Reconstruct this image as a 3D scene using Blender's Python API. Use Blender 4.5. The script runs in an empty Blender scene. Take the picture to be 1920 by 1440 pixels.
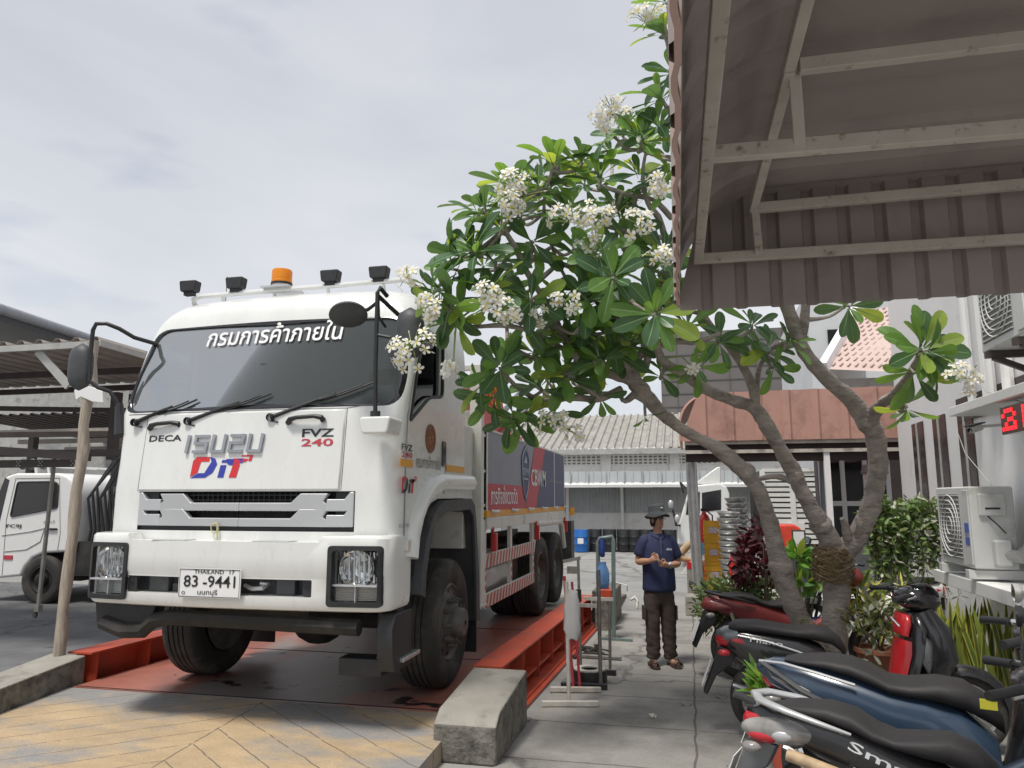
import bpy, bmesh, math, random
from mathutils import Vector as V, Matrix, noise
R = math.radians
SC = bpy.context.scene
COL = SC.collection
rnd = random.Random(7)
# ---------------------------------------------------------------- camera
PITCH, YAW, CAMZ, FPX = R(8.73), R(13.3), 1.7, 1400.0
cd = bpy.data.cameras.new('camera')
cd.sensor_width = 36; cd.lens = 36*FPX/1920; cd.clip_end = 2000; cd.clip_start = 0.05
cam = bpy.data.objects.new('camera', cd); COL.objects.link(cam)
cam.location = (0, 0, CAMZ); cam.rotation_euler = (R(90)+PITCH, 0, YAW)
SC.camera = cam
# ---------------------------------------------------------------- world: hazy bright sky under thin cloud
SUN_EL, SUN_AZ = R(67), R(205)          # azimuth measured clockwise from +Y
w = bpy.data.worlds.new('World'); SC.world = w; w.use_nodes = True
nt = w.node_tree; N = nt.nodes; L = nt.links
bg = N['Background']; bg.inputs[1].default_value = 0.1
sky = N.new('ShaderNodeTexSky'); sky.sky_type = 'NISHITA'; sky.sun_disc = False
sky.sun_elevation = SUN_EL; sky.sun_rotation = SUN_AZ; sky.dust_density = 2.0
tc = N.new('ShaderNodeTexCoord')
mp = N.new('ShaderNodeMapping'); mp.inputs['Scale'].default_value = (1.0, 1.0, 3.2); mp.inputs['Rotation'].default_value = (0.2, 0.25, 0.5)
nz = N.new('ShaderNodeTexNoise'); nz.inputs['Scale'].default_value = 1.7; nz.inputs['Detail'].default_value = 7; nz.inputs['Roughness'].default_value = 0.52; nz.inputs['Distortion'].default_value = 0.5
cr = N.new('ShaderNodeValToRGB')
e = cr.color_ramp.elements
e[0].position = 0.25; e[0].color = (3.95, 4.13, 4.5, 1)
e[1].position = 0.75; e[1].color = (5.3, 5.4, 5.6, 1)
sep = N.new('ShaderNodeSeparateXYZ')
gr = N.new('ShaderNodeValToRGB')          # lighter veil towards the horizon
g = gr.color_ramp.elements
g[0].position = 0.0; g[0].color = (1.22, 1.22, 1.2, 1); g[1].position = 0.62; g[1].color = (0.94, 0.94, 0.97, 1)
mul = N.new('ShaderNodeMixRGB'); mul.blend_type = 'MULTIPLY'; mul.inputs[0].default_value = 1
nz2 = N.new('ShaderNodeTexNoise'); nz2.inputs['Scale'].default_value = 2.6; nz2.inputs['Detail'].default_value = 4
cov = N.new('ShaderNodeValToRGB'); c2 = cov.color_ramp.elements
c2[0].position = 0.30; c2[0].color = (0.5,)*3+(1,); c2[1].position = 0.45; c2[1].color = (0.96,)*3+(1,)
mix = N.new('ShaderNodeMixRGB')
L.new(tc.outputs['Generated'], mp.inputs[0]); L.new(mp.outputs[0], nz.inputs[0]); L.new(nz.outputs[0], cr.inputs[0])
L.new(tc.outputs['Generated'], sep.inputs[0]); L.new(sep.outputs[2], gr.inputs[0])
L.new(cr.outputs[0], mul.inputs[1]); L.new(gr.outputs[0], mul.inputs[2])
L.new(mp.outputs[0], nz2.inputs[0]); L.new(nz2.outputs[0], cov.inputs[0])
L.new(cov.outputs[0], mix.inputs[0]); L.new(sky.outputs[0], mix.inputs[1]); L.new(mul.outputs[0], mix.inputs[2])
L.new(mix.outputs[0], bg.inputs[0])
# ---------------------------------------------------------------- sun through thin cloud
sl = bpy.data.lights.new('sun', 'SUN'); sl.energy = 2.3; sl.angle = R(12); sl.color = (1, 0.95, 0.87)
so = bpy.data.objects.new('sun', sl); COL.objects.link(so)
sd = V((math.sin(SUN_AZ)*math.cos(SUN_EL), math.cos(SUN_AZ)*math.cos(SUN_EL), math.sin(SUN_EL)))
so.rotation_euler = sd.to_track_quat('Z', 'Y').to_euler()
SC.view_settings.view_transform = 'Standard'; SC.view_settings.look = 'None'; SC.view_settings.exposure = 0.52; SC.view_settings.gamma = 1
# ---------------------------------------------------------------- helpers
def ray(px, py):
    r, u, f = (px-960)/FPX, (720-py)/FPX, 1.0
    u, f = u*math.cos(PITCH)+f*math.sin(PITCH), -u*math.sin(PITCH)+f*math.cos(PITCH)
    return V((r*math.cos(YAW)-f*math.sin(YAW), r*math.sin(YAW)+f*math.cos(YAW), u))
def at(px, py, y):
    d = ray(px, py); return V((0, 0, CAMZ))+d*(y/d.y)
def atx(px, py, x):
    d = ray(px, py); return V((0, 0, CAMZ))+d*(x/d.x)
def atz(px, py, z):
    d = ray(px, py); return V((0, 0, CAMZ))+d*((z-CAMZ)/d.z)
def lerp(a, b, t): return a+(b-a)*t
def interp(tab, x):
    if x <= tab[0][0]: return tab[0][1]
    for (a, b), (c, d) in zip(tab, tab[1:]):
        if x <= c: return b+(d-b)*(x-a)/(c-a)
    return tab[-1][1]
ORG = {}
class MB:
    def __init__(s): s.v = []; s.f = []; s.m = []; s.mi = 0; s.xf = None
    def add(s, vs, fs, m=None):
        o = len(s.v)
        s.v += [tuple(s.xf @ V(p)) if s.xf else tuple(p) for p in vs]
        s.f += [[i+o for i in f] for f in fs]; s.m += [s.mi if m is None else m]*len(fs)
        return s
    def box(s, x0, x1, y0, y1, z0, z1, m=None):
        vs = [(x, y, z) for z in (z0, z1) for y in (y0, y1) for x in (x0, x1)]
        return s.add(vs, [(0, 2, 3, 1), (4, 5, 7, 6), (0, 1, 5, 4), (2, 6, 7, 3), (0, 4, 6, 2), (1, 3, 7, 5)], m)
    def bar(s, a, b, w, h=None, up=(0, 0, 1), m=None):
        a, b = V(a), V(b); h = h or w; d = (b-a).normalized(); up = V(up)
        if abs(d.dot(up)) > 0.95: up = V((0, 1, 0))
        r = d.cross(up).normalized()*w/2; u = r.cross(d).normalized()*h/2
        vs = [p+x*r+z*u for p in (a, b) for x, z in ((-1, -1), (1, -1), (1, 1), (-1, 1))]
        return s.add(vs, [(3, 2, 1, 0), (4, 5, 6, 7), (0, 1, 5, 4), (1, 2, 6, 5), (2, 3, 7, 6), (3, 0, 4, 7)], m)
    def prism(s, poly, ext, m=None):
        n = len(poly); e = V(ext); vs = [V(p) for p in poly]+[V(p)+e for p in poly]
        return s.add(vs, [list(range(n))[::-1], list(range(n, 2*n))]+[(i, (i+1) % n, n+(i+1) % n, n+i) for i in range(n)], m)
    def poly(s, pts, m=None): return s.add(pts, [list(range(len(pts)))], m)
    def loft(s, rings, cap=True, close=True, m=None):
        n = len(rings[0]); vs = [p for r in rings for p in r]; fs = []
        for k in range(len(rings)-1):
            for i in range(n if close else n-1):
                j = (i+1) % n; fs.append((k*n+i, k*n+j, (k+1)*n+j, (k+1)*n+i))
        if cap: fs += [list(range(n))[::-1], [(len(rings)-1)*n+i for i in range(n)]]
        return s.add(vs, fs, m)
    def tube(s, pts, r, n=8, cap=True, m=None, flat=1.0):
        pts = [V(p) for p in pts]; rs = r if isinstance(r, (list, tuple)) else [r]*len(pts); rings = []; u = None
        for i, p in enumerate(pts):
            d = (pts[min(i+1, len(pts)-1)]-pts[max(i-1, 0)])
            d = d.normalized() if d.length > 1e-9 else V((0, 0, 1))
            if u is None: u = d.cross(V((0, 0, 1)) if abs(d.z) < 0.9 else V((1, 0, 0))).normalized()
            u = (u-d*u.dot(d)).normalized(); w_ = d.cross(u)
            rings.append([p+(u*math.cos(a)+w_*math.sin(a)*flat)*rs[i] for a in (2*math.pi*k/n for k in range(n))])
        return s.loft(rings, cap, True, m)
    def lathe(s, prof, c, ax, n=24, m=None, a0=0, a1=2*math.pi):
        c = V(c); ax = V(ax).normalized(); u = ax.cross(V((0, 0, 1)) if abs(ax.z) < 0.9 else V((1, 0, 0))).normalized(); w_ = ax.cross(u)
        full = abs(a1-a0-2*math.pi) < 1e-6; k = n if full else n+1
        rings = [[c+ax*h+(u*math.cos(a)+w_*math.sin(a))*r for a in (a0+(a1-a0)*i/n for i in range(k))] for r, h in prof]
        return s.loft(rings, False, full, m)
    def ball(s, c, r, n=12, k=8, m=None):
        r = V((r, r, r)) if not isinstance(r, (tuple, list, V)) else V(r); c = V(c); rings = []
        for i in range(k+1):
            t = math.pi*i/k; q = max(math.sin(t), 0.02)
            rings.append([c+V((r.x*q*math.cos(2*math.pi*j/n), r.y*q*math.sin(2*math.pi*j/n), -r.z*math.cos(t))) for j in range(n)])
        return s.loft(rings, True, True, m)
    def xloft(s, st, n=16, ex=2.6, m=None, yc=0):
        """body along x: stations (x, zbottom, ztop, halfwidth)"""
        rings = []
        for q in st:
            x, zb, zt, hw = q[:4]; y0 = q[4] if len(q) > 4 else yc; r = []
            for k in range(n):
                a = 2*math.pi*k/n; ca, sa = math.cos(a), math.sin(a)
                r.append(V((x, y0+hw*math.copysign(abs(ca)**(2/ex), ca), (zb+zt)/2+(zt-zb)/2*math.copysign(abs(sa)**(2/ex), sa))))
            rings.append(r)
        return s.loft(rings, True, True, m)
    def grid(s, fn, nu, nv, m=None):
        vs = [fn(i/nu, j/nv) for j in range(nv+1) for i in range(nu+1)]
        return s.add(vs, [(j*(nu+1)+i, j*(nu+1)+i+1, (j+1)*(nu+1)+i+1, (j+1)*(nu+1)+i) for j in range(nv) for i in range(nu)], m)
    def text(s, body, fn, bold=0.0, m=None, sx=1.0, res=2, fit=True):
        """lettering: fn(u, v) puts the text (u,v in 0..1 of its own box) on a surface"""
        cu = bpy.data.curves.new('lettering', 'FONT'); cu.body = body; cu.resolution_u = res; cu.offset = bold
        o = bpy.data.objects.new('lettering', cu); COL.objects.link(o)
        dg = bpy.context.evaluated_depsgraph_get(); me = bpy.data.meshes.new_from_object(o.evaluated_get(dg))
        bpy.data.objects.remove(o); bpy.data.curves.remove(cu)
        if me.vertices:
            xs = [q.co.x for q in me.vertices]; ys = [q.co.y for q in me.vertices]
            x0, x1, y0, y1 = min(xs), max(xs), min(ys), max(ys)
            s.add([fn((q.co.x-x0)/(x1-x0), (q.co.y-y0)/(y1-y0)) for q in me.vertices], [list(p.vertices) for p in me.polygons], m)
        bpy.data.meshes.remove(me); return s
    def mesh(s, name, mats, ang=38, smooth=True, fixn=True):
        me = bpy.data.meshes.new(name); me.from_pydata(s.v, [], s.f)
        mats = mats if isinstance(mats, (list, tuple)) else [mats]
        for q in mats: me.materials.append(q)
        me.polygons.foreach_set('material_index', [min(i, len(mats)-1) for i in s.m])
        if fixn:
            bm = bmesh.new(); bm.from_mesh(me); bmesh.ops.recalc_face_normals(bm, faces=bm.faces); bm.to_mesh(me); bm.free()
        if smooth:
            me.polygons.foreach_set('use_smooth', [True]*len(me.polygons)); me.set_sharp_from_angle(angle=R(ang))
        me.update(); return me
    def build(s, name, mats, parent=None, bevel=0, ang=38, smooth=True, local=False, fixn=True, label=None, seg=2):
        me = s.mesh(name, mats, ang, smooth, fixn)
        return put(name, me, parent, local, bevel, label, seg)
def put(name, me, parent=None, local=False, bevel=0, label=None, seg=2):
    o = bpy.data.objects.new(name, me); COL.objects.link(o)
    if parent:
        o.parent = parent; ORG[o.name] = ORG.get(parent.name, V((0, 0, 0)))
        if not local: me.transform(Matrix.Translation(-ORG[o.name]))
    elif not local:
        xs = [q.co for q in me.vertices]
        if xs:
            b = V((sum(q.x for q in xs)/len(xs), sum(q.y for q in xs)/len(xs), min(q.z for q in xs)))
            me.transform(Matrix.Translation(-b)); o.location = b; ORG[o.name] = b
    if bevel:
        b = o.modifiers.new('bevel', 'BEVEL'); b.width = bevel; b.segments = seg; b.limit_method = 'ANGLE'; b.angle_limit = R(40); b.harden_normals = True
    if label: o['label'] = label
    return o
def tag(o, label, cat, group=None, kind=None):
    if label: o['label'] = label
    if cat: o['category'] = cat
    if group: o['group'] = group
    if kind: o['kind'] = kind
    return o
def thing(name, loc, label, cat, group=None, rz=0):
    o = bpy.data.objects.new(name, None); COL.objects.link(o); o.location = loc; o.rotation_euler = (0, 0, rz)
    o.empty_display_size = 0.1
    ORG[o.name] = V(loc); return tag(o, label, cat, group)
def dup(root, loc, rz, label, group=None):
    r = root.copy(); COL.objects.link(r); r.location = loc; r.rotation_euler = (0, 0, rz); r['label'] = label
    if group: r['group'] = group
    for ch in list(root.children):
        c = ch.copy(); COL.objects.link(c); c.parent = r
        for gch in list(ch.children):
            d = gch.copy(); COL.objects.link(d); d.parent = c
    return r
def boolean(base, cutters):
    """carve cutters (MB) out of base (MB) -> mesh"""
    m0 = bpy.data.materials.new('tmp')
    ob = bpy.data.objects.new('tmp', base.mesh('tmp', m0, smooth=False)); COL.objects.link(ob); cs = []
    for c in cutters:
        co = bpy.data.objects.new('cut', c.mesh('cut', m0, smooth=False)); COL.objects.link(co); cs.append(co)
        md = ob.modifiers.new('b', 'BOOLEAN'); md.operation = 'DIFFERENCE'; md.solver = 'EXACT'; md.object = co
    dg = bpy.context.evaluated_depsgraph_get(); dg.update()
    me = bpy.data.meshes.new_from_object(ob.evaluated_get(dg)); me.materials.clear()
    for o in cs+[ob]:
        d = o.data; bpy.data.objects.remove(o); bpy.data.meshes.remove(d)
    bpy.data.materials.remove(m0); return me
def finish(me, mats, ang=32):
    for q in (mats if isinstance(mats, (list, tuple)) else [mats]): me.materials.append(q)
    me.polygons.foreach_set('use_smooth', [True]*len(me.polygons)); me.set_sharp_from_angle(angle=R(ang)); return me
def plane_fn(o, u, v): 
    o, u, v = V(o), V(u), V(v); return lambda a, b: o+u*a+v*b
# ---------------------------------------------------------------- materials
def mat(name, col, rough=0.5, metal=0, var=0.15, sc=6.0, bump=0.0, bsc=40.0, coat=0, dirt=None, dsc=3.0, damt=0.5, dhi=0.72, alpha=1, trans=0, streak=None, emit=None, tmul=(1, 1, 1)):
    m = bpy.data.materials.new(name); m.use_nodes = True; nt = m.node_tree; N = nt.nodes; L = nt.links
    b = N['Principled BSDF']; b.inputs['Metallic'].default_value = metal; b.inputs['Coat Weight'].default_value = coat; b.inputs['Coat Roughness'].default_value = 0.08
    tc = N.new('ShaderNodeTexCoord'); mp = N.new('ShaderNodeMapping'); L.new(tc.outputs['Object'], mp.inputs[0])
    if streak: mp.inputs['Scale'].default_value = streak
    n1 = N.new('ShaderNodeTexNoise'); n1.inputs['Scale'].default_value = sc; n1.inputs['Detail'].default_value = 6; n1.inputs['Roughness'].default_value = 0.6
    L.new(mp.outputs[0], n1.inputs[0])
    r1 = N.new('ShaderNodeValToRGB'); e = r1.color_ramp.elements
    e[0].position = 0.3; e[1].position = 0.7
    e[0].color = tuple(c*(1-var) for c in col)+(1,); e[1].color = tuple(min(1, c*(1+var)) for c in col)+(1,)
    L.new(n1.outputs[0], r1.inputs[0]); out = r1.outputs[0]
    if dirt:
        n2 = N.new('ShaderNodeTexNoise'); n2.inputs['Scale'].default_value = dsc; n2.inputs['Detail'].default_value = 8; n2.inputs['Roughness'].default_value = 0.65
        L.new(mp.outputs[0], n2.inputs[0]); r2 = N.new('ShaderNodeValToRGB'); r2.color_ramp.elements[0].position = 0.62-damt*0.4; r2.color_ramp.elements[1].position = dhi
        L.new(n2.outputs[0], r2.inputs[0]); mx = N.new('ShaderNodeMixRGB'); L.new(r2.outputs[0], mx.inputs[0]); L.new(out, mx.inputs[1]); mx.inputs[2].default_value = tuple(dirt)+(1,); out = mx.outputs[0]
    L.new(out, b.inputs['Base Color'])
    mr = N.new('ShaderNodeMapRange'); mr.inputs[3].default_value = max(0.02, rough-0.08); mr.inputs[4].default_value = min(1, rough+0.08); L.new(n1.outputs[0], mr.inputs[0]); L.new(mr.outputs[0], b.inputs['Roughness'])
    if bump:
        n3 = N.new('ShaderNodeTexNoise'); n3.inputs['Scale'].default_value = bsc; n3.inputs['Detail'].default_value = 5; L.new(mp.outputs[0], n3.inputs[0])
        bp = N.new('ShaderNodeBump'); bp.inputs['Strength'].default_value = bump; bp.inputs['Distance'].default_value = 0.02; L.new(n3.outputs[0], bp.inputs['Height']); L.new(bp.outputs[0], b.inputs['Normal'])
    if emit: b.inputs['Emission Color'].default_value = tuple(emit[:3])+(1,); b.inputs['Emission Strength'].default_value = emit[3]
    if trans:
        t = N.new('ShaderNodeBsdfTranslucent'); tq = N.new('ShaderNodeMixRGB'); tq.blend_type = 'MULTIPLY'; tq.inputs[0].default_value = 1; tq.inputs[2].default_value = tuple(tmul)+(1,); L.new(out, tq.inputs[1]); L.new(tq.outputs[0], t.inputs[0]); mxs = N.new('ShaderNodeMixShader'); mxs.inputs[0].default_value = trans
        L.new(b.outputs[0], mxs.inputs[1]); L.new(t.outputs[0], mxs.inputs[2]); L.new(mxs.outputs[0], N['Material Output'].inputs[0])
    return m
def glass(name, tint, rough=0.02, ior=1.5, haze=0.0, hcol=(0.3, 0.3, 0.3), refl=1.0):
    m = bpy.data.materials.new(name); m.use_nodes = True; nt = m.node_tree; N = nt.nodes; L = nt.links; N.remove(N['Principled BSDF'])
    t = N.new('ShaderNodeBsdfTransparent'); t.inputs[0].default_value = tuple(tint)+(1,)
    gl = N.new('ShaderNodeBsdfGlossy'); gl.inputs['Roughness'].default_value = rough
    fr = N.new('ShaderNodeFresnel'); fr.inputs[0].default_value = ior
    tc = N.new('ShaderNodeTexCoord'); n = N.new('ShaderNodeTexNoise'); n.inputs['Scale'].default_value = 1.2; L.new(tc.outputs['Object'], n.inputs[0])
    bp = N.new('ShaderNodeBump'); bp.inputs['Strength'].default_value = 0.04; L.new(n.outputs[0], bp.inputs['Height']); L.new(bp.outputs[0], gl.inputs['Normal'])
    ml = N.new('ShaderNodeMath'); ml.operation = 'MULTIPLY'; ml.inputs[1].default_value = refl; L.new(fr.outputs[0], ml.inputs[0])
    mx = N.new('ShaderNodeMixShader'); L.new(ml.outputs[0], mx.inputs[0]); L.new(t.outputs[0], mx.inputs[1]); L.new(gl.outputs[0], mx.inputs[2]); last = mx.outputs[0]
    if haze:
        d = N.new('ShaderNodeBsdfDiffuse'); d.inputs[0].default_value = tuple(hcol)+(1,); m2 = N.new('ShaderNodeMixShader'); m2.inputs[0].default_value = haze
        L.new(last, m2.inputs[1]); L.new(d.outputs[0], m2.inputs[2]); last = m2.outputs[0]
    L.new(last, N['Material Output'].inputs[0]); return m
M = {}
M['white'] = mat('white_paint', (0.73, 0.74, 0.72), 0.28, var=0.04, sc=2.5, coat=0.4, dirt=(0.58, 0.555, 0.50), dsc=2.2, damt=0.02, dhi=0.85, streak=(2.2, 1, 0.8))
M['white_dirty'] = mat('dusty_white_paint', (0.66, 0.66, 0.62), 0.4, var=0.08, sc=5, dirt=(0.42, 0.39, 0.33), damt=0.1)
M['silver'] = mat('silver_plastic', (0.56, 0.57, 0.58), 0.32, metal=0.45, var=0.04, sc=3)
M['chrome'] = mat('chrome', (0.8, 0.8, 0.8), 0.12, metal=1, var=0.05)
M['black'] = mat('black_plastic', (0.022, 0.023, 0.025), 0.5, var=0.25, sc=12)
M['gloss_black'] = mat('gloss_black', (0.012, 0.012, 0.014), 0.14, var=0.15, coat=0.6)
M['dkgrey'] = mat('dark_grey_plastic', (0.06, 0.065, 0.07), 0.55, var=0.2, sc=9, dirt=(0.13, 0.12, 0.1), damt=0.2)
M['chassis'] = mat('chassis_black', (0.018, 0.017, 0.016), 0.75, var=0.3, sc=8, dirt=(0.05, 0.045, 0.04), damt=0.4, bump=0.2)
M['tyre'] = mat('tyre_rubber', (0.036, 0.034, 0.032), 0.85, var=0.2, sc=7, dirt=(0.11, 0.1, 0.085), damt=0.3, bump=0.25, bsc=60)
M['rim'] = mat('dusty_rim', (0.11, 0.105, 0.1), 0.6, metal=0.2, var=0.25, sc=12, dirt=(0.2, 0.18, 0.15), damt=0.3)
M['steel'] = mat('galvanised_steel', (0.55, 0.56, 0.56), 0.35, metal=0.75, var=0.12, sc=9)
M['pipe'] = mat('dull_pipe', (0.24, 0.24, 0.22), 0.5, metal=0.5, var=0.25, sc=14, dirt=(0.2, 0.13, 0.08), damt=0.25)
M['orange'] = mat('amber_plastic', (0.9, 0.33, 0.02), 0.25, var=0.05, trans=0.3)
M['amberstrip'] = mat('amber_reflective_tape', (0.75, 0.36, 0.03), 0.4, var=0.1)
M['red'] = mat('red_paint', (0.5, 0.03, 0.025), 0.3, var=0.1, coat=0.4)
M['redsign'] = mat('red_vinyl', (0.5, 0.05, 0.07), 0.45, var=0.05)
M['blue'] = mat('blue_vinyl', (0.05, 0.07, 0.3), 0.45, var=0.05)
M['navyvinyl'] = mat('navy_vinyl', (0.07, 0.085, 0.17), 0.5, var=0.08, sc=4)
M['greyvinyl'] = mat('grey_vinyl', (0.27, 0.29, 0.34), 0.5, var=0.08, sc=4)
M['ink'] = mat('black_ink', (0.02, 0.02, 0.022), 0.5, var=0.1)
M['greyink'] = mat('grey_ink', (0.2, 0.2, 0.2), 0.5, var=0.1)
M['whiteink'] = mat('white_ink', (0.8, 0.8, 0.8), 0.5, var=0.03)
M['windscreen'] = glass('windscreen_glass', (0.40, 0.44, 0.43), ior=1.42, haze=0.24, hcol=(0.24, 0.27, 0.27), refl=0.7)
M['clear'] = glass('clear_lens', (0.92, 0.94, 0.94), ior=1.3, refl=0.6)
M['tint'] = glass('tinted_window', (0.28, 0.30, 0.31), ior=1.45)
M['redsteel'] = mat('red_steel_paint', (0.46, 0.068, 0.03), 0.45, var=0.14, sc=5, dirt=(0.28, 0.075, 0.05), damt=0.3, dsc=4)
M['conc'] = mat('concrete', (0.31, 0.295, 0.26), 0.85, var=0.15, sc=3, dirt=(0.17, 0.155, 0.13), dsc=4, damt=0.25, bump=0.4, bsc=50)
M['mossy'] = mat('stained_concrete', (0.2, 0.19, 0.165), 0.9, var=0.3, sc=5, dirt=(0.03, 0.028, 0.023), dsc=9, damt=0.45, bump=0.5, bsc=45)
M['wood'] = mat('weathered_wood', (0.36, 0.31, 0.25), 0.8, var=0.3, sc=6, streak=(9, 9, 0.8), bump=0.3, bsc=20)
M['rustbrown'] = mat('brown_steel', (0.06, 0.046, 0.043), 0.6, var=0.25, sc=5)
M['skin'] = mat('skin', (0.50, 0.28, 0.19), 0.5, var=0.06)
# ================================================================ the setting
def ground_mat(name, col, sc, dirt, damt, joints=None, crack=0, jw=0.006, wear=None):
    m = mat(name, col, 0.82, var=0.14, sc=sc, dirt=dirt, dsc=1.1, damt=damt, bump=0.25, bsc=70)
    nt = m.node_tree; N = nt.nodes; L = nt.links; b = N['Principled BSDF']; src = b.inputs['Base Color'].links[0].from_socket
    tc = N.new('ShaderNodeTexCoord')
    n = N.new('ShaderNodeTexNoise'); n.inputs['Scale'].default_value = 60; n.inputs['Detail'].default_value = 3; L.new(tc.outputs['Object'], n.inputs[0])
    sp = N.new('ShaderNodeMapRange'); sp.inputs[3].default_value = 0.82; sp.inputs[4].default_value = 1.18; L.new(n.outputs[0], sp.inputs[0])
    q = N.new('ShaderNodeMixRGB'); q.blend_type = 'MULTIPLY'; q.inputs[0].default_value = 1; L.new(src, q.inputs[1]); L.new(sp.outputs[0], q.inputs[2]); src = q.outputs[0]
    if joints:
        br = N.new('ShaderNodeTexBrick'); br.offset = 0; br.inputs['Scale'].default_value = 1; br.inputs['Brick Width'].default_value = joints[0]; br.inputs['Row Height'].default_value = joints[1]
        br.inputs['Mortar Size'].default_value = jw; br.inputs['Color1'].default_value = (1, 1, 1, 1); br.inputs['Color2'].default_value = (0.86, 0.87, 0.88, 1); br.inputs['Mortar'].default_value = (0.42, 0.4, 0.38, 1)
        dn = N.new('ShaderNodeTexNoise'); dn.inputs['Scale'].default_value = 3; L.new(tc.outputs['Object'], dn.inputs[0])
        ad = N.new('ShaderNodeVectorMath'); ad.operation = 'MULTIPLY_ADD'; ad.inputs[1].default_value = (0.05, 0.05, 0); L.new(dn.outputs['Color'], ad.inputs[0]); L.new(tc.outputs['Object'], ad.inputs[2]); L.new(ad.outputs[0], br.inputs[0])
        q = N.new('ShaderNodeMixRGB'); q.blend_type = 'MULTIPLY'; q.inputs[0].default_value = 1; L.new(src, q.inputs[1]); L.new(br.outputs[0], q.inputs[2]); src = q.outputs[0]
    if crack:
        vo = N.new('ShaderNodeTexVoronoi'); vo.feature = 'DISTANCE_TO_EDGE'; vo.inputs['Scale'].default_value = crack
        dn = N.new('ShaderNodeTexNoise'); dn.inputs['Scale'].default_value = 2.5; dn.inputs['Detail'].default_value = 5; L.new(tc.outputs['Object'], dn.inputs[0])
        ad = N.new('ShaderNodeVectorMath'); ad.operation = 'MULTIPLY_ADD'; ad.inputs[1].default_value = (0.7, 0.7, 0); L.new(dn.outputs['Color'], ad.inputs[0]); L.new(tc.outputs['Object'], ad.inputs[2]); L.new(ad.outputs[0], vo.inputs[0])
        r = N.new('ShaderNodeValToRGB'); r.color_ramp.elements[0].position = 0.0; r.color_ramp.elements[0].color = (0.35, 0.34, 0.33, 1); r.color_ramp.elements[1].position = 0.008; r.color_ramp.elements[1].color = (1, 1, 1, 1); L.new(vo.outputs['Distance'], r.inputs[0])
        q = N.new('ShaderNodeMixRGB'); q.blend_type = 'MULTIPLY'; q.inputs[0].default_value = 0.8; L.new(src, q.inputs[1]); L.new(r.outputs[0], q.inputs[2]); src = q.outputs[0]
    L.new(src, b.inputs['Base Color']); return m
def sheet(name, pts, m, kind='structure', sub=1):
    o = MB().poly(pts).build(name, m, smooth=False, local=True); o['kind'] = kind; return o
sheet('ground', [(-250, -60, 0), (250, -60, 0), (250, 400, 0), (-250, 400, 0)], ground_mat('yard_concrete', (0.32, 0.315, 0.30), 2.2, (0.19, 0.185, 0.175), 0.35, (3.2, 3.0), 0.18, 0.012))
sheet('road', [(-40, -5, 0.004), (-5.5, -5, 0.004), (-5.5, 13, 0.004), (-40, 13, 0.004)], ground_mat('asphalt', (0.15, 0.152, 0.156), 2.5, (0.075, 0.076, 0.08), 0.45, None, 0.35))
sheet('walkway', [(-1.5, -5, 0.005), (4, -5, 0.005), (4, 11.3, 0.005), (-1.15, 11.3, 0.005)], ground_mat('walkway_concrete', (0.31, 0.298, 0.275), 1.6, (0.13, 0.125, 0.115), 0.42, (1.75, 0.86), 0.22, 0.009))
# stamped yellow and grey ramp with chevron grooves
def ramp_mat():
    m = mat('stamped_concrete', (0.45, 0.335, 0.205), 0.75, var=0.14, sc=5, dirt=(0.26, 0.255, 0.25), dsc=0.85, damt=0.42, dhi=0.56, bump=0.3, bsc=60, streak=(0.6, 1.3, 1))
    nt = m.node_tree; N = nt.nodes; L = nt.links; b = N['Principled BSDF']; src = b.inputs['Base Color'].links[0].from_socket
    tc = N.new('ShaderNodeTexCoord'); sx = N.new('ShaderNodeSeparateXYZ')
    dn = N.new('ShaderNodeTexNoise'); dn.inputs['Scale'].default_value = 5; L.new(tc.outputs['Object'], dn.inputs[0])
    ad = N.new('ShaderNodeVectorMath'); ad.operation = 'MULTIPLY_ADD'; ad.inputs[1].default_value = (0.03, 0.03, 0); L.new(dn.outputs['Color'], ad.inputs[0]); L.new(tc.outputs['Object'], ad.inputs[2]); L.new(ad.outputs[0], sx.inputs[0])
    def math_(op, a, c):
        q = N.new('ShaderNodeMath'); q.operation = op
        for i, k in enumerate((a, c)):
            if k is None: continue
            if isinstance(k, (int, float)): q.inputs[i].default_value = k
            else: L.new(k, q.inputs[i])
        return q.outputs[0]
    d = math_('ADD', sx.outputs[0], 3.22); ab = math_('ABSOLUTE', d, None)
    t = math_('ADD', sx.outputs[1], math_('MULTIPLY', ab, 0.72))
    fr = math_('PINGPONG', t, 0.135); g1 = math_('LESS_THAN', fr, 0.0055); g2 = math_('LESS_THAN', ab, 0.006)
    gm = math_('MAXIMUM', g1, g2)
    nn = N.new('ShaderNodeTexNoise'); nn.inputs['Scale'].default_value = 9; L.new(tc.outputs['Object'], nn.inputs[0])
    gm2 = math_('MULTIPLY', gm, math_('ADD', math_('GREATER_THAN', nn.outputs[0], 0.4), 0.35))
    q = N.new('ShaderNodeMixRGB'); L.new(math_('MINIMUM', gm2, 1.0), q.inputs[0]); L.new(src, q.inputs[1]); q.inputs[2].default_value = (0.16, 0.13, 0.10, 1)
    sp = N.new('ShaderNodeTexNoise'); sp.inputs['Scale'].default_value = 90; L.new(tc.outputs['Object'], sp.inputs[0])
    mr = N.new('ShaderNodeMapRange'); mr.inputs[3].default_value = 0.75; mr.inputs[4].default_value = 1.25; L.new(sp.outputs[0], mr.inputs[0])
    q2 = N.new('ShaderNodeMixRGB'); q2.blend_type = 'MULTIPLY'; q2.inputs[0].default_value = 1; L.new(q.outputs[0], q2.inputs[1]); L.new(mr.outputs[0], q2.inputs[2]); L.new(q2.outputs[0], b.inputs['Base Color'])
    return m
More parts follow.
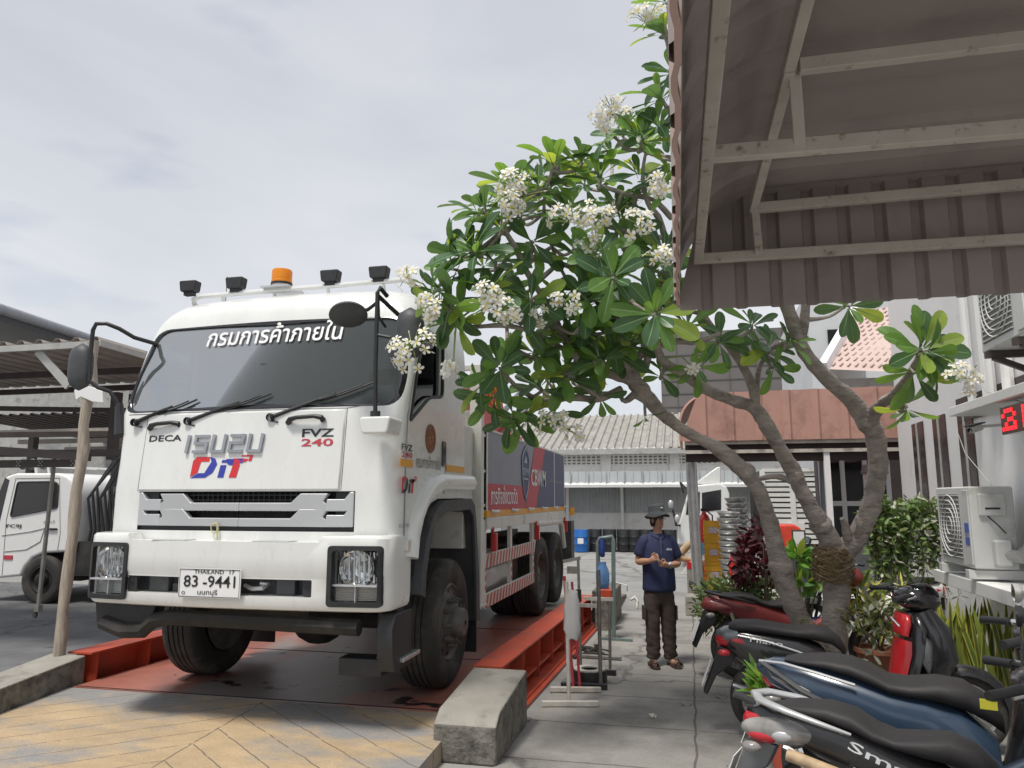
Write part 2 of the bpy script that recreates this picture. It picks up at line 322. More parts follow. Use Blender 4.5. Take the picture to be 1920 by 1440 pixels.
mb = MB(); mb.box(-5.06, -1.64, 2.6, 2.62, -0.2, -0.1)
mb = MB().prism([(-5.06, 5.44, 0.166), (-5.06, 2.9, 0.008), (-5.06, 2.6, -0.1), (-5.06, 5.44, -0.1)], (3.42, 0, 0))
o = mb.build('ramp_paving', ramp_mat(), smooth=False, local=True); o['kind'] = 'structure'
# ================================================================ weighbridge
def deck_mat():
    m = mat('worn_red_deck', (0.36, 0.135, 0.10), 0.42, var=0.2, sc=2.5, dirt=(0.24, 0.12, 0.09), dsc=3, damt=0.3, bump=0.15, bsc=30)
    nt = m.node_tree; N = nt.nodes; L = nt.links; b = N['Principled BSDF']; src = b.inputs['Base Color'].links[0].from_socket
    tc = N.new('ShaderNodeTexCoord'); mp = N.new('ShaderNodeMapping'); mp.inputs['Scale'].default_value = (1.5, 0.5, 1); L.new(tc.outputs['Object'], mp.inputs[0])
    n = N.new('ShaderNodeTexNoise'); n.inputs['Scale'].default_value = 1.6; n.inputs['Detail'].default_value = 7; L.new(mp.outputs[0], n.inputs[0])
    sx = N.new('ShaderNodeSeparateXYZ'); L.new(tc.outputs['Object'], sx.inputs[0])
    a = N.new('ShaderNodeMath'); a.operation = 'ABSOLUTE'; L.new(sx.outputs[0], a.inputs[0])
    k = N.new('ShaderNodeMath'); k.operation = 'MULTIPLY_ADD'; L.new(n.outputs[0], k.inputs[0]); k.inputs[1].default_value = 2.1; k.inputs[2].default_value = 0.0
    s = N.new('ShaderNodeMath'); s.operation = 'SUBTRACT'; L.new(k.outputs[0], s.inputs[0]); L.new(a.outputs[0], s.inputs[1])
    r = N.new('ShaderNodeValToRGB'); r.color_ramp.elements[0].position = 0.0; r.color_ramp.elements[1].position = 0.42; L.new(s.outputs[0], r.inputs[0])
    q = N.new('ShaderNodeMixRGB'); L.new(r.outputs[0], q.inputs[0]); L.new(src, q.inputs[1]); q.inputs[2].default_value = (0.25, 0.215, 0.205, 1); L.new(q.outputs[0], b.inputs['Base Color'])
    return m
WB = thing('weighbridge', (-3.3, 8.0, 0), 'red steel weighbridge deck with raised side beams under the white truck', 'weighbridge')
sl_ = 0.03
def wx(x, y): return x+sl_*(y-5.6)
mb = MB(); mb.prism([(wx(-5.0, 5.45), 5.45, 0.172), (wx(-1.74, 5.45), 5.45, 0.172), (wx(-1.74, 10.6), 10.6, 0.172), (wx(-5.0, 10.6), 10.6, 0.172)], (0, 0, -0.14))
mb.build('deck', deck_mat(), WB, smooth=False)
for y in (5.46, 7.2, 8.9): MB().prism([(wx(-4.98, y), y, 0.172), (wx(-1.76, y), y, 0.172), (wx(-1.76, y+.012), y+.012, 0.172), (wx(-4.98, y+.012), y+.012, 0.172)], (0, 0, 0.0035)).build('deck_seam', M['chassis'], WB, smooth=False)
mb = MB(); rr = random.Random(4)
for cx, cy, n_, sp in ((-2.05, 5.62, 16, .16), (-3.75, 5.85, 12, .22), (-3.0, 7.0, 8, .5), (-2.7, 5.9, 7, .3)):
    for k in range(n_):
        x, y, r_ = cx+rr.gauss(0, sp*1.3), cy+abs(rr.gauss(0, sp*.6))-.08, rr.uniform(.008, .045)
        if y < 5.49: continue
        m_ = 11; mb.poly([(x+r_*(1.6 if sp < .2 else 1.2)*rr.uniform(.6, 1.2)*math.cos(2*math.pi*j/m_), y+r_*rr.uniform(.6, 1.2)*math.sin(2*math.pi*j/m_), .1735+.0001*k) for j in range(m_)])
st = mb.build('oil_stain', mat('oil_stain', (.03, .022, .02), .35, var=.2), WB, smooth=False); st['kind'] = 'stuff'
for side in (0, 1):
    x0 = -1.72 if side else -5.24; x1 = x0+0.24; y0, y1 = 5.62 if not side else 5.9, 10.45
    mb = MB(); zt = 0.405
    def slab(a, b, z0, z1, ya, yb): mb.prism([(wx(a, ya), ya, z0), (wx(b, ya), ya, z0), (wx(b, yb), yb, z0), (wx(a, yb), yb, z0)], (0, 0, z1-z0))
    slab(x0, x1, zt-0.016, zt, y0, y1); slab(x0+0.085, x0+0.115, 0.05, zt-0.016, y0+.01, y1); slab(x0-(0 if side else .05), x1+(0.06 if side else 0), 0.03, 0.05, y0, y1)
    if side: slab(x1-0.05, x1+0.10, 0.006, 0.03, y0, y1)
    y = y0+0.08
    while y < y1:
        slab(x0+0.012, x0+0.085, 0.05, zt-0.016, y, y+0.014); slab(x0+0.115, x1-0.012, 0.05, zt-0.016, y, y+0.014); y += 0.62
    slab(x0+0.115, x1-0.03, 0.12, 0.145, y0+.1, y1-.1)
    mb.build('side_beam', M['redsteel'], WB, smooth=False)
    mb = MB(); slab(x0+0.06, x1-0.06, zt+0.0, zt+0.004, 7.7, 7.76); 
# concrete blocks at the ends of the beams
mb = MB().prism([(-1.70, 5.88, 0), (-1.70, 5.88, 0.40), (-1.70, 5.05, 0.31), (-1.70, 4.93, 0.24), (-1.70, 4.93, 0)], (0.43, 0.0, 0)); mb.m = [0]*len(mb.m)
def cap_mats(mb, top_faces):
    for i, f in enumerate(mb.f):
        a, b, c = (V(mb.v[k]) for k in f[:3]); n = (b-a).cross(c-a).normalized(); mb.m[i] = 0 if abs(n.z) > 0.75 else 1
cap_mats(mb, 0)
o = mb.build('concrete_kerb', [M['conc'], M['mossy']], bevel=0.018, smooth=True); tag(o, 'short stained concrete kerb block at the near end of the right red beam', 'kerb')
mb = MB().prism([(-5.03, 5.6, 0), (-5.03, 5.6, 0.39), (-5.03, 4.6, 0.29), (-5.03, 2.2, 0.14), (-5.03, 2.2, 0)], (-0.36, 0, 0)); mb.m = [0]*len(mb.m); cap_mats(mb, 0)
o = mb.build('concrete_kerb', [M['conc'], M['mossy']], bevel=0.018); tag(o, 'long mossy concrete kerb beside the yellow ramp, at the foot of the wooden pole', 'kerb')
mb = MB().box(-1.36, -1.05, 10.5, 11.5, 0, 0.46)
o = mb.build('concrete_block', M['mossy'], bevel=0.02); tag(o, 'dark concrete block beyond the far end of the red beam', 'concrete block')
mb = MB().prism([(-4.9, 10.62, 0), (-4.9, 10.62, 0.168), (-4.9, 14.2, 0.0)], (3.5, 0, 0)); o = mb.build('rear_ramp_paving', M['conc'], smooth=False, local=True); o['kind'] = 'structure'
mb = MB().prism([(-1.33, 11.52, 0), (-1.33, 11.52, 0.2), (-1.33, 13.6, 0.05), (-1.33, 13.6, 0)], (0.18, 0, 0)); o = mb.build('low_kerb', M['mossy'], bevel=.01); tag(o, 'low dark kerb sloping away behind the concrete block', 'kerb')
# ================================================================ the white truck
TX = -3.17
TR = thing('cargo_truck', (TX, 8.3, 0.172), 'large white cargo truck with dark windscreen, standing on the red weighbridge', 'truck')
YF = [(0.9, 4.80), (1.3, 4.86), (1.77, 4.865), (2.36, 4.93), (3.08, 5.19), (3.16, 5.21), (3.24, 5.245), (3.32, 5.32), (3.38, 5.46), (3.42, 5.8)]
HW = [(0.9, 1.195), (2.4, 1.20), (2.95, 1.195), (3.10, 1.175), (3.2, 1.15), (3.3, 1.10), (3.38, 1.02), (3.42, 0.92)]
RAD = [(0.9, 0.17), (2.15, 0.16), (2.36, 0.10), (3.08, 0.12), (3.2, 0.18), (3.4, 0.32)]
BULGE = 0.055
def yfront(x, z, off=0):
    """y of the cab's front skin at x (world), z"""
    w_, r, y = interp(HW, z), interp(RAD, z), interp(YF, z); d = abs(x-TX); lim = w_-r
    if d <= lim: return y+BULGE*(d/lim)**2-off
    t = min(1, (d-lim)/r); return y+BULGE+r*(1-math.sqrt(max(0, 1-t*t)))-off
def cab_ring(z, inset=0.0, rear=6.47):
    w_, r, y = interp(HW, z)-inset, interp(RAD, z), interp(YF, z)+inset; lim = w_-r; pts = [(TX-w_, rear-inset, z)]
    for k in range(9):
        a = math.pi*0.5*k/8; pts.append((TX-lim-r*math.cos(a), y+BULGE+r*(1-math.sin(a)), z))
    for k in range(1, 12):
        u = -1+2*k/12; pts.append((TX+lim*u, y+BULGE*u*u, z))
    for k in range(9):
        a = math.pi*0.5*(1-k/8); pts.append((TX+lim+r*math.cos(a), y+BULGE+r*(1-math.sin(a)), z))
    pts.append((TX+w_, rear-inset, z)); return pts
zs = [1.28, 1.5, 1.77, 2.0, 2.2, 2.36, 2.5, 2.7, 2.9, 3.0, 3.08, 3.13, 3.18, 3.23, 3.28, 3.32, 3.35, 3.38, 3.40, 3.42]
M['trim'] = mat('cab_trim', (.05, .05, .052), .8, var=.1)
cab = MB().loft([cab_ring(z) for z in zs])
inner = MB().loft([cab_ring(z, 0.055) for z in (1.5, 2.0, 2.36, 2.7, 3.0, 3.08, 3.15, 3.22, 3.26)])
def rpoly(pts, r, n=5):
    """round the corners of a 2-D polygon"""
    out = []; k = len(pts)
    for i in range(k):
        p, a, b = V(pts[i]), V(pts[i-1]), V(pts[(i+1) % k]); rr = r[i] if isinstance(r, (list, tuple)) else r
        d1, d2 = (a-p), (b-p); rr = min(rr, d1.length*0.45, d2.length*0.45); s, e_ = p+d1.normalized()*rr, p+d2.normalized()*rr
        for j in range(n+1):
            t = j/n; out.append(s*(1-t)**2+p*2*t*(1-t)+e_*t*t)
    return out
WS = rpoly([(-1.15, 2.365), (1.15, 2.365), (1.17, 2.62), (1.085, 3.085), (-1.085, 3.085), (-1.17, 2.62)], [.12, .12, .3, .12, .12, .3])
cut_ws = MB().prism([(TX+p.x, 4.3, p.y) for p in WS], (0, 1.03, 0))
DWIN = rpoly([(5.10, 2.26), (5.52, 2.49), (5.83, 2.53), (5.83, 2.99), (5.40, 2.99), (5.24, 2.7)], [.03, .1, .06, .06, .05, .1])
cut_win = MB().prism([(TX-2, p.x, p.y) for p in DWIN], (4, 0, 0))
ARCH = [(5.21, 1.1), (5.22, 1.30), (5.28, 1.44), (5.40, 1.57), (5.56, 1.66), (5.75, 1.70), (6.9, 1.71), (6.9, 1.1)]
cut_arch = MB().prism([(TX-2, a, b) for a, b in ARCH], (4, 0, 0))
cut_gr = MB().prism([(TX-.88, 4.5, 1.47), (TX+.88, 4.5, 1.47), (TX+.88, 4.5, 1.752), (TX-.88, 4.5, 1.752)], (0, .62, 0))
me = finish(boolean(cab, [inner, cut_ws, cut_win, cut_arch, cut_gr]), [M['white'], M['trim']], 30)
for p in me.polygons:
    c = p.center
    if abs(c.x-TX) < interp(HW, c.z)-.035 and yfront(c.x, c.z)+.03 < c.y < 6.44 and 1.45 < c.z < 3.385: p.material_index = 1
put('cab', me, TR)
# windscreen: a curved pane just inside the skin, with a black rubber border
def ws_pt(x, z, off): return V((TX+x, yfront(TX+x, z)+off, z))
def pane(poly, off, n=22):
    xs = [p.x for p in poly]; zl = [p.y for p in poly]; cx, cz = (min(xs)+max(xs))/2, (min(zl)+max(zl))/2; rings = []
    for k in range(n+1):
        t = 1-k/n*0.98; rings.append([ws_pt(cx+(p.x-cx)*t, cz+(p.y-cz)*t, off) for p in poly])
    return MB().loft(rings, False).poly(rings[-1])
dense = []
for i in range(len(WS)):
    a, b = WS[i], WS[(i+1) % len(WS)]; k = max(1, int((b-a).length/0.07))
    dense += [a+(b-a)*(j/k) for j in range(k)]
pane(dense, 0.012).build('windscreen', M['windscreen'], TR, ang=80, label=None)
mb = MB(); c0 = V((0, 2.72))
def frit(p, t):
    d = p-c0; return p-d.normalized()*t
rg = [[ws_pt(p.x*1.004, p.y, -0.002) for p in dense], [ws_pt(frit(p, .022).x, frit(p, .022).y, -0.004) for p in dense], [ws_pt(frit(p, .034).x, frit(p, .034).y, 0.008) for p in dense]]
rg[0] = [ws_pt(frit(p, -.008).x, frit(p, -.008).y, -0.001) for p in dense]
mb.loft(rg, False).build('windscreen_seal', M['gloss_black'], TR, ang=60)
mb = MB(); mb.text('กรมการค้าภายใน', lambda u, v: ws_pt(-0.56+1.17*u, 2.90+0.175*v+0.005*u, -0.004), bold=0.012); mb.build('windscreen_lettering', M['whiteink'], TR, smooth=False)
# side windows
for s in (-1, 1):
    mb = MB().poly([(TX+s*1.165, p.x, p.y) for p in DWIN]); mb.build('door_window', M['tint'], TR, smooth=False)
    mb = MB().tube([(TX+s*1.2, p.x, p.y) for p in DWIN]+[(TX+s*1.2, DWIN[0].x, DWIN[0].y)], 0.014, 6); mb.build('window_seal', M['black'], TR)
    # door shut lines
    mb = MB()
    for path in ([(5.06, 2.30), (5.04, 2.0), (5.04, 1.29)], [(5.93, 3.02), (5.93, 1.9), (5.9, 1.74)], [(5.06, 2.30), (5.2, 2.72), (5.37, 3.03), (5.93, 3.03)]):
        mb.tube([(TX+s*(interp(HW, z)+0.0005), y, z) for y, z in path], 0.0045, 4)
    if s > 0: mb.build('door_gap', M['greyink'], TR)
    mb = MB(); hx = TX+s*1.2
    mb.prism([(hx, p.x, p.y) for p in rpoly([(5.83, 1.96), (5.92, 1.96), (5.92, 2.17), (5.83, 2.17)], .03)], (s*.012, 0, 0)); mb.build('door_handle', M['gloss_black'], TR, bevel=.004)
# cab interior
for sx in (-.62, .55):
    mb = MB().box(TX+sx-.25, TX+sx+.25, 5.72, 6.2, 1.95, 2.1); mb.box(TX+sx-.24, TX+sx+.24, 6.12, 6.26, 2.05, 2.72); mb.box(TX+sx-.13, TX+sx+.13, 6.13, 6.23, 2.74, 2.94); mb.build('seat', M['dkgrey'], TR, bevel=.04)
mb = MB().box(TX-1.1, TX+1.1, 5.08, 5.42, 1.75, 2.30); mb.build('dashboard', M['dkgrey'], TR, bevel=.05)
mb = MB(); cst = V((TX+.62, 5.5, 2.4)); ax = V((0, -.5, 1)).normalized(); uu = V((1, 0, 0)); vv = ax.cross(uu)
mb.tube([cst+(uu*math.cos(a)+vv*math.sin(a))*.21 for a in (2*math.pi*k/20 for k in range(21))], .016, 6); mb.bar(cst-uu*.2, cst+uu*.2, .03); mb.bar(cst, cst-ax*.25, .05); mb.build('steering_wheel', M['black'], TR)
# bonnet panel and its lettering
def skin(x0, x1, z0, z1, off=-0.003): return lambda u, v: V((lerp(x0, x1, u), yfront(lerp(x0, x1, u), lerp(z0, z1, v))+off, lerp(z0, z1, v)))
BX0, BX1 = -4.065, -2.405
mb = MB().grid(skin(BX0+.008, BX1-.008, 1.766, 2.335, -0.014), 16, 4)
mb.loft([[skin(BX0, BX1, 1.760, 2.342, 0.004)(u, v) for u, v in q] for q in [[(0, 0), (1, 0), (1, 1), (0, 1)]]]+[[skin(BX0+.008, BX1-.008, 1.766, 2.335, -0.014)(u, v) for u, v in [(0, 0), (1, 0), (1, 1), (0, 1)]]], False)
mb = MB().loft([[skin(x0, x1, z0, z1, o_)(u, v) for u, v in [(k/16, 0) for k in range(16)]+[(1, k/4) for k in range(4)]+[(1-k/16, 1) for k in range(16)]+[(0, 1-k/4) for k in range(4)]] for x0, x1, z0, z1, o_ in ((BX0, BX1, 1.76, 2.342, .004), (BX0+.003, BX1-.003, 1.763, 2.339, -.010), (BX0+.01, BX1-.01, 1.77, 2.332, -.014))], False)
mb.grid(skin(BX0+.01, BX1-.01, 1.77, 2.332, -0.014), 16, 4)
bon = mb.build('bonnet_panel', M['white'], TR, ang=50)
mb = MB()
for path in ([(BX0-.008, 1.76), (BX0-.008, 2.35)], [(BX1+.008, 1.76), (BX1+.008, 2.35)], [(BX0-.2, 2.35), (BX0, 2.35), (BX1, 2.35), (BX1+.25, 2.38)]):
    for (a, b), (c, d) in zip(path, path[1:]):
        mb.tube([(lerp(a, c, t/8), yfront(lerp(a, c, t/8), lerp(b, d, t/8))+.001, lerp(b, d, t/8)) for t in range(9)], .004, 4)
mb.build('panel_gap', M['greyink'], TR)
F_ = -0.017
mb = MB(); mb.text('DECA', skin(-4.02, -3.72, 2.13, 2.178, F_), .02); mb.build('badge_lettering', M['ink'], bon, smooth=False)
mb = MB(); mb.text('FVZ', skin(-2.72, -2.475, 2.14, 2.20, F_), .02); mb.build('badge_lettering', M['ink'], bon, smooth=False)
mb = MB(); mb.text('240', skin(-2.72, -2.475, 2.072, 2.128, F_), .02); mb.build('badge_number', M['redsign'], bon, smooth=False)
# raised chrome maker's letters built from strokes
mb = MB(); S7 = lambda pts: None
LET = {'I': [[(0, 0), (0, 1)]], 'S': [[(1, 1), (0, 1), (0, .53), (1, .53), (1, 0), (0, 0)]], 'U': [[(0, 1), (0, 0), (1, 0), (1, 1)]], 'Z': [[(0, 1), (1, 1), (1, .53), (0, .53), (0, 0), (1, 0)]]}
LW, LH = .098, .115; xx = -3.655
for ch in 'ISUZU':
    wch = .001 if ch == 'I' else LW
    for st in LET[ch]:
        for a, b in zip(st, st[1:]):
            pa, pb = V((xx+a[0]*wch+.012*a[1], 0, 2.045+a[1]*LH)), V((xx+b[0]*wch+.012*b[1], 0, 2.045+b[1]*LH)); dd = (pb-pa).normalized()*.0105
            pa -= dd; pb += dd; pa.y = yfront(pa.x, pa.z)-.024; pb.y = yfront(pb.x, pb.z)-.024; mb.bar(pa, pb, .021, .022, up=(0, 1, 0))
    xx += (.065 if ch == 'I' else .152)
mb.build('maker_lettering', mat('satin_chrome', (.42, .43, .45), .22, metal=.9), bon, smooth=False)
def dit(fn, parent, m1, m2):
    """D i T mark with a corner arrow, red and blue"""
    mr, mbl = MB(), MB(); P = lambda pts, q: q.poly([fn(a, b) for a, b in pts])
    P([(0.02, .78), (.08, .95), (.30, .95), (.30, .74), (.16, .74), (.12, .25), (.0, .08)], mr)
    P([(.0, .03), (.14, .24), (.24, .24), (.34, .74), (.30, .95), (.40, .86), (.44, .62), (.38, .25), (.26, .04)], mbl)
    P([(.47, .04), (.57, .04), (.60, .58), (.50, .58)], mbl); P([(.51, .68), (.61, .68), (.62, .80), (.52, .80)], mbl)
    P([(.58, .84), (.66, .84), (.86, .84), (.86, .66), (.78, .66), (.72, .62), (.70, .56), (.62, .60)], mbl)
    P([(.66, .04), (.78, .04), (.82, .58), (.80, .70), (.90, .70), (.96, .82), (.86, .86), (.70, .86), (.72, .80), (.70, .50)], mr)
    P([(.84, 1.0), (1.02, 1.0), (1.0, .74), (.95, .74), (.97, .94), (.84, .94)], mr)
    mr.build('red_logo', m1, parent, smooth=False, fixn=False); mbl.build('blue_logo', m2, parent, smooth=False, fixn=False)
def two(fn, q=0.0006):
    return fn
M['logored'] = mat('logo_red', (0.62, 0.03, 0.035), 0.4, var=.03); M['logoblue'] = mat('logo_blue', (0.035, 0.05, 0.36), 0.4, var=.03)
dit(lambda u, v: skin(-3.60, -3.10, 1.845, 2.015, F_-.0006*(u > .6))(u, v), bon, M['logored'], M['logoblue'])
# grille
mb = MB().grid(lambda u, v: V((lerp(TX-.88, TX+.88, u), yfront(lerp(TX-.88, TX+.88, u), 1.6)+.09, lerp(1.475, 1.75, v))), 8, 1); mb.build('radiator', M['chassis'], TR)
mb = MB()
for k in range(21):
    x = TX-.42+.84*k/20; mb.bar((x, yfront(x, 1.6)+.05, 1.6), (x, yfront(x, 1.6)+.05, 1.745), .006, .02)
for z in (1.62, 1.655, 1.69, 1.725):
    mb.bar((TX-.44, yfront(TX, 1.6)+.045, z), (TX+.44, yfront(TX, 1.6)+.045, z), .02, .006)
mb.build('grille_mesh', M['black'], TR, smooth=False)
def fascia(pts, th, off, name, m):
    mb = MB(); fr = [V((x, yfront(x, z)-off, z)) for x, z in pts]; mb.prism(fr, (0, th, 0)); return mb.build(name, m, TR, bevel=.008, smooth=True)
xl, xr = TX-.875, TX+.875
for zb in (1.612, 1.502):
    for s in (-1, 1):
        P = [(.0, .135), (.03, .135), (.07, .085), (.20, .085), (.205, .0), (.0, .0)]   # outer arrow arm
        P2 = [(.19, .125), (.40, .125), (.47, .06), (.875, .06), (.875, .0), (.19, .0), (.20, .05), (.225, .07)]
        for q in (P, P2):
            pts = [((xl+a) if s < 0 else (xr-a), zb+b) for a, b in q]
            if s > 0: pts = pts[::-1]
            # split long pieces so that they follow the skin
            fascia(pts, .05, .012, 'grille_trim', M['silver'])
mb = MB()
for s in (-1, 1):
    for zb in (1.69, 1.585): MB().box(TX+s*.78-.055, TX+s*.78+.055, yfront(TX+s*.78, 1.6)+.03, yfront(TX+s*.78, 1.6)+.05, zb, zb+.06).build('grille_recess', M['black'], TR)
pass
mb = MB(); mb.grid(lambda u, v: V((lerp(TX-1.17, TX+1.17, u), yfront(lerp(TX-1.17, TX+1.17, u), 1.45)+.02, lerp(1.40, 1.50, v))), 24, 1); mb.build('lower_grille', M['black'], TR)
mb = MB(); ry = yfront(-3.33, 1.5)-.02
mb.tube([(-3.35+.03*math.sin(a), ry+.004*math.cos(3*a), 1.49+.035*math.cos(a)) for a in (k*.5 for k in range(14))], .005, 5); mb.tube([(-3.33, ry, 1.53), (-3.32, ry-.01, 1.47), (-3.325, ry, 1.4), (-3.31, ry, 1.36)], .006, 5); mb.build('rope_tie', mat('pale_rope', (.55, .5, .25), .9), TR)
# bumper
def b_ring(z, ins=0, yo=0):
    w_ = 1.205-ins; r = .13; y = 4.705+yo; pts = [(TX-w_, 5.16, z)]
    for k in range(8):
        a = math.pi*.5*k/7; pts.append((TX-w_+r-r*math.cos(a), y+BULGE+r*(1-math.sin(a)), z))
    for k in range(1, 14):
        u = -1+2*k/14; pts.append((TX+(w_-r)*u, y+BULGE*abs(u)**2, z))
    for k in range(8):
        a = math.pi*.5*(1-k/7); pts.append((TX+w_-r+r*math.cos(a), y+BULGE+r*(1-math.sin(a)), z))
    pts.append((TX+w_, 5.16, z)); return pts
def ybump(x): 
    d = abs(x-TX); lim = 1.075
    if d < lim: return 4.705+BULGE*(d/lim)**2
    t = min(1, (d-lim)/.13); return 4.705+BULGE+.13*(1-math.sqrt(1-t*t))
bump = MB().loft([b_ring(z, i_, y_) for z, i_, y_ in ((.945, .045, .05), (.955, .02, .025), (.98, .006, .012), (1.05, 0, .012), (1.17, 0, .012), (1.20, 0, 0), (1.30, 0, 0), (1.43, .002, .004), (1.448, .01, .016), (1.452, .03, .035))])
cuts = [MB().prism([(TX+p.x, 4.4, p.y) for p in rpoly([(-.80, 1.04), (.66, 1.04), (.66, 1.155), (-.80, 1.155)], .012)], (0, .9, 0)),
        MB().prism([(TX+a, 4.4, b) for a, b in ((-.86, 1.5), (-.80, 1.405), (.70, 1.405), (.76, 1.5))], (0, 1.2, 0)),
        MB().box(TX-1.12, TX+1.12, 4.88, 5.3, .9, 1.5)]
HLs = []
for s in (-1, 1):
    x0, x1 = (TX+.775, TX+1.155) if s > 0 else (TX-1.215, TX-.88)
    if s < 0: x0, x1 = TX-1.155, TX-.80
    HLs.append((s, x0, x1)); cuts.append(MB().prism([(p.x, 4.5, p.y) for p in rpoly([(x0, .985), (x1, .985), (x1, 1.385), (x0, 1.385)], .03)], (0, .6, 0)))
me = finish(boolean(bump, cuts), M['white'], 34); bo = put('bumper', me, TR)
for s, x0, x1 in HLs:
    fp = rpoly([(x0, .985), (x1, .985), (x1, 1.385), (x0, 1.385)], .03)
    ip = rpoly([(x0+.03, 1.015), (x1-.03, 1.015), (x1-.03, 1.355), (x0+.03, 1.355)], .03)
    ys = lambda p, o_: V((p.x, ybump(p.x)+o_, p.y))
    hl = MB().loft([[ys(p, .006) for p in fp], [ys(p, -.012) for p in fp], [ys(p, -.012) for p in ip], [ys(p, .05) for p in ip]], False).build('headlight', M['black'], TR, ang=60)
    cx = (x0+x1)/2; yb = ybump(cx)+.10
    mb = MB(); mb.box(x0+.01, x1-.01, yb+.03, yb+.04, 1.0, 1.37)
    mb.lathe([(.125, -.075), (.12, -.05), (.10, -.01), (.07, .02), (.02, .03)], (cx, yb, 1.235), (0, 1, 0), 20)
    for k in range(9):
        xk = x0+.045+(x1-x0-.09)*k/8; mb.bar((xk, yb-.02, 1.12), (xk, yb-.03, 1.34), .012, .01)
    mb.build('reflector', M['chrome'], hl, ang=20)
    mb = MB(); mb.box(x0+.03, x1-.03, ybump(cx)+.0, ybump(cx)+.05, 1.118, 1.13); mb.box(cx-.004, cx+.004, ybump(cx)+.015, ybump(cx)+.06, 1.015, 1.118); mb.build('lens_divider', M['silver'], hl)
    mb = MB(); n_ = 12
    mb.grid(lambda u, v: V((lerp(x0+.035, x1-.035, u), ybump(lerp(x0+.035, x1-.035, u))+.06-.006*math.sin(v*50), lerp(1.02, 1.112, v))), 4, 40); mb.build('indicator_lens', mat('frosted_lens', (.62, .62, .6), .2, var=.05, coat=.5) if s < 0 else M['frost'] if 'frost' in M else M.setdefault('frost', mat('frosted_lens', (.62, .58, .54), .2, var=.08, coat=.5)), hl)
    mb = MB(); mb.ball((cx, yb-.0, 1.235), .03); mb.build('bulb', M['silver'], hl)
    mb = MB().grid(lambda u, v: V((lerp(x0+.03, x1-.03, u), ybump(lerp(x0+.03, x1-.03, u))+.008, lerp(1.015, 1.355, v))), 8, 2); mb.build('lens', M['clear'], hl)
mb = MB().box(TX-.8, TX+.66, 4.86, 4.9, 1.0, 1.2); mb.box(TX-.66, TX-.5, 4.8, 4.87, 1.04, 1.16); mb.box(TX+.36, TX+.5, 4.8, 4.87, 1.04, 1.16); mb.box(TX-.48, TX-.3, 4.82, 4.87, 1.04, 1.1); mb.build('bumper_recess', M['dkgrey'], TR, bevel=.006)
for x in (TX-.76, TX+.62): MB().box(x-.035, x+.035, 4.755, 4.77, 1.045, 1.15).lathe([(.014, -.004), (.014, 0)], (x, 4.755, 1.1), (0, 1, 0), 8).build('mounting_tab', M['black'], TR)
MB().tube([(TX+.12, 4.80, 1.10), (TX+.2, 4.76, 1.085), (TX+.28, 4.765, 1.09), (TX+.30, 4.80, 1.11), (TX+.24, 4.8, 1.115)], .016, 8).build('towing_hook', M['steel'], TR)
for x0, x1 in ((TX-.60, TX-.33), (TX+.20, TX+.48)): MB().box(x0, x1, 4.72, 4.85, 1.4055, 1.411).build('step_pad', M['silver'], TR, bevel=.002)
# number plate
px0, px1, pz0, pz1 = -3.50, -3.015, 1.022, 1.222; py = 4.685
pl = MB().prism([(p.x, py, p.y) for p in rpoly([(px0, pz0), (px1, pz0), (px1, pz1), (px0, pz1)], .012)], (0, .006, 0)).build('number_plate', M['whiteink'], TR, smooth=False)
mb = MB(); pf = lambda a, b, c, d: (lambda u, v: V((lerp(px0+a*.485, px0+b*.485, u), py-.003, lerp(pz0+c*.2, pz0+d*.2, v))))
mb.text('THAILAND', pf(.25, .73, .82, .95), .01); mb.text('17', pf(.82, .90, .82, .95), .01)
mb.text('83', pf(.085, .32, .36, .76), .012); mb.text('-9441', pf(.40, .92, .36, .76), .012); mb.text('นนทบุรี', pf(.32, .64, .06, .29), .01); mb.text('o', pf(.06, .12, .10, .22), 0)
mb.tube([(px0+.008, py-.002, pz0+.008), (px1-.008, py-.002, pz0+.008), (px1-.008, py-.002, pz1-.008), (px0+.008, py-.002, pz1-.008), (px0+.008, py-.002, pz0+.008)], .0022, 4)
mb.build('plate_lettering', M['ink'], pl, smooth=False)
# under-run bar and parts below the bumper
mb = MB().tube([(-4.24, 4.86, .80), (-4.05, 4.84, .75), (-3.88, 4.84, .76), (-3.80, 4.84, .83), (-3.66, 4.84, .86), (-2.9, 4.84, .85), (-2.2, 4.84, .84)], .055, 8, flat=1.0); mb.build('under_run_bar', M['chassis'], TR)
mb = MB().prism([(-4.33, 4.86, .94), (-4.31, 4.86, .80), (-4.25, 4.86, .77), (-3.85, 4.86, .80), (-3.8, 4.86, .95)], (0, .12, 0)); mb.build('bumper_bracket', M['black'], TR, bevel=.01)
mb = MB().prism([(-2.08, 4.9, .93), (-2.08, 4.84, .83), (-2.08, 4.86, .66), (-2.08, 4.9, .55), (-2.08, 5.2, .55), (-2.08, 5.2, .93)], (.12, 0, 0)); mb.box(-2.4, -2.08, 4.95, 5.1, .5, .62); mb.build('step_side', M['black'], TR, bevel=.012)
MB().box(-2.13, -1.93, 4.98, 5.30, .60, .63).build('step_plate', M['steel'], TR, bevel=.006)
MB().box(-2.14, -1.99, 5.0, 5.12, .63, .95).box(-2.1, -1.975, 4.9, 5.36, 1.14, 1.26).build('step_box', M['black'], TR, bevel=.012)
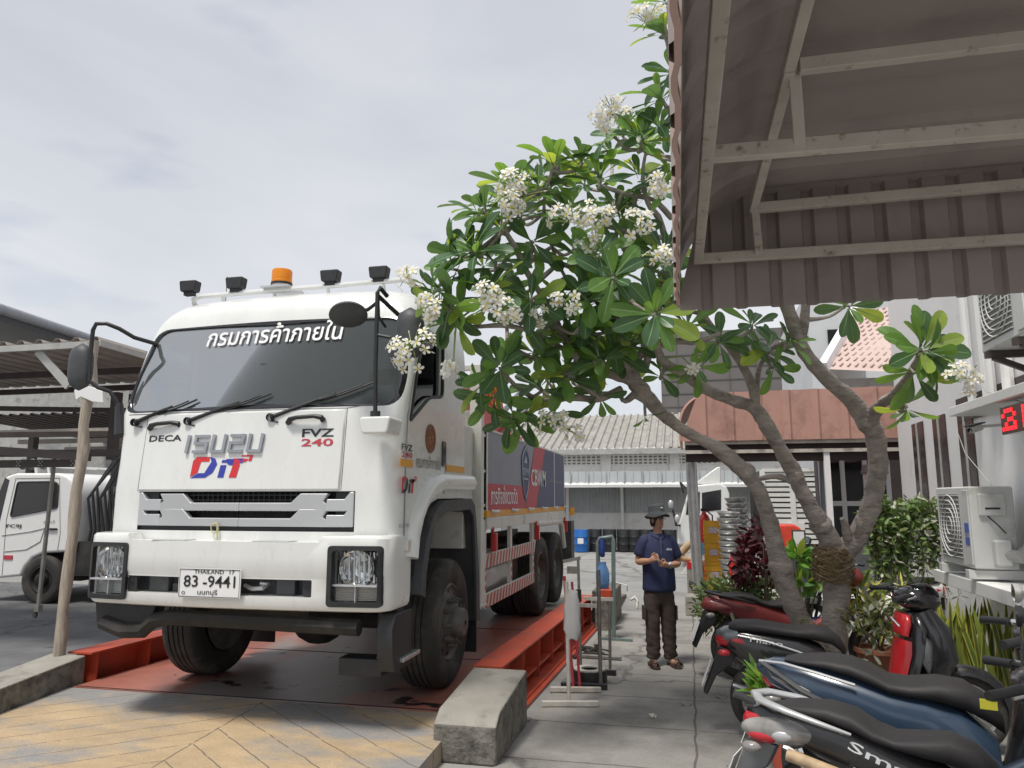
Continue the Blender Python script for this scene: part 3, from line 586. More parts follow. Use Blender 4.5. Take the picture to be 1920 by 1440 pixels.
# chassis rails, axles, engine mass
mb = MB()
for x in (TX-.43, TX+.35): mb.box(x, x+.08, 5.0, 12.0, .95, 1.22)
for y in (6.15, 10.1, 11.33): mb.tube([(TX-1.0, y, .68), (TX+1.0, y, .68)], .07, 8); mb.ball((TX, y, .68), (.25, .22, .22))
mb.box(TX-.4, TX+.4, 5.2, 6.4, .75, 1.5); mb.box(TX-.9, TX+.9, 6.0, 6.1, .9, 1.0); mb.tube([(TX, 6.4, .95), (TX, 10, .72)], .06)
mb.build('chassis', M['chassis'], TR, bevel=.0)
# front wheel arches
for s in (-1, 1):
    xo = TX+s*1.2
    fl = [(5.175, 1.27), (5.20, 1.40), (5.27, 1.52), (5.38, 1.63), (5.56, 1.73), (5.78, 1.775), (6.64, 1.785)]
    up = [(5.06, 1.30), (5.10, 1.48), (5.19, 1.63), (5.33, 1.76), (5.52, 1.865), (5.76, 1.91), (6.62, 1.92)]
    mb = MB(); ring = lambda dx, sh: [[(xo+s*dx, a[0], a[1]+sh), (xo+s*dx, b[0], b[1])] for a, b in zip(fl, up)]
    rings = []
    for (a, b), (c, d) in zip(fl, up):
        rings.append([(xo-s*.03, a, b), (xo+s*.05, a, b), (xo+s*.075, lerp(a, c, .4), lerp(b, d, .4)), (xo+s*.055, lerp(a, c, .8), lerp(b, d, .8)), (xo+s*.0, c, d), (xo-s*.03, c, d)])
    mb.loft(rings).build('wheel_arch_flare', M['white'], TR, ang=50)
    dk = [(5.24, 1.02), (5.26, 1.2), (5.33, 1.38), (5.44, 1.53), (5.58, 1.63), (5.76, 1.685), (6.50, 1.70), (6.62, 1.64), (6.68, 1.45), (6.78, .98), (6.80, .6)]
    mb = MB(); mid = V((6.15, .7)); rings = []
    for a, b in dk:
        p = V((a, b)); q = p+(mid-p).normalized()*.10
        rings.append([(TX+s*.72, p.x, p.y), (xo+s*.02, p.x, p.y), (xo+s*.06, p.x, p.y), (xo+s*.06, q.x, q.y), (xo+s*.04, q.x, q.y), (xo+s*.02, lerp(p.x, q.x, .25), lerp(p.y, q.y, .25)), (TX+s*.72, lerp(p.x, q.x, .25), lerp(p.y, q.y, .25))])
    mb.loft(rings).build('mudguard', M['dkgrey'], TR, ang=50)
    MB().box(xo-.38 if s > 0 else xo-.02, xo+.02 if s > 0 else xo+.38, 6.82, 6.84, .32, .9).build('mud_flap', M['black'], TR)
# wheels
def wheel(x, y, s, r=.515, w_=.29, dual=False, parent=TR, z=None, nuts=True, front=True):
    z = (r+.172) if z is None else z; n = 40; xs = x; h = w_
    prof = [(r*.60, .015), (r*.63, -.005), (r*.80, -.022), (r*.93, -.012), (r*.975, .005), (r-.004, .03)]
    gw = (w_-.06)/5
    for k in range(5):
        a = .03+gw*k; prof += [(r, a+.006), (r, a+gw-.008), (r-.013, a+gw-.006), (r-.013, a+gw+.002)] if k < 4 else [(r, a+.006), (r-.004, a+gw)]
    prof += [(r*.975, w_-.005), (r*.92, w_+.012), (r*.8, w_+.022), (r*.62, w_), (r*.60, w_-.02)]
    ax = V((-s, 0, 0)); c = V((xs, y, z))
    tyre = MB().lathe(prof, c, ax, n)
    if dual: tyre.lathe(prof, c+ax*(w_+.05), ax, n)
    t = tyre.build('wheel', M['tyre'], parent, ang=45)
    mb = MB(); d0 = -.0 if front else .17
    if front: mb.lathe([(r*.62, .01), (r*.575, .0), (r*.56, .02), (r*.52, .03), (r*.45, .015), (r*.36, .005), (r*.33, .0)], c, ax, n)
    else: mb.lathe([(r*.62, .01), (r*.57, .0), (r*.55, .03), (r*.50, .14), (r*.42, .17), (r*.2, .18), (.02, .18)], c, ax, n)
    mb.lathe([(.02, .3), (r*.6, .3)], c, ax, n)
    mb.build('rim', M['rim'], t, ang=35)
    if front:
        mb = MB()
        for k in range(10):
            a = 2*math.pi*(k+.5)/10; mb.lathe([(.026, .0235), (.001, .0205)], c+V((0, math.cos(a), math.sin(a)))*r*.475+ax*-.004, ax, 10)
        mb.build('rim_hole', M['ink'], t)
    mb = MB(); o_ = 0 if front else .15
    if front:
        mb.lathe([(r*.34, .0), (r*.33, -.03), (r*.24, -.04), (r*.23, -.10), (r*.2, -.125), (.02, -.13)], c, ax, 24)
        for k in range(10):
            a = 2*math.pi*k/10; p = c+V((0, math.cos(a), math.sin(a)))*r*.36; mb.tube([p, p-ax*.05], .021, 6); mb.tube([p-ax*.05, p-ax*.075], .013, 6)
    else:
        mb.lathe([(r*.26, .16), (r*.25, .06), (r*.2, .04), (.02, .04)], c, ax, 20)
        for k in range(10):
            a = 2*math.pi*k/10; p = c+V((0, math.cos(a), math.sin(a)))*r*.34+ax*.17; mb.tube([p, p-ax*.03], .018, 6)
    mb.build('hub', M['rim'], t, ang=40); return t
for s in (-1, 1):
    wheel(TX+s*1.19, 6.15, s)
    for y in (10.1, 11.33): wheel(TX+s*1.19, y, s, dual=True, front=False)
# wipers and grab handles
for x0, z0, x1, z1 in ((-4.18, 2.285, -3.65, 2.45), (-3.68, 2.28, -3.02, 2.475), (-2.98, 2.29, -2.22, 2.545)):
    mb = MB(); a = V((x0, yfront(x0, z0)-.02, z0)); b = V((x1, yfront(x1, z1)-.025, z1)); c = a.lerp(b, .52)+V((0, -.012, .01))
    mb.tube([a, c], [.017, .011], 6); mb.lathe([(.03, -.02), (.03, .02)], a, (0, 1, 0), 10); mb.tube([a+V((0, 0, -.02)), a+V((.06, 0, -.035))], .008, 5)
    p0 = a.lerp(b, .38)+V((0, 0, -.005)); mb.tube([c, c.lerp(b, .25)+V((0, -.01, .0))], .009, 6)
    q = [V((lerp(p0.x, b.x, t/6), 0, lerp(p0.z+.0, b.z, t/6)-.012*math.sin(math.pi*t/6))) for t in range(7)]
    for p in q: p.y = yfront(p.x, p.z)-.012
    mb.tube(q, .008, 5); mb.tube([p+V((0, -.016, .012)) for p in q[1:6]], .006, 5)
    mb.build('wiper', M['black'], TR)
for x0, x1, z in ((-4.03, -3.76, 2.252), (-2.84, -2.56, 2.268)):
    y = yfront(x0, z)-.015; MB().tube([(x0, y, z-.02), (x0+.03, y-.03, z), (x0+.08, y-.035, z+.012), (x1-.06, y-.035, z+.02), (x1-.01, y-.02, z+.012), (x1, y, z-.01)], [.022, .02, .016, .016, .02, .022], 8).build('grab_handle', M['black'], TR)
# door marks
dx = TX+1.2+.004
dfn = lambda y0, y1, z0, z1, o_=0: (lambda u, v: V((dx+o_, lerp(y0, y1, u), lerp(z0, z1, v))))
MB().text('FVZ', dfn(4.94, 5.16, 2.04, 2.085), .02).build('door_lettering', M['ink'], TR, smooth=False)
MB().text('240', dfn(4.94, 5.16, 1.99, 2.03), .02).build('door_number', M['redsign'], TR, smooth=False)
MB().box(dx-.003, dx+.001, 4.925, 5.17, 1.925, 1.978).build('amber_tape', M['amberstrip'], TR, smooth=False)
MB().box(dx-.003, dx+.001, 5.95, 6.46, 1.925, 1.98).build('amber_tape', M['amberstrip'], TR, smooth=False)
MB().text('กรมการค้าภายใน', dfn(5.24, 5.80, 1.93, 2.03), .006).build('door_script', M['greyink'], TR, smooth=False)
dit(lambda u, v: dfn(4.955, 5.25, 1.735, 1.86, -.0006*(u > .6))(u, v), TR, M['logored'], M['ink'])
mb = MB(); ec = V((dx-.004, 5.55, 2.165)); mb.lathe([(.0, -.003), (.115, -.003), (.115, 0)], ec, (-1, 0, 0), 32); em = mb.build('door_emblem', mat('emblem_brown', (.2, .085, .05), .5, var=.2, sc=20), TR, smooth=False)
mb = MB()
for r_ in (.108, .082): mb.tube([ec+V((.006, r_*math.cos(a), r_*math.sin(a))) for a in (2*math.pi*k/28 for k in range(29))], .003, 4)
for k in range(9): a = math.pi*2*k/9; mb.tube([ec+V((.005, .02*math.cos(a), .02*math.sin(a))), ec+V((.005, .065*math.cos(a+.4), .065*math.sin(a+.4)))], .006, 4)
mb.build('emblem_ring', mat('emblem_tan', (.45, .2, .1), .5), em)
mb = MB().prism([(dx-.006, p.x, p.y) for p in rpoly([(5.03, 1.335), (5.15, 1.335), (5.15, 1.41), (5.03, 1.41)], .012)], (.035, 0, 0)); mb.build('side_lamp', mat('side_lens', (.6, .57, .52), .15, coat=.6), TR, bevel=.006)
MB().text('EURO3', dfn(4.93, 5.12, 1.50, 1.525), 0).build('small_lettering', M['greyink'], TR, smooth=False)
# roof rail, work lamps, beacon
zr = 3.45; mb = MB().tube([(-4.22, 5.9, 3.30), (-4.22, 5.62, 3.40), (-4.19, 5.56, zr-.02), (-4.12, 5.55, zr), (-2.24, 5.55, zr+.02), (-2.16, 5.57, zr), (-2.13, 5.64, zr-.04), (-2.13, 6.3, zr-.04), (-2.13, 6.35, 3.2)], .022, 8)
for x in (-3.9, -3.4, -2.9, -2.4): mb.tube([(x, 5.55, zr), (x, 5.62, 3.27)], .014, 6)
mb.build('roof_rail', M['white'], TR)
for px in (357, 443, 620, 711):
    x = at(px, 545, 5.55).x; z0 = zr+.012
    lp = MB().prism([(p.x, 5.50, p.y) for p in rpoly([(x-.07, z0+.03), (x+.07, z0+.03), (x+.085, z0+.13), (x-.085, z0+.13)], .02)], (0, .09, 0)).build('work_lamp', M['black'], TR, bevel=.01)
    MB().box(x-.045, x+.045, 5.52, 5.57, z0, z0+.035).build('lamp_bracket', M['black'], lp)
bx = at(528, 535, 5.6).x
bc = MB().box(bx-.13, bx+.13, 5.48, 5.75, zr+.02, zr+.035).lathe([(.085, 0), (.085, .03)], (bx, 5.6, zr+.035), (0, 0, 1), 24).build('beacon', M['silver'], TR)
MB().lathe([(.088, .0), (.088, .035), (.084, .04), (.086, .12), (.08, .135), (.001, .137)], (bx, 5.6, zr+.062), (0, 0, 1), 24).build('beacon_dome', M['orange'], bc, ang=30)
MB().lathe([(.09, 0), (.09, .02)], (bx, 5.6, zr+.062), (0, 0, 1), 24).build('beacon_base', M['black'], bc)
MB().tube([(-4.11, 5.9, 3.3), (-4.14, 5.95, 3.75)], .004, 4).build('aerial', M['black'], TR)
# mirrors: near (right of the picture) stand and far side housing
mb = MB(); rx = -2.075
mb.tube([(rx, 4.72, 2.26), (rx, 4.70, 2.6), (rx, 4.70, 3.12), (rx+.01, 4.72, 3.16), (rx+.03, 4.8, 3.12)], .016, 8)
mb.tube([(rx, 4.70, 3.05), (-2.16, 4.73, 3.01), (-2.30, 4.72, 3.0)], .013, 6); mb.tube([(rx, 4.71, 3.1), (-1.98, 5.0, 2.98), (-1.97, 5.15, 2.92)], .016, 6); mb.tube([(rx, 4.71, 3.1), (-2.15, 4.9, 3.0), (-2.19, 5.12, 2.98)], .012, 6); mb.tube([(rx, 4.7, 2.82), (-1.98, 4.72, 2.80)], .012, 6)
mb.lathe([(.035, 0), (.035, .05)], (rx, 4.72, 2.24), (0, 0, 1), 10)
mb.build('mirror_arm', M['black'], TR)
MB().prism([(p.x, 4.66, p.y) for p in rpoly([(-2.15, 2.13), (-1.96, 2.13), (-1.94, 2.25), (-2.17, 2.25)], .03)], (0, .24, 0)).build('mirror_bracket', M['white'], TR, bevel=.02)
mb = MB().lathe([(.001, -.03), (.09, -.025), (.13, -.005), (.135, .012), (.12, .022), (.001, .022)], (-2.30, 4.72, 2.985), V((.25, -.45, -1)), 24); mb.build('round_mirror', M['dkgrey'], TR, ang=50)
def mirror_house(c, name='mirror_housing'):
    mb = MB(); rings = []
    for k in range(11):
        t = k/10; zz = -.19+.38*t; q = (1-abs(2*t-1)**3.2)**.5; q = max(q, .08)
        rings.append([V(c)+V((.105*q*math.cos(a), .075*q*math.sin(a), zz)) for a in (2*math.pi*j/16 for j in range(16))])
    return mb.loft(rings).build(name, M['dkgrey'], TR, ang=70)
mirror_house((-1.86, 4.78, 2.83)); mirror_house((-4.70, 4.92, 2.74))
mb = MB().tube([(-4.24, 5.2, 2.96), (-4.34, 5.06, 2.99), (-4.42, 4.98, 3.05), (-4.5, 4.93, 3.085), (-4.57, 4.9, 3.08), (-4.595, 4.9, 3.03), (-4.6, 4.9, 2.8), (-4.59, 4.9, 2.62), (-4.53, 4.93, 2.57), (-4.45, 4.97, 2.54), (-4.41, 5.0, 2.46), (-4.40, 5.02, 2.38)], .017, 8)
mb.tube([(-4.6, 4.9, 2.78), (-4.70, 4.86, 2.77)], .012, 6); mb.tube([(-4.40, 5.02, 2.45), (-4.36, 5.02, 2.2)], [.03, .05], 8); mb.build('mirror_arm', M['black'], TR)
# cargo bed
bxs = -1.955; by0, by1, bz0, bz1 = 7.16, 11.88, 1.585, 2.375
mb = MB().box(TX-1.215, TX+1.215, by0, by1, 1.46, 1.52); mb.box(TX-1.215, TX-1.17, by0, by1, 1.52, bz1); mb.box(TX-1.17, TX+1.17, by1-.05, by1, 1.52, bz1); mb.box(TX-1.17, TX+1.17, by0, by0+.05, 1.52, bz1+.2); mb.build('cargo_bed', M['white_dirty'], TR, bevel=.004)
sb = MB().box(TX+1.17, TX+1.215, by0, by1, bz0, bz1).build('side_board', M['greyvinyl'], TR, smooth=False)
sx = bxs+.004
MB().poly([(sx, by0+.01, bz0), (sx, 8.95, bz0), (sx, 8.80, 1.85), (sx, by0+.01, 1.85)]).poly([(sx, 8.96, bz0), (sx, 9.62, bz0), (sx, 10.25, bz1), (sx, 9.55, bz1)]).build('red_panel', M['redsign'], sb, smooth=False)
MB().poly([(sx, 9.63, bz0), (sx, by1-.01, bz0), (sx, by1-.01, bz1), (sx, 10.26, bz1)]).build('navy_panel', M['navyvinyl'], sb, smooth=False)
sh = lambda k, dx_: [(sx+dx_, 8.96+a*k, 2.02+b*k) for a, b in ((0, .33), (.18, .22), (.22, .16), (.20, -.1), (.12, -.26), (0, -.36), (-.12, -.26), (-.20, -.1), (-.22, .16), (-.18, .22))]
MB().poly(sh(1.0, .003)).build('shield_emblem', M['navyvinyl'], sb, smooth=False)
mb = MB(); q = sh(.9, .006); mb.tube(q+[q[0]], .006, 4); bf = lambda y0, y1, z0, z1: (lambda u, v: V((sx+.007, lerp(y0, y1, u), lerp(z0, z1, v))))
mb.text('CBWM', bf(8.80, 9.12, 1.98, 2.07), .01); mb.prism([(sx+.006, 8.88, 2.13), (sx+.006, 9.04, 2.13), (sx+.006, 8.96, 2.22)], (.002, 0, 0)); mb.box(sx+.005, sx+.007, 8.82, 9.1, 1.93, 1.945)
mb.build('emblem_lettering', mat('pale_blue_ink', (.45, .5, .6), .5), sb, smooth=False)
MB().text('CBWM', bf(9.28, 10.25, 1.86, 2.08), .014).build('side_lettering', M['whiteink'], sb, smooth=False)
MB().text('ภารกิจชั่งตวงวัด', bf(7.3, 8.5, 1.64, 1.84), .012).build('side_lettering', M['whiteink'], sb, smooth=False)
MB().text('เครื่องชั่งตวงวัด', bf(10.5, 11.7, 1.93, 1.98), .0).build('small_script', M['greyvinyl'], sb, smooth=False)
mb = MB()
for y in (by0, 10.95, by1-.04): mb.box(TX+1.172, TX+1.222, y, y+.04, bz0, bz1+.005)
mb.box(TX+1.172, TX+1.224, by0, by1, bz1-.0, bz1+.02)
mb.build('board_frame', M['white_dirty'], TR)
MB().box(bxs-.04, bxs+.012, by0, by1, 1.52, 1.582).build('amber_strip', M['amberstrip'], TR)
MB().box(bxs-.05, bxs+.016, by0, by1, 1.40, 1.517).build('bed_rail', M['white_dirty'], TR, bevel=.004)
mb = MB()
for k in range(6): y = by0+.15+k*.88; mb.tube([(bxs+.012, y, 1.58), (bxs+.05, y+.05, 1.57), (bxs+.05, y+.16, 1.575)], .018, 6)
mb.build('board_latch', M['white_dirty'], TR)
for y in (by0+.18, 9.52, by1-.1): MB().box(bxs-.0, bxs+.06, y, y+.07, 1.18, 1.36).box(bxs+.0, bxs+.03, y, y+.05, 1.36, 1.42).build('marker_lamp', M['red'], TR, bevel=.01)
# ladder post and headboard in front of the bed
mb = MB().box(-2.06, -1.94, 6.93, 7.03, .68, 3.0).box(-2.05, -1.95, 7.06, 7.12, .68, 1.5); mb.box(-2.3, -1.95, 6.95, 7.0, 2.95, 3.0); mb.tube([(-1.99, 6.98, .72), (-1.93, 6.98, .70), (-1.90, 7.0, .73)], .02)
for z in (1.0, 1.3, 1.62, 1.95, 2.3, 2.65): mb.box(-2.04, -1.945, 7.03, 7.10, z, z+.03)
mb.build('ladder_post', M['white_dirty'], TR, bevel=.004)
MB().box(TX-1.1, -2.02, 6.62, 6.92, 1.25, 2.38).build('tool_box', M['white_dirty'], TR, bevel=.012)
# side guard with red and white stripes
mb = MB()
for z0, z1 in ((1.03, 1.165), (.655, .785)): mb.box(-1.99, -1.955, 7.12, 9.50, z0, z1)
for y in (7.12, 8.22, 9.42): mb.box(-2.0, -1.96, y, y+.08, .66, 1.40)
mb.prism([(-1.995, 9.40, 1.0), (-1.995, 9.50, .98), (-1.995, 9.78, 1.40), (-1.995, 9.66, 1.40)], (.035, 0, 0))
mb.build('side_guard', M['white_dirty'], TR, bevel=.004)
mb = MB()
for z0, z1 in ((1.03, 1.165), (.655, .785)):
    y = 7.16
    while y < 9.44:
        mb.poly([(-1.952, y, z0+.004), (-1.952, y+.065, z0+.004), (-1.952, min(9.49, y+.125), z1-.004), (-1.952, y+.06, z1-.004)]); y += .13
for y in (7.125, 8.225, 9.425):
    z = .80
    while z < 1.0: mb.poly([(-1.957, y+.002, z), (-1.957, y+.076, z+.045), (-1.957, y+.076, z+.09), (-1.957, y+.002, z+.045)]); z += .09
mb.build('guard_stripe', mat('faded_red_tape', (.48, .1, .07), .5, var=.15, sc=20), TR, smooth=False)
# rear fender frame, tank, tail parts
mb = MB().tube([(-1.97, 9.72, 1.36), (-1.97, 9.80, 1.38), (-1.97, 11.5, 1.36), (-1.97, 11.66, 1.3), (-1.97, 11.86, .95)], .045, 8); mb.build('rear_fender', M['white_dirty'], TR)
mb = MB().lathe([(.001, 0), (.27, 0), (.28, .02), (.28, 1.0), (.27, 1.02), (.001, 1.02)], (-2.32, 7.5, .86), (0, 1, 0), 24); mb.build('fuel_tank', M['steel'], TR)
MB().box(-2.7, -2.1, 8.6, 9.2, .7, 1.15).build('battery_box', M['chassis'], TR, bevel=.02)
MB().box(-2.0, -1.85, 11.9, 12.2, .75, 1.35).build('tail_lamp_bracket', M['dkgrey'], TR)
MB().box(-1.86, -1.8, 11.86, 11.93, 1.44, 1.56).build('tail_marker', M['amberstrip'], TR)
# loading crane folded behind the cab
M['craner'] = mat('crane_red', (.55, .02, .02), .35, var=.12, coat=.3); M['craney'] = mat('crane_yellow', (.75, .42, .02), .4)
mb = MB().box(-3.4, -2.6, 6.95, 7.12, 1.5, 2.6); mb.prism([(-2.42, 7.05, 2.40), (-2.42, 9.7, 2.40), (-2.42, 9.9, 2.7), (-2.42, 9.5, 3.30), (-2.42, 9.2, 3.30), (-2.42, 7.05, 2.66)], (-.28, 0, 0)); mb.build('crane_boom', M['craner'], TR, bevel=.02)
mb = MB()
for cy, cz in ((9.15, 3.0), (8.05, 2.66)): mb.tube([(-2.412, cy+.16*math.cos(a), cz+.12*math.sin(a)) for a in (2*math.pi*k/20 for k in range(21))], .014, 5); mb.tube([(-2.41, cy-.1, cz), (-2.41, cy+.1, cz)], .014, 5)
mb.tube([(-2.412, 7.15, 2.45), (-2.412, 7.3, 2.66), (-2.412, 9.25, 3.24), (-2.412, 9.75, 2.7)], .012, 5)
mb.build('crane_mark', M['craney'], TR)
mb = MB().tube([(-2.45, 9.1, 2.25), (-2.5, 11.9, 3.3)], .07, 10); mb.tube([(-2.6, 9.1, 2.42), (-2.65, 11.8, 3.42)], .045, 10); mb.tube([(-2.35, 9.0, 2.35), (-2.4, 11.0, 3.1)], .03, 8); mb.box(-2.75, -2.4, 9.7, 10.2, 2.1, 2.5); mb.build('crane_ram', M['gloss_black'], TR)
MB().box(-2.5, -2.1, 8.9, 9.5, 2.3, 2.5).build('red_toolbox', M['craner'], TR, bevel=.03)
# ================================================================ left yard
def corr(p0, du, dv, n, amp, trap=True, th=0.0):
    """corrugated sheet: p0 origin, du across the ribs, dv along them; n ribs; amp height along the normal"""
    p0, du, dv = V(p0), V(du), V(dv); nn = du.cross(dv).normalized(); pts = []
    for k in range(n):
        for t, h in ((0, 0), (.55, 0), (.65, 1), (.88, 1)) if trap else ((0, 0), (.25, .7), (.5, 1), (.75, .7)): pts.append(((k+t)/n, h*amp))
    pts.append((1, 0))
    mb = MB(); a = [p0+du*t+nn*h for t, h in pts]; b = [q+dv for q in a]
    mb.add(a+b, [(i, i+1, len(a)+i+1, len(a)+i) for i in range(len(a)-1)])
    if th:
        c = [q+nn*th for q in a]; d = [q+dv for q in c]; mb.add(c+d, [(i, i+1, len(a)+i+1, len(a)+i) for i in range(len(a)-1)])
        mb.loft([a, c], False, False); mb.loft([b, d], False, False); mb.loft([[a[0], b[0]], [c[0], d[0]]], False, False); mb.loft([[a[-1], b[-1]], [c[-1], d[-1]]], False, False)
    return mb
M['shedroof'] = mat('shed_roof_underside', (.32, .29, .255), .6, var=.15, sc=3, dirt=(.2, .17, .14), damt=.3)
M['paleedge'] = mat('pale_metal_edge', (.42, .42, .4), .5, var=.15, sc=5, dirt=(.2, .17, .14), damt=.2)
SH = thing('carport_shed', (-9, 8, 0), 'brown steel carport with ribbed roof and beams in front of the smaller white truck', 'carport')
corr((-12.2, 6.5, 3.355), (6.19, 0, 0), (0, 2.36, -.047), 26, .036, th=.004).build('roof_sheet', M['shedroof'], SH, smooth=False)
MB().box(-12.2, -6.04, 6.475, 6.515, 3.276, 3.343).build('front_fascia', M['paleedge'], SH)
MB().prism([(-6.02, 6.5, 3.29), (-6.02, 6.5, 3.355), (-6.02, 8.86, 3.305), (-6.02, 8.86, 3.24)], (.03, 0, 0)).build('side_fascia', M['paleedge'], SH)
for y in (7.65, 8.75): MB().box(-12.2, -6.07, y, y+.05, 3.225-.015*(y-6.5), 3.30-.015*(y-6.5)).build('purlin', M['rustbrown'], SH)
MB().bar((-6.82, 6.54, 3.28), (-6.38, 6.54, 2.88), .087, .024, up=(0, 1, 0)).build('white_brace', M['paleedge'], SH)
for a, b, w_ in (((-11.8, 7.0, 2.53), (-6.46, 7.0, 2.157), .095), ((-11.8, 7.33, 2.267), (-6.3, 7.33, 2.22), .08), ((-11.8, 9.3, 2.68), (-6.3, 9.6, 2.65), .08), ((-11.8, 8.0, 3.0), (-7.3, 8.8, 2.9), .065)):
    MB().bar(a, b, .05, w_).build('beam', M['rustbrown'], SH)
MB().box(-11.8, -6.9, 7.235, 7.265, 2.06, 2.15).build('punched_beam', M['rustbrown'], SH)
mb = MB()
for cx in (-7.68, -7.37, -6.92):
    for k in range(3):
        for j in range(3):
            if (k+j) % 2 == 0: mb.box(cx+k*.022-.008, cx+k*.022+.008, 7.227, 7.233, 2.074+j*.024, 2.086+j*.024)
mb.build('punched_holes', M['paleedge'], SH)
for x, y, z0, z1 in ((-7.29, 8.27, 2.2, 3.08), (-7.56, 8.9, 2.3, 3.15), (-12.0, 8.8, 0, 3.25)):
    MB().box(x-.05, x+.05, y-.05, y+.05, z0, z1).build('post', M['rustbrown'], SH)
# further roofs behind
M['darkroof'] = mat('dark_roof', (.05, .05, .055), .6, var=.2)
RF = thing('dark_hall', (-18, 18, 0), 'dark hall roof with a grey gutter rising behind the brown carport', 'hall')
a0, a1 = at(-120, 545, 13), at(165, 634, 19); a1.z = a0.z = 5.6
a0 = V((-14.9, 11.0, 5.15)); a1 = V((-13.9, 17.5, 5.15)); 
g0, g1 = at(-60, 560, 12.5), at(170, 636, 17.0)
MB().tube([g0, g1], .13, 10).build('gutter', mat('gutter_grey', (.3, .31, .33), .5, var=.15), RF)
MB().prism([g0+V((0, 0, .02)), g1+V((0, 0, .02)), g1+V((-5, 2, .7)), g0+V((-5, 1, .7))], (0, 0, -.3)).build('roof', M['darkroof'], RF, smooth=False)
MB().box(-30, g1.x-1.2, 20, 24, 0, g1.z-.3).build('wall', M['paleedge'], RF)
SH2 = thing('back_shed', (-13, 19, 0), 'low brown shed roof and rafters behind the carport, above the crane hoses', 'shed')
corr((-18, 15.2, 3.75), (9.5, 0, 0), (0, 5.5, -.35), 30, .05, th=.004).build('roof_sheet', M['rustbrown'], SH2, smooth=False)
for y in (15.3, 16.9, 18.5, 20.2): MB().box(-18, -8.6, y, y+.08, 3.3-.06*(y-15), 3.42-.06*(y-15)).build('rafter', M['shedroof'], SH2)
for x in (-16, -12.5, -8.9): MB().box(x-.08, x+.08, 15.4, 15.56, 0, 3.4).build('post', M['rustbrown'], SH2)
BW = thing('corrugated_wall', (-14, 22, 0), 'grey corrugated wall with blue and white sheets behind the left truck', 'wall')
corr((-24, 22, 0), (18.5, 0, 0), (0, 0, 3.1), 70, .05).build('sheeting', mat('grey_sheeting', (.36, .38, .39), .6, var=.12, sc=2), BW, smooth=False)
for k, (x0, x1, z0, z1, c) in enumerate(((-15.9, -15.2, 2.6, 3.15, (.05, .2, .45)), (-14.7, -13.6, 2.45, 3.1, (.6, .6, .6)), (-13.4, -12.8, 2.4, 3.05, (.45, .47, .5)), (-12.6, -11.4, 2.3, 3.0, (.62, .62, .62)), (-18.5, -17.6, .9, 2.2, (.3, .32, .34)))):
    MB().box(x0, x1, 21.9, 21.97, z0, z1).build('sheet_panel', mat('sheet_panel', c, .6), BW)
# wooden pole and hanging metal prop
P0, P1 = V((-5.27, 5.55, .37)), at(178, 640, 5.75)
mb = MB(); n = 14; mb.tube([P0.lerp(P1, k/n)+V((.012*math.sin(k*1.7), .01*math.cos(k*2.1), 0)) for k in range(n+1)], [.047+.006*math.sin(k*2.3) for k in range(n+1)], 10)
wp = mb.build('wooden_pole', M['wood']); tag(wp, 'tall leaning wooden pole standing on the left kerb by the white truck', 'pole')
c = P0.lerp(P1, .83); mb = MB().prism([c+V((-.12, -.05, .0)), c+V((-.05, -.06, .06)), c+V((.10, -.06, .02)), c+V((.20, -.06, -.02)), c+V((.21, -.05, -.12)), c+V((.10, -.06, -.11)), c+V((-.03, -.06, -.06)), c+V((-.08, -.06, -.09))], (0, .012, 0))
rag = mb.build('white_rag', M['whiteink'], bevel=.004); tag(rag, 'white rag tied round the wooden pole below the truck mirror', 'rag')
q0, q1 = at(72, 1138, 7.35), at(104, 845, 7.35)
pm = thing('prop_pole', tuple(at(68, 1158, 7.35)), 'thin dark metal prop with a caster wheel hanging before the left truck', 'prop pole')
MB().tube([q0, q1], .023, 8).build('pole', M['pipe'], pm)
cw = at(66, 1150, 7.35); MB().box(q0.x-.03, q0.x+.03, q0.y-.03, q0.y+.03, q0.z-.05, q0.z+.02).build('fork', M['pipe'], pm)
MB().lathe([(.001, -.012), (.04, -.012), (.044, 0), (.04, .012), (.001, .012)], cw+V((0, 0, -.01)), (.4, 1, 0), 16).build('caster_wheel', M['tyre'], pm)
# ---------------------------------------------------------------- small white truck on the left
LT = thing('small_truck', (-10.9, 11.5, 0), 'white truck parked side-on under the brown carport at the left edge', 'truck')
LY = 10.5
def lp(px, py, dy=0): p = at(px, py, LY); return V((p.x, LY+dy, p.z))
M['white2'] = mat('bright_white_paint', (.84, .84, .83), .3, var=.03, coat=.4)
outl = [lp(-42, 1088), lp(38, 1080), lp(46, 1062), lp(60, 1046), lp(80, 1037), lp(108, 1036), lp(134, 1034), lp(140, 1000), lp(142, 930), lp(138, 906), lp(126, 893), lp(108, 887), lp(30, 887), lp(10, 893), lp(-8, 935), lp(-22, 985), lp(-36, 1000), lp(-44, 1050)]
MB().prism(outl, (0, 1.95, 0)).build('cab', M['white2'], LT, bevel=.045, seg=3)
wn = [V((p.x, LY-.006, p.y)) for p in rpoly([(lp(*q).x, lp(*q).z) for q in ((20, 969), (108, 952), (110, 908), (102, 903), (34, 904))], .05)]
MB().prism(wn, (0, .012, 0)).build('window', M['gloss_black'], LT, smooth=False)
mb = MB().tube(wn+[wn[0]], .014, 6); mb.build('window_seal', M['black'], LT)
MB().prism([V((lp(*q).x, LY-.005, lp(*q).z)) for q in ((-22, 985), (-2, 985), (18, 900), (10, 896), (-6, 935))], (0, .012, 0)).build('quarter_glass', M['gloss_black'], LT, smooth=False)
mb = MB()
for path in ([(12, 975), (30, 897), (112, 896), (113, 1000), (108, 1032)], [(12, 975), (4, 1078)]): mb.tube([lp(*q, -.002) for q in path], .006, 4)
mb.build('door_gap', M['greyink'], LT)
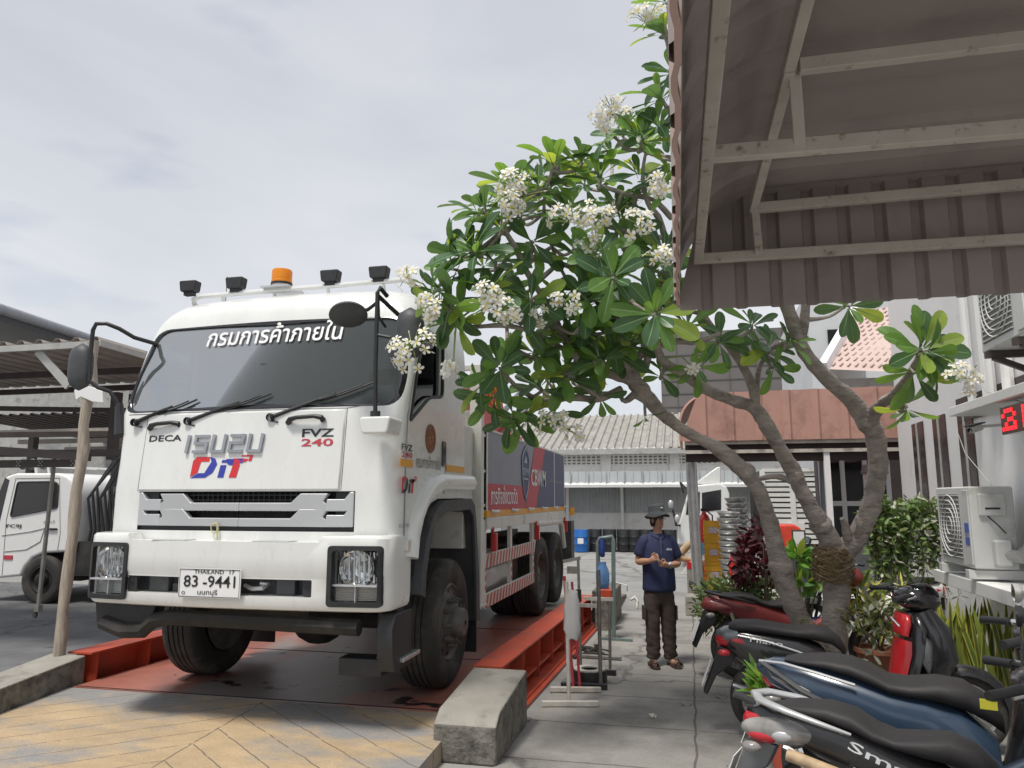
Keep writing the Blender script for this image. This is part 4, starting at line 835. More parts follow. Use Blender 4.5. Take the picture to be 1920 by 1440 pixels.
mb = MB().tube([lp(*q, -.004) for q in ((4, 1004), (60, 996), (84, 990), (76, 1015), (50, 1030), (8, 1034))], .008, 4); mb.build('door_crease', M['paleedge'], LT)
MB().box(lp(90, 992).x, lp(108, 992).x, LY-.03, LY, lp(90, 994).z, lp(90, 990).z).build('door_handle', M['black'], LT, bevel=.008)
a = lp(12, 991, -.008); b = lp(41, 983, -.008); MB().text('FC9J', lambda u, v: V((lerp(a.x, b.x, u), a.y, lerp(a.z, b.z, v))), .02).build('door_lettering', M['ink'], LT, smooth=False)
a = lp(82, 981, -.008); b = lp(103, 975, -.008); MB().text('euro3', lambda u, v: V((lerp(a.x, b.x, u), a.y, lerp(a.z, b.z, v))), .0).build('small_lettering', M['greyink'], LT, smooth=False)
a = lp(8, 1049); MB().box(a.x, a.x+.17, LY-.012, LY, a.z, a.z+.07).build('side_reflector', M['redsign'], LT)
MB().box(lp(-42, 0).x, lp(38, 0).x, LY-.03, LY+.1, lp(0, 1092).z, lp(0, 1078).z).build('step', M['black'], LT)
mb = MB()
mb.tube([lp(-20, 873, .15), lp(52, 873, .15), lp(54, 886, .15)], .022, 6); mb.tube([lp(55, 886, .15), lp(55, 873, .15), lp(76, 873, .15), lp(78, 886, .15)], .02, 6); mb.tube([lp(55, 873, .15), lp(55, 873, 1.5), lp(76, 873, 1.5), lp(76, 873, .15)], .02, 6)
mb.build('roof_rail', M['white'], LT)
for px in (6, 24, 45): MB().ball(lp(px, 868, .4), (.09, .05, .1)).build('roof_lamp', M['dkgrey'], LT)
def wheel2(c, r, s_=1):
    c = V(c); ax = V((0, s_, 0)); t = MB().lathe([(r*.55, .04), (r*.6, .0), (r*.85, -.015), (r*.96, .0), (r, .04), (r, .22), (r*.9, .26), (r*.5, .26)], c, ax, 32).build('wheel', M['tyre'], LT, ang=50)
    MB().lathe([(r*.58, .01), (r*.52, .0), (r*.45, .05), (r*.3, .05), (r*.26, -.02), (r*.16, -.05), (.01, -.05)], c, ax, 24).build('rim', M['chassis'], t)
wheel2(lp(79, 1087, -.03), .395); wheel2(lp(79, 1087, 1.7), .395)
mb = MB().box(-11.4, -4.6, LY+.5, LY+.65, .55, .75); mb.box(-10.9, -9.9, LY+.25, LY+1.7, .35, .9); mb.box(-9.9, -9.6, LY+.1, LY+1.8, .45, 1.0); mb.build('chassis', M['chassis'], LT)
mb = MB()
for k in range(7):
    x = -9.8+.08*k; mb.tube([(x, LY+.2, .7), (x+.12, LY+.15, 1.2), (x-.04, LY+.2, 1.7+.1*(k % 3)), (x+.3, LY+.3, 2.3+.05*k)], .022, 6)
mb.box(-9.7, -9.5, LY+.5, LY+.9, .6, 2.5); mb.bar((-9.7, LY+.6, 2.4), (-8.6, LY+.6, 2.55), .16); mb.tube([(-9.4, LY+.3, .9), (-9.0, LY+.2, 1.0), (-8.7, LY+.3, 1.1)], .04)
mb.build('crane_hoses', M['black'], LT)
MB().box(-9.45, -4.2, LY+.3, LY+2.1, 1.0, 1.9).build('load_box', mat('load_box_white', (.5, .5, .5), .5), LT, bevel=.01)
wheel2((-5.4, LY, .4), .395)
# ================================================================ warehouse at the back
M['whwall'] = mat('warehouse_plaster', (.68, .68, .67), .85, var=.05, sc=1, dirt=(.5, .49, .46), damt=.15)
WH = thing('warehouse', (-3, 28, 0), 'white warehouse with ribbed grey roof and lean-to at the far end of the yard', 'warehouse')
WY = 27.2
ez = at(1100, 848, WY).z; rz = at(1100, 783, 31.5).z
MB().box(-16, 4.5, WY, WY+9, 0, ez).build('wall', M['whwall'], WH)
corr((-16, WY-.6, ez+.05), (16.6, 0, 0), (0, 31.5-WY+.6, rz-ez), 58, .07, th=.005).build('roof', mat('old_roof_sheet', (.34, .33, .30), .8, var=.15, sc=2, dirt=(.2, .19, .17), damt=.3), WH, smooth=False)
MB().prism([(.6, WY-.6, ez+.05), (3.4, WY-.6, ez+.05), (1.2, 31.5, rz)], (0, .02, -.1)).build('roof_hip', M['shedroof'], WH, smooth=False)
MB().box(-16, 2.2, WY-.64, WY-.58, ez-.12, ez+.07).build('eave_fascia', M['paleedge'], WH)
bz1 = at(1100, 884, 26).z
for px in (1000, 1137, 1265, 1390): x = at(px, 860, WY).x; MB().box(x-.17, x+.17, WY-.12, WY, bz1-.1, ez-.02).build('column', M['whwall'], WH)
bz1 = 0
vz0, vz1 = at(1100, 872, WY).z, at(1100, 849, WY).z
for p0, p1 in ((1045, 1127), (1142, 1252), (1268, 1345), (1352, 1384)):
    x0, x1 = at(p0, 860, WY).x, at(p1, 860, WY).x
    v = MB().box(x0, x1, WY-.012, WY-.004, vz0, vz1).build('vent_block', M['shedroof'], WH, smooth=False)
    mb = MB(); nx = int((x1-x0)/.17)
    for k in range(nx+1): x = lerp(x0, x1, k/nx); mb.box(x-.03, x+.03, WY-.06, WY-.01, vz0, vz1)
    for k in range(5): z = lerp(vz0, vz1, k/4); mb.box(x0, x1, WY-.055, WY-.012, z-.025, z+.025)
    mb.build('vent_lattice', M['whwall'], v, smooth=False)
bz0, bz1 = at(1100, 908, 26).z, at(1100, 884, 26).z
corr((-16, 26, bz0), (20.4, 0, 0), (0, 0, bz1-bz0), 75, .03).build('sheet_band', mat('pale_sheeting', (.52, .55, .56), .5, var=.08, sc=2), WH, smooth=False)
mb = MB()
for k in range(22): x = -9+k*.62; mb.box(x-.015, x+.015, 25.93, 25.96, bz0, bz1)
mb.build('band_rib', M['paleedge'], WH, smooth=False)
lz = at(1100, 914, 25.9).z
MB().prism([(-16, 25.9, lz), (-16, 25.9, lz+.09), (-16, 26.1, lz+.25), (-16, WY, lz+.25), (-16, WY, lz+.15)], (20.2, 0, 0)).build('lean_to_roof', mat('lean_to_white', (.66, .66, .65), .6, var=.05), WH, smooth=False)
dz = at(1100, 960, WY-.2).z
corr((-16, WY-.06, dz), (20.4, 0, 0), (0, 0, lz+.15-dz), 90, .04).build('sheet_cladding', mat('grey_cladding', (.34, .36, .37), .6, var=.1, sc=2), WH, smooth=False)
for px in (1063, 1166): x = at(px, 950, WY-.3).x; MB().box(x-.05, x+.05, WY-.2, WY-.1, 0, lz+.1).build('post', M['whwall'], WH)
for px in (1140, 1240): x = at(px, 916, WY-.6).x; MB().box(x-.3, x+.3, WY-.8, WY-.6, lz-.02, lz+.05).build('strip_lamp', M['dkgrey'], WH)
MB().box(-16, 4, 24.9, WY-.1, 0.004, .02).build('yard_step', M['conc']); bpy.data.objects['yard_step']['kind'] = 'structure'
# drums in front of it
drum = MB().lathe([(.001, .88), (.26, .88), (.275, .87), (.285, .89), (.29, .88), (.285, .62), (.297, .6), (.285, .58), (.285, .32), (.297, .3), (.285, .28), (.29, .01), (.28, 0), (.001, 0)], (0, 0, 0), (0, 0, 1), 24)
M['drumblue'] = mat('blue_drum', (.02, .14, .45), .35, var=.1); M['drumblack'] = mat('black_drum', (.02, .021, .023), .4, var=.2)
def drum_at(px, m, label, group=None, patch=False, y=26.0):
    y -= 1.2; p = at(px, 1020, y); r = thing('oil_drum', (p.x, y, .02), label, 'drum', group); r.scale = (.78, .78, .78)
    me = drum.mesh('barrel', m, 40); o = put('barrel', me, r, local=True)
    MB().lathe([(.001, 0), (.03, 0), (.03, .02), (.001, .02)], (.15, 0, .88), (0, 0, 1), 8).build('bung', M['steel'], r, local=True)
    if patch: MB().box(-.11, .13, -.296, -.288, .33, .55).build('paper_label', M['whiteink'], r, local=True)
    return r
drum_at(1090, M['drumblue'], 'blue drum with a white paper label beside the black drums at the back', patch=True, y=25.6)
d0 = drum_at(1116, M['drumblack'], 'black drum standing right beside the blue drum', 'black drums along the warehouse')
for px, lb in ((1143, 'black drum second along from the blue drum'), (1170, 'black drum third along from the blue drum'), (1190, 'black drum fourth along from the blue drum'), (1212, 'black drum behind the bucket hat of the standing person'), (1256, 'black drum just right of the standing person, near the far truck')):
    dup(d0, (at(px, 1020, 24.8).x, 24.8, .02), 0, lb, 'black drums along the warehouse')
mb = MB().box(-.45, .45, -.3, .3, 0, .1); p = at(1070, 1022, 25.6); mb.xf = None
o = mb.build('blue_tray', M['drumblue'], bevel=.02); o.location = (p.x, 25.6, .05); tag(o, 'flat blue tray on the ground left of the blue drum', 'tray')
# dark tower behind the warehouse
DB = thing('dark_building', (2.5, 40, 0), 'dark grey panelled building rising behind the end of the warehouse roof', 'building')
dx0 = at(1241, 760, 36).x; dtop = at(1300, 622, 36).z
MB().box(dx0, 9, 36, 44, 0, dtop).build('wall', mat('dark_panel', (.145, .135, .13), .7, var=.1, sc=.8), DB, smooth=False)
mb = MB()
for k in range(10): mb.box(dx0, 9, 35.97, 35.995, 3.5+k*.62, 3.525+k*.62)
for k in range(9): mb.box(dx0+.75+k*1.2, dx0+.775+k*1.2, 35.965, 35.99, 3, dtop)
mb.build('panel_joint', mat('panel_joint', (.105, .10, .095), .8), DB, smooth=False)
# far white truck, right of the pole
FT = thing('stake_truck', (1.0, 20.5, 0), 'white truck with a slatted box parked far off behind the steel pole', 'truck')
FY = 19.5
def fp(px, py, dy=0): p = at(px, py, FY); return V((p.x, FY+dy, p.z))
cabp = [fp(*q) for q in ((1270, 1022), (1340, 1022), (1368, 1018), (1368, 925), (1362, 912), (1350, 906), (1300, 910), (1290, 920), (1277, 968), (1271, 985))]
MB().prism(cabp, (0, 1.9, 0)).build('cab', M['white'], FT, bevel=.05)
MB().prism([fp(*q, -.01) for q in ((1286, 965), (1290, 928), (1312, 922), (1312, 962))], (0, .012, 0)).prism([fp(*q, -.01) for q in ((1316, 960), (1316, 924), (1352, 918), (1352, 956))], (0, .012, 0)).build('window', M['gloss_black'], FT, smooth=False)
MB().prism([fp(*q, .2) for q in ((1300, 908), (1345, 875), (1352, 875), (1352, 908))], (0, 1.4, 0)).build('wind_deflector', M['white'], FT, bevel=.03)
MB().box(fp(1273, 0).x, fp(1282, 0).x, FY-.04, FY, fp(0, 1003).z, fp(0, 990).z).build('indicator', M['orange'], FT)
MB().box(fp(1269, 0).x, fp(1284, 0).x, FY-.03, FY+.0, fp(0, 1024).z, fp(0, 1011).z).build('headlamp', M['chrome'], FT)
for q in ((1258, 945), (1270, 972)): MB().ball(fp(*q, -.2), (.065, .05, .10)).build('mirror', M['acw'] if 'acw' in M else M['silver'], FT)
mb = MB().tube([fp(1262, 955, -.2), fp(1268, 985, -.1), fp(1275, 985)], .03, 6).tube([fp(1282, 925, -.1), fp(1276, 905, -.1), fp(1285, 915)], .03, 6); mb.build('mirror_arm', M['black'], FT)
bx0, bx1, bz0, bz1 = fp(1384, 0).x, fp(1640, 0).x, fp(0, 1000).z, fp(0, 893).z
MB().box(bx0, bx1, FY+.05, FY+2.1, bz0, bz1).build('box_body', M['dkgrey'], FT)
mb = MB()
z = bz0
while z < bz1-.05: mb.box(bx0, bx1, FY-.02, FY+.04, z, z+.085); z += .125
for k in range(6): x = lerp(bx0, bx1, k/5); mb.box(x-.06, x+.06, FY-.06, FY+.03, bz0, bz1)
for k in range(3): x = lerp(bx0, bx1, (k+.5)/3); mb.box(x-.35, x+.35, FY-.04, FY+.035, bz0, bz0+.5)
mb.box(bx0, bx1, FY-.05, FY+.04, bz1-.05, bz1+.03); mb.build('side_slats', M['white_dirty'], FT, smooth=False)
MB().box(fp(1370, 0).x, bx0, FY+.3, FY+1.6, .6, bz1-.2).build('cab_gap_frame', M['chassis'], FT)
MB().box(bx0, bx1, FY+.1, FY+1.9, .55, bz0).build('chassis', M['chassis'], FT)
for x in (fp(1335, 0).x, bx1-1.2): MB().lathe([(.001, 0), (.3, 0), (.45, .02), (.45, .25), (.001, .25)], (x, FY-.02, .45), (0, 1, 0), 24).build('wheel', M['tyre'], FT)
# ================================================================ awnings and the building on the right
M['brownsheet'] = mat('brown_awning_sheet', (.33, .285, .265), .5, var=.1, sc=2, dirt=(.25, .215, .20), damt=.3)
M['pinkedge'] = mat('pale_pink_edge', (.55, .38, .33), .5, var=.08, sc=6)
M['creambar'] = mat('cream_steel_bar', (.52, .485, .43), .55, var=.1, sc=9, dirt=(.2, .14, .09), dsc=30, damt=.12)
M['terra'] = mat('terracotta_sheet', (.47, .265, .215), .5, var=.08, sc=2, dirt=(.28, .15, .12), damt=.25)
def arch_awning(root, x0, x1, y0, y1, zb, rise, rad, ms, rib=.22, amp=.018, end='far', pitch=.11):
    """awning with a curved left edge: profile in XZ swept along Y, closed by a ribbed end sheet"""
    prof = [(x0, zb)]
    for k in range(13):
        a = math.pi/2*k/12; prof.append((x0+rad*(1-math.cos(a)), zb+rise-rad+rad*math.sin(a) if rise > rad else zb+rise*math.sin(a)))
    prof.append((x1, zb+rise+.02)); ys = []; n = int((y1-y0)/rib)
    for k in range(n):
        for t, h in ((0, 0), (.6, 0), (.7, 1), (.9, 1)): ys.append((y0+(k+t)*(y1-y0)/n, h*amp))
    ys.append((y1+(.05 if end == 'far' else 0), 0)); rings = []
    for y, h in ys:
        ring = []
        for i, (x, z) in enumerate(prof):
            a, b = V(prof[max(i-1, 0)]), V(prof[min(i+1, len(prof)-1)]); t = (b-a).normalized(); nn = V((-t.y, t.x)); ring.append((x+nn.x*h, y, z+nn.y*h))
        rings.append(ring)
    mb = MB().loft(rings, False, False); mb.build('roof_sheet', ms, root, smooth=False)
    ye = y1 if end == 'far' else y0; s = 1 if end == 'far' else -1; top = lambda x: interp(prof[1:], x) if x > x0 else zb
    mb = MB(); n = int((x1-x0)/pitch); xs = []
    for k in range(n):
        for t, h in ((0, 0), (.62, 0), (.70, 1), (.92, 1)): xs.append((x0+(k+t)*(x1-x0)/n, h*amp))
    xs.append((x1, 0)); lo, hi = [], []
    for x, h in xs: lo.append((x, ye+s*h, zb-.02)); hi.append((x, ye+s*h, max(top(x)+.03, zb+.02)))
    mb.loft([lo, hi], False, False); mb.build('end_sheet', ms, root, smooth=False); return prof
A1 = thing('awning', (.9, 1.8, 2.3), 'brown ribbed awning with cream steel frame overhead at the top right', 'awning')
ye = 2.585; A1.rotation_euler.z = .0157; A1.location.x += .022
arch_awning(A1, -.022, 1.9, -1.2, ye, 2.36, .37, .30, M['brownsheet'], rib=.2, amp=.02)
mb = MB()                                   # flared pale lip on the outer left edge
rings = []
for k in range(90):
    y = -1.2+k*(ye+1.2)/89; f = .006*(1 if k % 5 < 2 else 0); rings.append([(-.023-f, y, 2.36), (-.034-f, y, 2.358), (-.036-f, y, 2.39), (-.030, y, 2.40)])
mb.loft(rings).build('edge_trim', M['pinkedge'], A1, smooth=False)
def bar_(root, a, b, w=.03, m='creambar'): return MB().bar(a, b, w, w*1.25).build('frame_bar', M[m], root, bevel=.003)
zl = 2.5; xl_ = .046; yb = 2.52
bar_(A1, (xl_, -1.2, zl), (xl_-.004, yb, zl), .03)
bar_(A1, (xl_-.02, yb, zl), (1.9, yb+.03, zl), .026)
bar_(A1, at(1305, 297, 1.742), (1.9, 1.78, zl), .029)
zu = 2.655; xu = .225
for a, b in (((xu, -1.2, zu+.02), (xu, 1.66, zu+.005)), ((xu, 1.66, zu), (xu, 2.5, zu)), ((xu, 2.5, zu), (1.9, 2.53, zu+.03)), ((xu+.02, 1.66, zu), (1.9, 1.70, zu+.03)), ((xu+.012, 2.51, zl), (xu+.006, 2.51, zu)), ((xu+.028, 1.748, zl), (xu+.016, 1.69, zu))): bar_(A1, a, b, .026)
A2 = thing('awning', (1.0, 11.8, 2.4), 'terracotta ribbed awning with a rounded corner, seen behind the tree trunks', 'awning')
z2 = at(1275, 838, 11.3).z
arch_awning(A2, -.1, 3.4, 11.3, 13.6, z2+.10, .66, .42, M['terra'], rib=.10, amp=.034, end='near', pitch=.36)
MB().box(-.06, 3.3, 11.34, 11.40, z2+.03, z2+.09).build('frame_bar', M['creambar'], A2); MB().box(-.06, 3.3, 11.34, 11.39, z2-.1, z2-.05).build('frame_bar', M['creambar'], A2)
MB().box(-.05, 3.3, 11.42, 11.44, z2-.22, z2+.08).build('shade_cloth', mat('dark_shade_cloth', (.05, .035, .035), .8), A2)
MB().box(-.05, .0, 11.4, 13.6, z2-.05, z2+.1).build('side_rail', M['rustbrown'], A2)
MB().box(1.86, 1.94, 11.36, 11.44, 0, z2-.1).build('post', M['whiteink'], A2)
# shop front under the second awning
SF = thing('shop_front', (2.2, 13.7, 0), 'shop front with white window frames and dark glass under the terracotta awning', 'shop front')
MB().box(2.12, 5.5, 13.65, 14.0, 0, 2.9).build('wall', mat('shop_wall', (.16, .13, .12), .8), SF)
MB().box(2.15, 3.2, 13.62, 13.66, 1.0, 2.3).build('window', M['gloss_black'], SF, smooth=False)
for x in (2.16, 2.5, 2.85, 3.2): MB().box(x-.035, x+.035, 13.56, 13.62, .4, 2.45).build('window_frame', M['whiteink'], SF)
for z in (1.02, 1.62): MB().box(2.18, 3.2, 13.555, 13.615, z-.04, z+.04).build('window_frame', M['whiteink'], SF)
MB().box(2.15, 3.2, 13.58, 13.64, 0, .95).build('door_panel', mat('grey_panel', (.4, .41, .42), .5), SF)
o = MB().tube([at(1546, 1000, 12.2)*1, at(1541, 862, 12.2)], .045, 10).build('steel_pipe', mat('blue_grey_pipe', (.23, .27, .3), .4, metal=.4)); tag(o, 'blue grey steel pipe standing in front of the shop window frames', 'pipe')
LN = thing('wall_lantern', tuple(at(1640, 890, 11)), 'round brown and white lantern hanging under the terracotta awning', 'lantern'); c = at(1640, 888, 11)
MB().lathe([(.001, .13), (.14, .12), (.17, .02), (.17, 0)], c, (0, 0, 1), 20).build('lamp_shade', M['rustbrown'], LN); MB().ball(c+V((0, 0, -.02)), (.15, .15, .12)).build('globe', M['pinkedge'], LN); MB().tube([c+V((0, 0, .12)), c+V((0, 0, .5))], .01, 5).build('chain', M['black'], LN)
c = at(1530, 850, 11.9); TB = thing('hanging_bag', tuple(c), 'pink and white bundle hanging in a bag under the terracotta awning', 'bag')
mb = MB(); rr = random.Random(3)
for k in range(7): mb.ball(c+V((rr.uniform(-.17, .12), rr.uniform(-.05, .05), rr.uniform(-.06, .1))), (.1, .08, .07), 10, 6)
mb.build('bundle', mat('pink_cloth', (.62, .3, .28), .7, var=.4, sc=8, dirt=(.75, .7, .68), damt=.5, dsc=6), TB); MB().tube([c+V((0, 0, .08)), c+V((0, 0, .35))], .008, 5).build('string', M['whiteink'], TB)
# pink roofed house and a pale block behind
HR = thing('pink_roof_house', (4.5, 18, 0), 'house with pale pink shingle roof and white barge board behind the terracotta awning', 'house')
e0, e1 = at(1550, 692, 15.5), at(1612, 585, 18.5); f0, f1 = at(1720, 712, 15.0), at(1760, 545, 19)
mb = MB().grid(lambda u, v: e0.lerp(f0+V((1.5, 0, 0)), u).lerp(e1.lerp(f1+V((1.5, 0, 0)), u), v), 1, 1); mb.build('roof', mat('pink_shingle', (.57, .44, .395), .75, var=.05, sc=2), HR, smooth=False)
mb = MB(); rr = random.Random(5)
for i in range(22):
    for j in range(13):
        u, v = (i+.5+.5*(j % 2))/22, (j+.5)/13; q = e0.lerp(f0+V((1.5, 0, 0)), u).lerp(e1.lerp(f1+V((1.5, 0, 0)), u), v); d = (e1-e0).normalized(); mb.bar(q+V((0, -.03, .02)), q+d*.16+V((.03, -.03, .02)), .035, .01)
mb.build('shingle_slot', mat('shingle_slot', (.44, .32, .28), .8), HR, smooth=False)
MB().bar(e0+V((-.08, -.1, 0)), e1+V((-.08, -.1, .05)), .16, .22).build('barge_board', M['whiteink'], HR)
MB().prism([e0, e1, V((e1.x, e1.y, 0)), V((e0.x, e0.y, 0))], (.05, .05, 0)).box(e0.x+.1, 9, 16.2, 16.4, 0, e0.z-.1).build('wall', M['whwall'], HR, smooth=False)
PB = thing('pale_block', (3.5, 24, 0), 'pale grey plaster building standing behind the pink shingle roof', 'building')
x0, x1 = at(1518, 640, 23).x, at(1760, 640, 23).x
MB().box(x0, x1+4, 23, 30, 0, at(1540, 545, 23).z).build('wall', mat('pale_plaster', (.6, .61, .62), .85, var=.06, sc=1), PB)
MB().box(x0+.5, x0+1.4, 22.95, 22.99, 5.4, 6.6).build('window', M['tint'], PB)
# ---------------------------------------------------------------- white building on the right
WX = 2.75
WBD = thing('white_building', (4.5, 8, 0), 'white building wall with three tall dark windows at the right edge', 'building')
M['cleanwall'] = mat('white_wall', (.80, .80, .79), .8, var=.04, sc=2, dirt=(.6, .59, .57), dsc=1.5, damt=.12)
ywl = atx(1690, 900, WX).y
MB().box(WX, 7, 1.0, ywl, 0, 6.0).build('wall', M['cleanwall'], WBD)
for p0, p1, t_, b_ in ((1716, 1737, 760, 960), (1756, 1780, 700, 930), (1804, 1832, 770, 912)):
    ya, yb_ = atx(p1, 860, WX).y, atx(p0, 860, WX).y; zt, zb = 2.62, .95
    MB().box(WX-.015, WX-.004, ya, yb_, zb, zt).build('window', mat('dark_window', (.045, .03, .032), .25, var=.2), WBD, smooth=False)
    MB().box(WX-.03, WX-.015, (ya+yb_)/2-.012, (ya+yb_)/2+.012, zb, zt).build('glazing_bar', M['paleedge'], WBD)
for y, w_ in ((6.55, .10), (6.75, .06)): MB().box(WX-.05, WX, y, y+w_, .3, 2.4).build('conduit', M['cleanwall'], WBD, bevel=.01)
for k, y in enumerate((7.15, 7.45, 7.6, 7.95)): MB().tube([(WX-.06-.02*(k % 2), y, 2.5), (WX-.06-.02*(k % 2), y, 5.5)], .05-.012*(k % 2), 8).build('drain_pipe', M['cleanwall'], WBD)
MB().box(WX-.55, WX, 4.2, 7.12, 2.40, 2.475).build('canopy_slab', M['cleanwall'], WBD, bevel=.006)
MB().box(WX-.02, WX, 5, 8.6, 2.48, 2.72).build('dark_band', M['rustbrown'], WBD)
# lower air conditioner
def aircon(name, x0, x1, y0, y1, z0, z1, label, side=True):
    r = thing('air_conditioner', ((x0+x1)/2, (y0+y1)/2, z0), label, 'air conditioner', 'outdoor air conditioner units on the right wall')
    MB().box(x0, x1, y0, y1, z0, z1).build('casing', M['acw'], r, bevel=.015)
    cy = y0+(y1-y0)*.60; cz = (z0+z1)/2; h_ = (z1-z0)*.41
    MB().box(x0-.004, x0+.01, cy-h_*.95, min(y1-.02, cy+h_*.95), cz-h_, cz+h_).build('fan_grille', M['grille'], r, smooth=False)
    mb = MB()
    for k in range(15): z = lerp(cz-h_*.95, cz+h_*.95, k/14); mb.box(x0-.012, x0-.004, cy-h_*.95, min(y1-.02, cy+h_*.95), z-.004, z+.004)
    for rr_ in (.28, .55, .82, 1.0): mb.tube([(x0-.01, min(y1-.02, cy+h_*.93*rr_*math.cos(a)), cz+h_*.97*rr_*math.sin(a)) for a in (2*math.pi*k/28 for k in range(29))], .006, 4)
    mb.build('grille_wire', M['acw'], r, smooth=False)
    MB().box(x0-.012, x0, y0+.01, y0+.13, z0+.03, z1-.03).build('front_strip', M['acw'], r, bevel=.004); return r
M['acw'] = mat('aged_white_plastic', (.64, .645, .63), .45, var=.05, sc=4, dirt=(.45, .44, .4), damt=.12); M['grille'] = mat('grey_grille_mesh', (.2, .2, .2), .7)  # grille: plain grey panel behind the fan wires
ac = aircon('ac', 2.24, 2.57, 6.95, 7.80, 1.13, 1.80, 'white outdoor air conditioner with a blue sticker, standing above the snake plant')
MB().box(2.225, 2.229, 6.975, 7.07, 1.42, 1.50).box(2.225, 2.229, 6.975, 7.07, 1.32, 1.385).build('blue_sticker', mat('sticker_blue', (.1, .16, .5), .4), ac, smooth=False)
MB().text('Haier', lambda u, v: V((2.2245, lerp(7.07, 6.98, u), lerp(1.388, 1.417, v))), .0).build('sticker_lettering', M['blue'], ac, smooth=False)
sv = MB().box(2.30, 2.50, 6.925, 6.955, 1.56, 1.74).build('service_cover', M['acw'], ac, bevel=.01); MB().box(2.345, 2.455, 6.92, 6.93, 1.615, 1.628).build('grip_slot', M['ink'], sv)
MB().box(2.375, 2.50, 6.87, 6.955, 1.16, 1.37).build('valve_cover', M['acw'], ac, bevel=.02)
mb = MB().tube([(2.36, 6.93, 1.56), (2.42, 6.91, 1.49), (2.48, 6.92, 1.42)], .005, 5); mb.build('cable', M['black'], ac)
mb = MB().tube([(2.45, 6.92, 1.25), (2.55, 6.86, 1.24), (2.64, 6.84, 1.32), (2.70, 6.8, 1.48), (2.72, 6.78, 1.62)], [.05, .06, .065, .065, .065], 10); mb.build('pipe_duct', M['paleedge'], ac)
MB().box(2.2, 2.75, 6.98, 7.06, 1.05, 1.12).build('bracket', M['acw'], ac)
MB().box(2.2, 2.75, 7.66, 7.74, 1.05, 1.12).build('bracket', M['acw'], ac)
MB().box(2.25, 2.75, 5.6, 8.1, .92, 1.03).box(2.3, 2.42, 6.2, 6.32, 0, .92).build('concrete_shelf', M['cleanwall'], WBD, bevel=.006)
ac2 = aircon('ac', 2.22, 2.62, 5.5, 6.32, 2.80, 3.5, 'upper outdoor air conditioner with a mesh grille above the white canopy slab')
for y in (5.7, 6.2): MB().bar((2.2, y, 2.77), (2.75, y, 2.77), .05).bar((2.25, y, 2.75), (2.74, y, 2.52), .04).build('bracket', M['rustbrown'], ac2)
# led sign, camera, cables on that wall
LS = thing('led_sign', (2.35, 5.85, 2.1), 'black box sign with red lit dots under the white canopy slab', 'sign')
MB().box(2.24, 2.30, 5.3, 6.15, 2.16, 2.36).build('case', M['gloss_black'], LS, bevel=.004)
mb = MB(); rr = random.Random(11)
G = ['01110.01000.0110', '10001.01010.1001', '00110.01010.1111', '01001.01110.1001', '11111.01000.1001']
for j, row in enumerate(G):
    for i, ch in enumerate(row):
        if ch == '1': mb.box(2.236, 2.24, 6.08-i*.05, 6.08-i*.05+.04, 2.325-j*.032-.012, 2.325-j*.032+.014)
mb.build('led_dots', mat('led_red', (.6, .01, .01), .4, emit=(1, .01, .02, 1.6)), LS, smooth=False)
MB().bar((2.28, 5.75, 2.16), (2.28, 5.75, 1.98), .02).build('hanger', M['acw'], LS)
CC = thing('security_camera', (2.5, 6.35, 2.2), 'small white security camera mounted left of the red lit sign', 'camera')
cq = atx(1838, 800, 2.42); MB().bar(cq, cq+V((-.10, -.06, -.035)), .055, .055).build('camera_body', M['acw'], CC, bevel=.008); MB().bar(cq+V((.02, .02, .035)), cq+V((-.12, -.07, .0)), .07, .012).build('sun_hood', M['dkgrey'], CC)
MB().lathe([(.001, 0), (.02, 0), (.02, .01)], cq+V((-.10, -.06, -.035)), (-.8, -.5, -.3), 10).build('lens', M['ink'], CC); MB().tube([cq, cq+V((.33, .1, .03))], .014, 6).build('arm', M['acw'], CC)
cb = thing('wall_cables', (2.6, 6.3, 1.7), 'white duct and grey cables on the wall below the security camera', 'cable')
MB().tube([(2.60, 6.28, 1.98), (2.60, 5.95, 2.0), (2.6, 5.75, 2.03)], .055, 10).build('duct', M['acw'], cb); mb = MB()
for k in range(3): mb.tube([(2.70, 6.3+.04*k, 2.4), (2.66, 6.32+.03*k, 2.1), (2.68, 6.36+.05*k, 1.8), (2.7, 6.4+.04*k, 1.45)], .008, 5)
mb.tube([atx(1790, 670, 2.2), atx(1850, 735, 2.25), (2.3, 5.9, 2.37)], .004, 4); mb.tube([atx(1788, 790, 2.6), atx(1810, 850, 2.6), atx(1860, 910, 2.55)], .004, 4); mb.build('cable', M['paleedge'], cb)
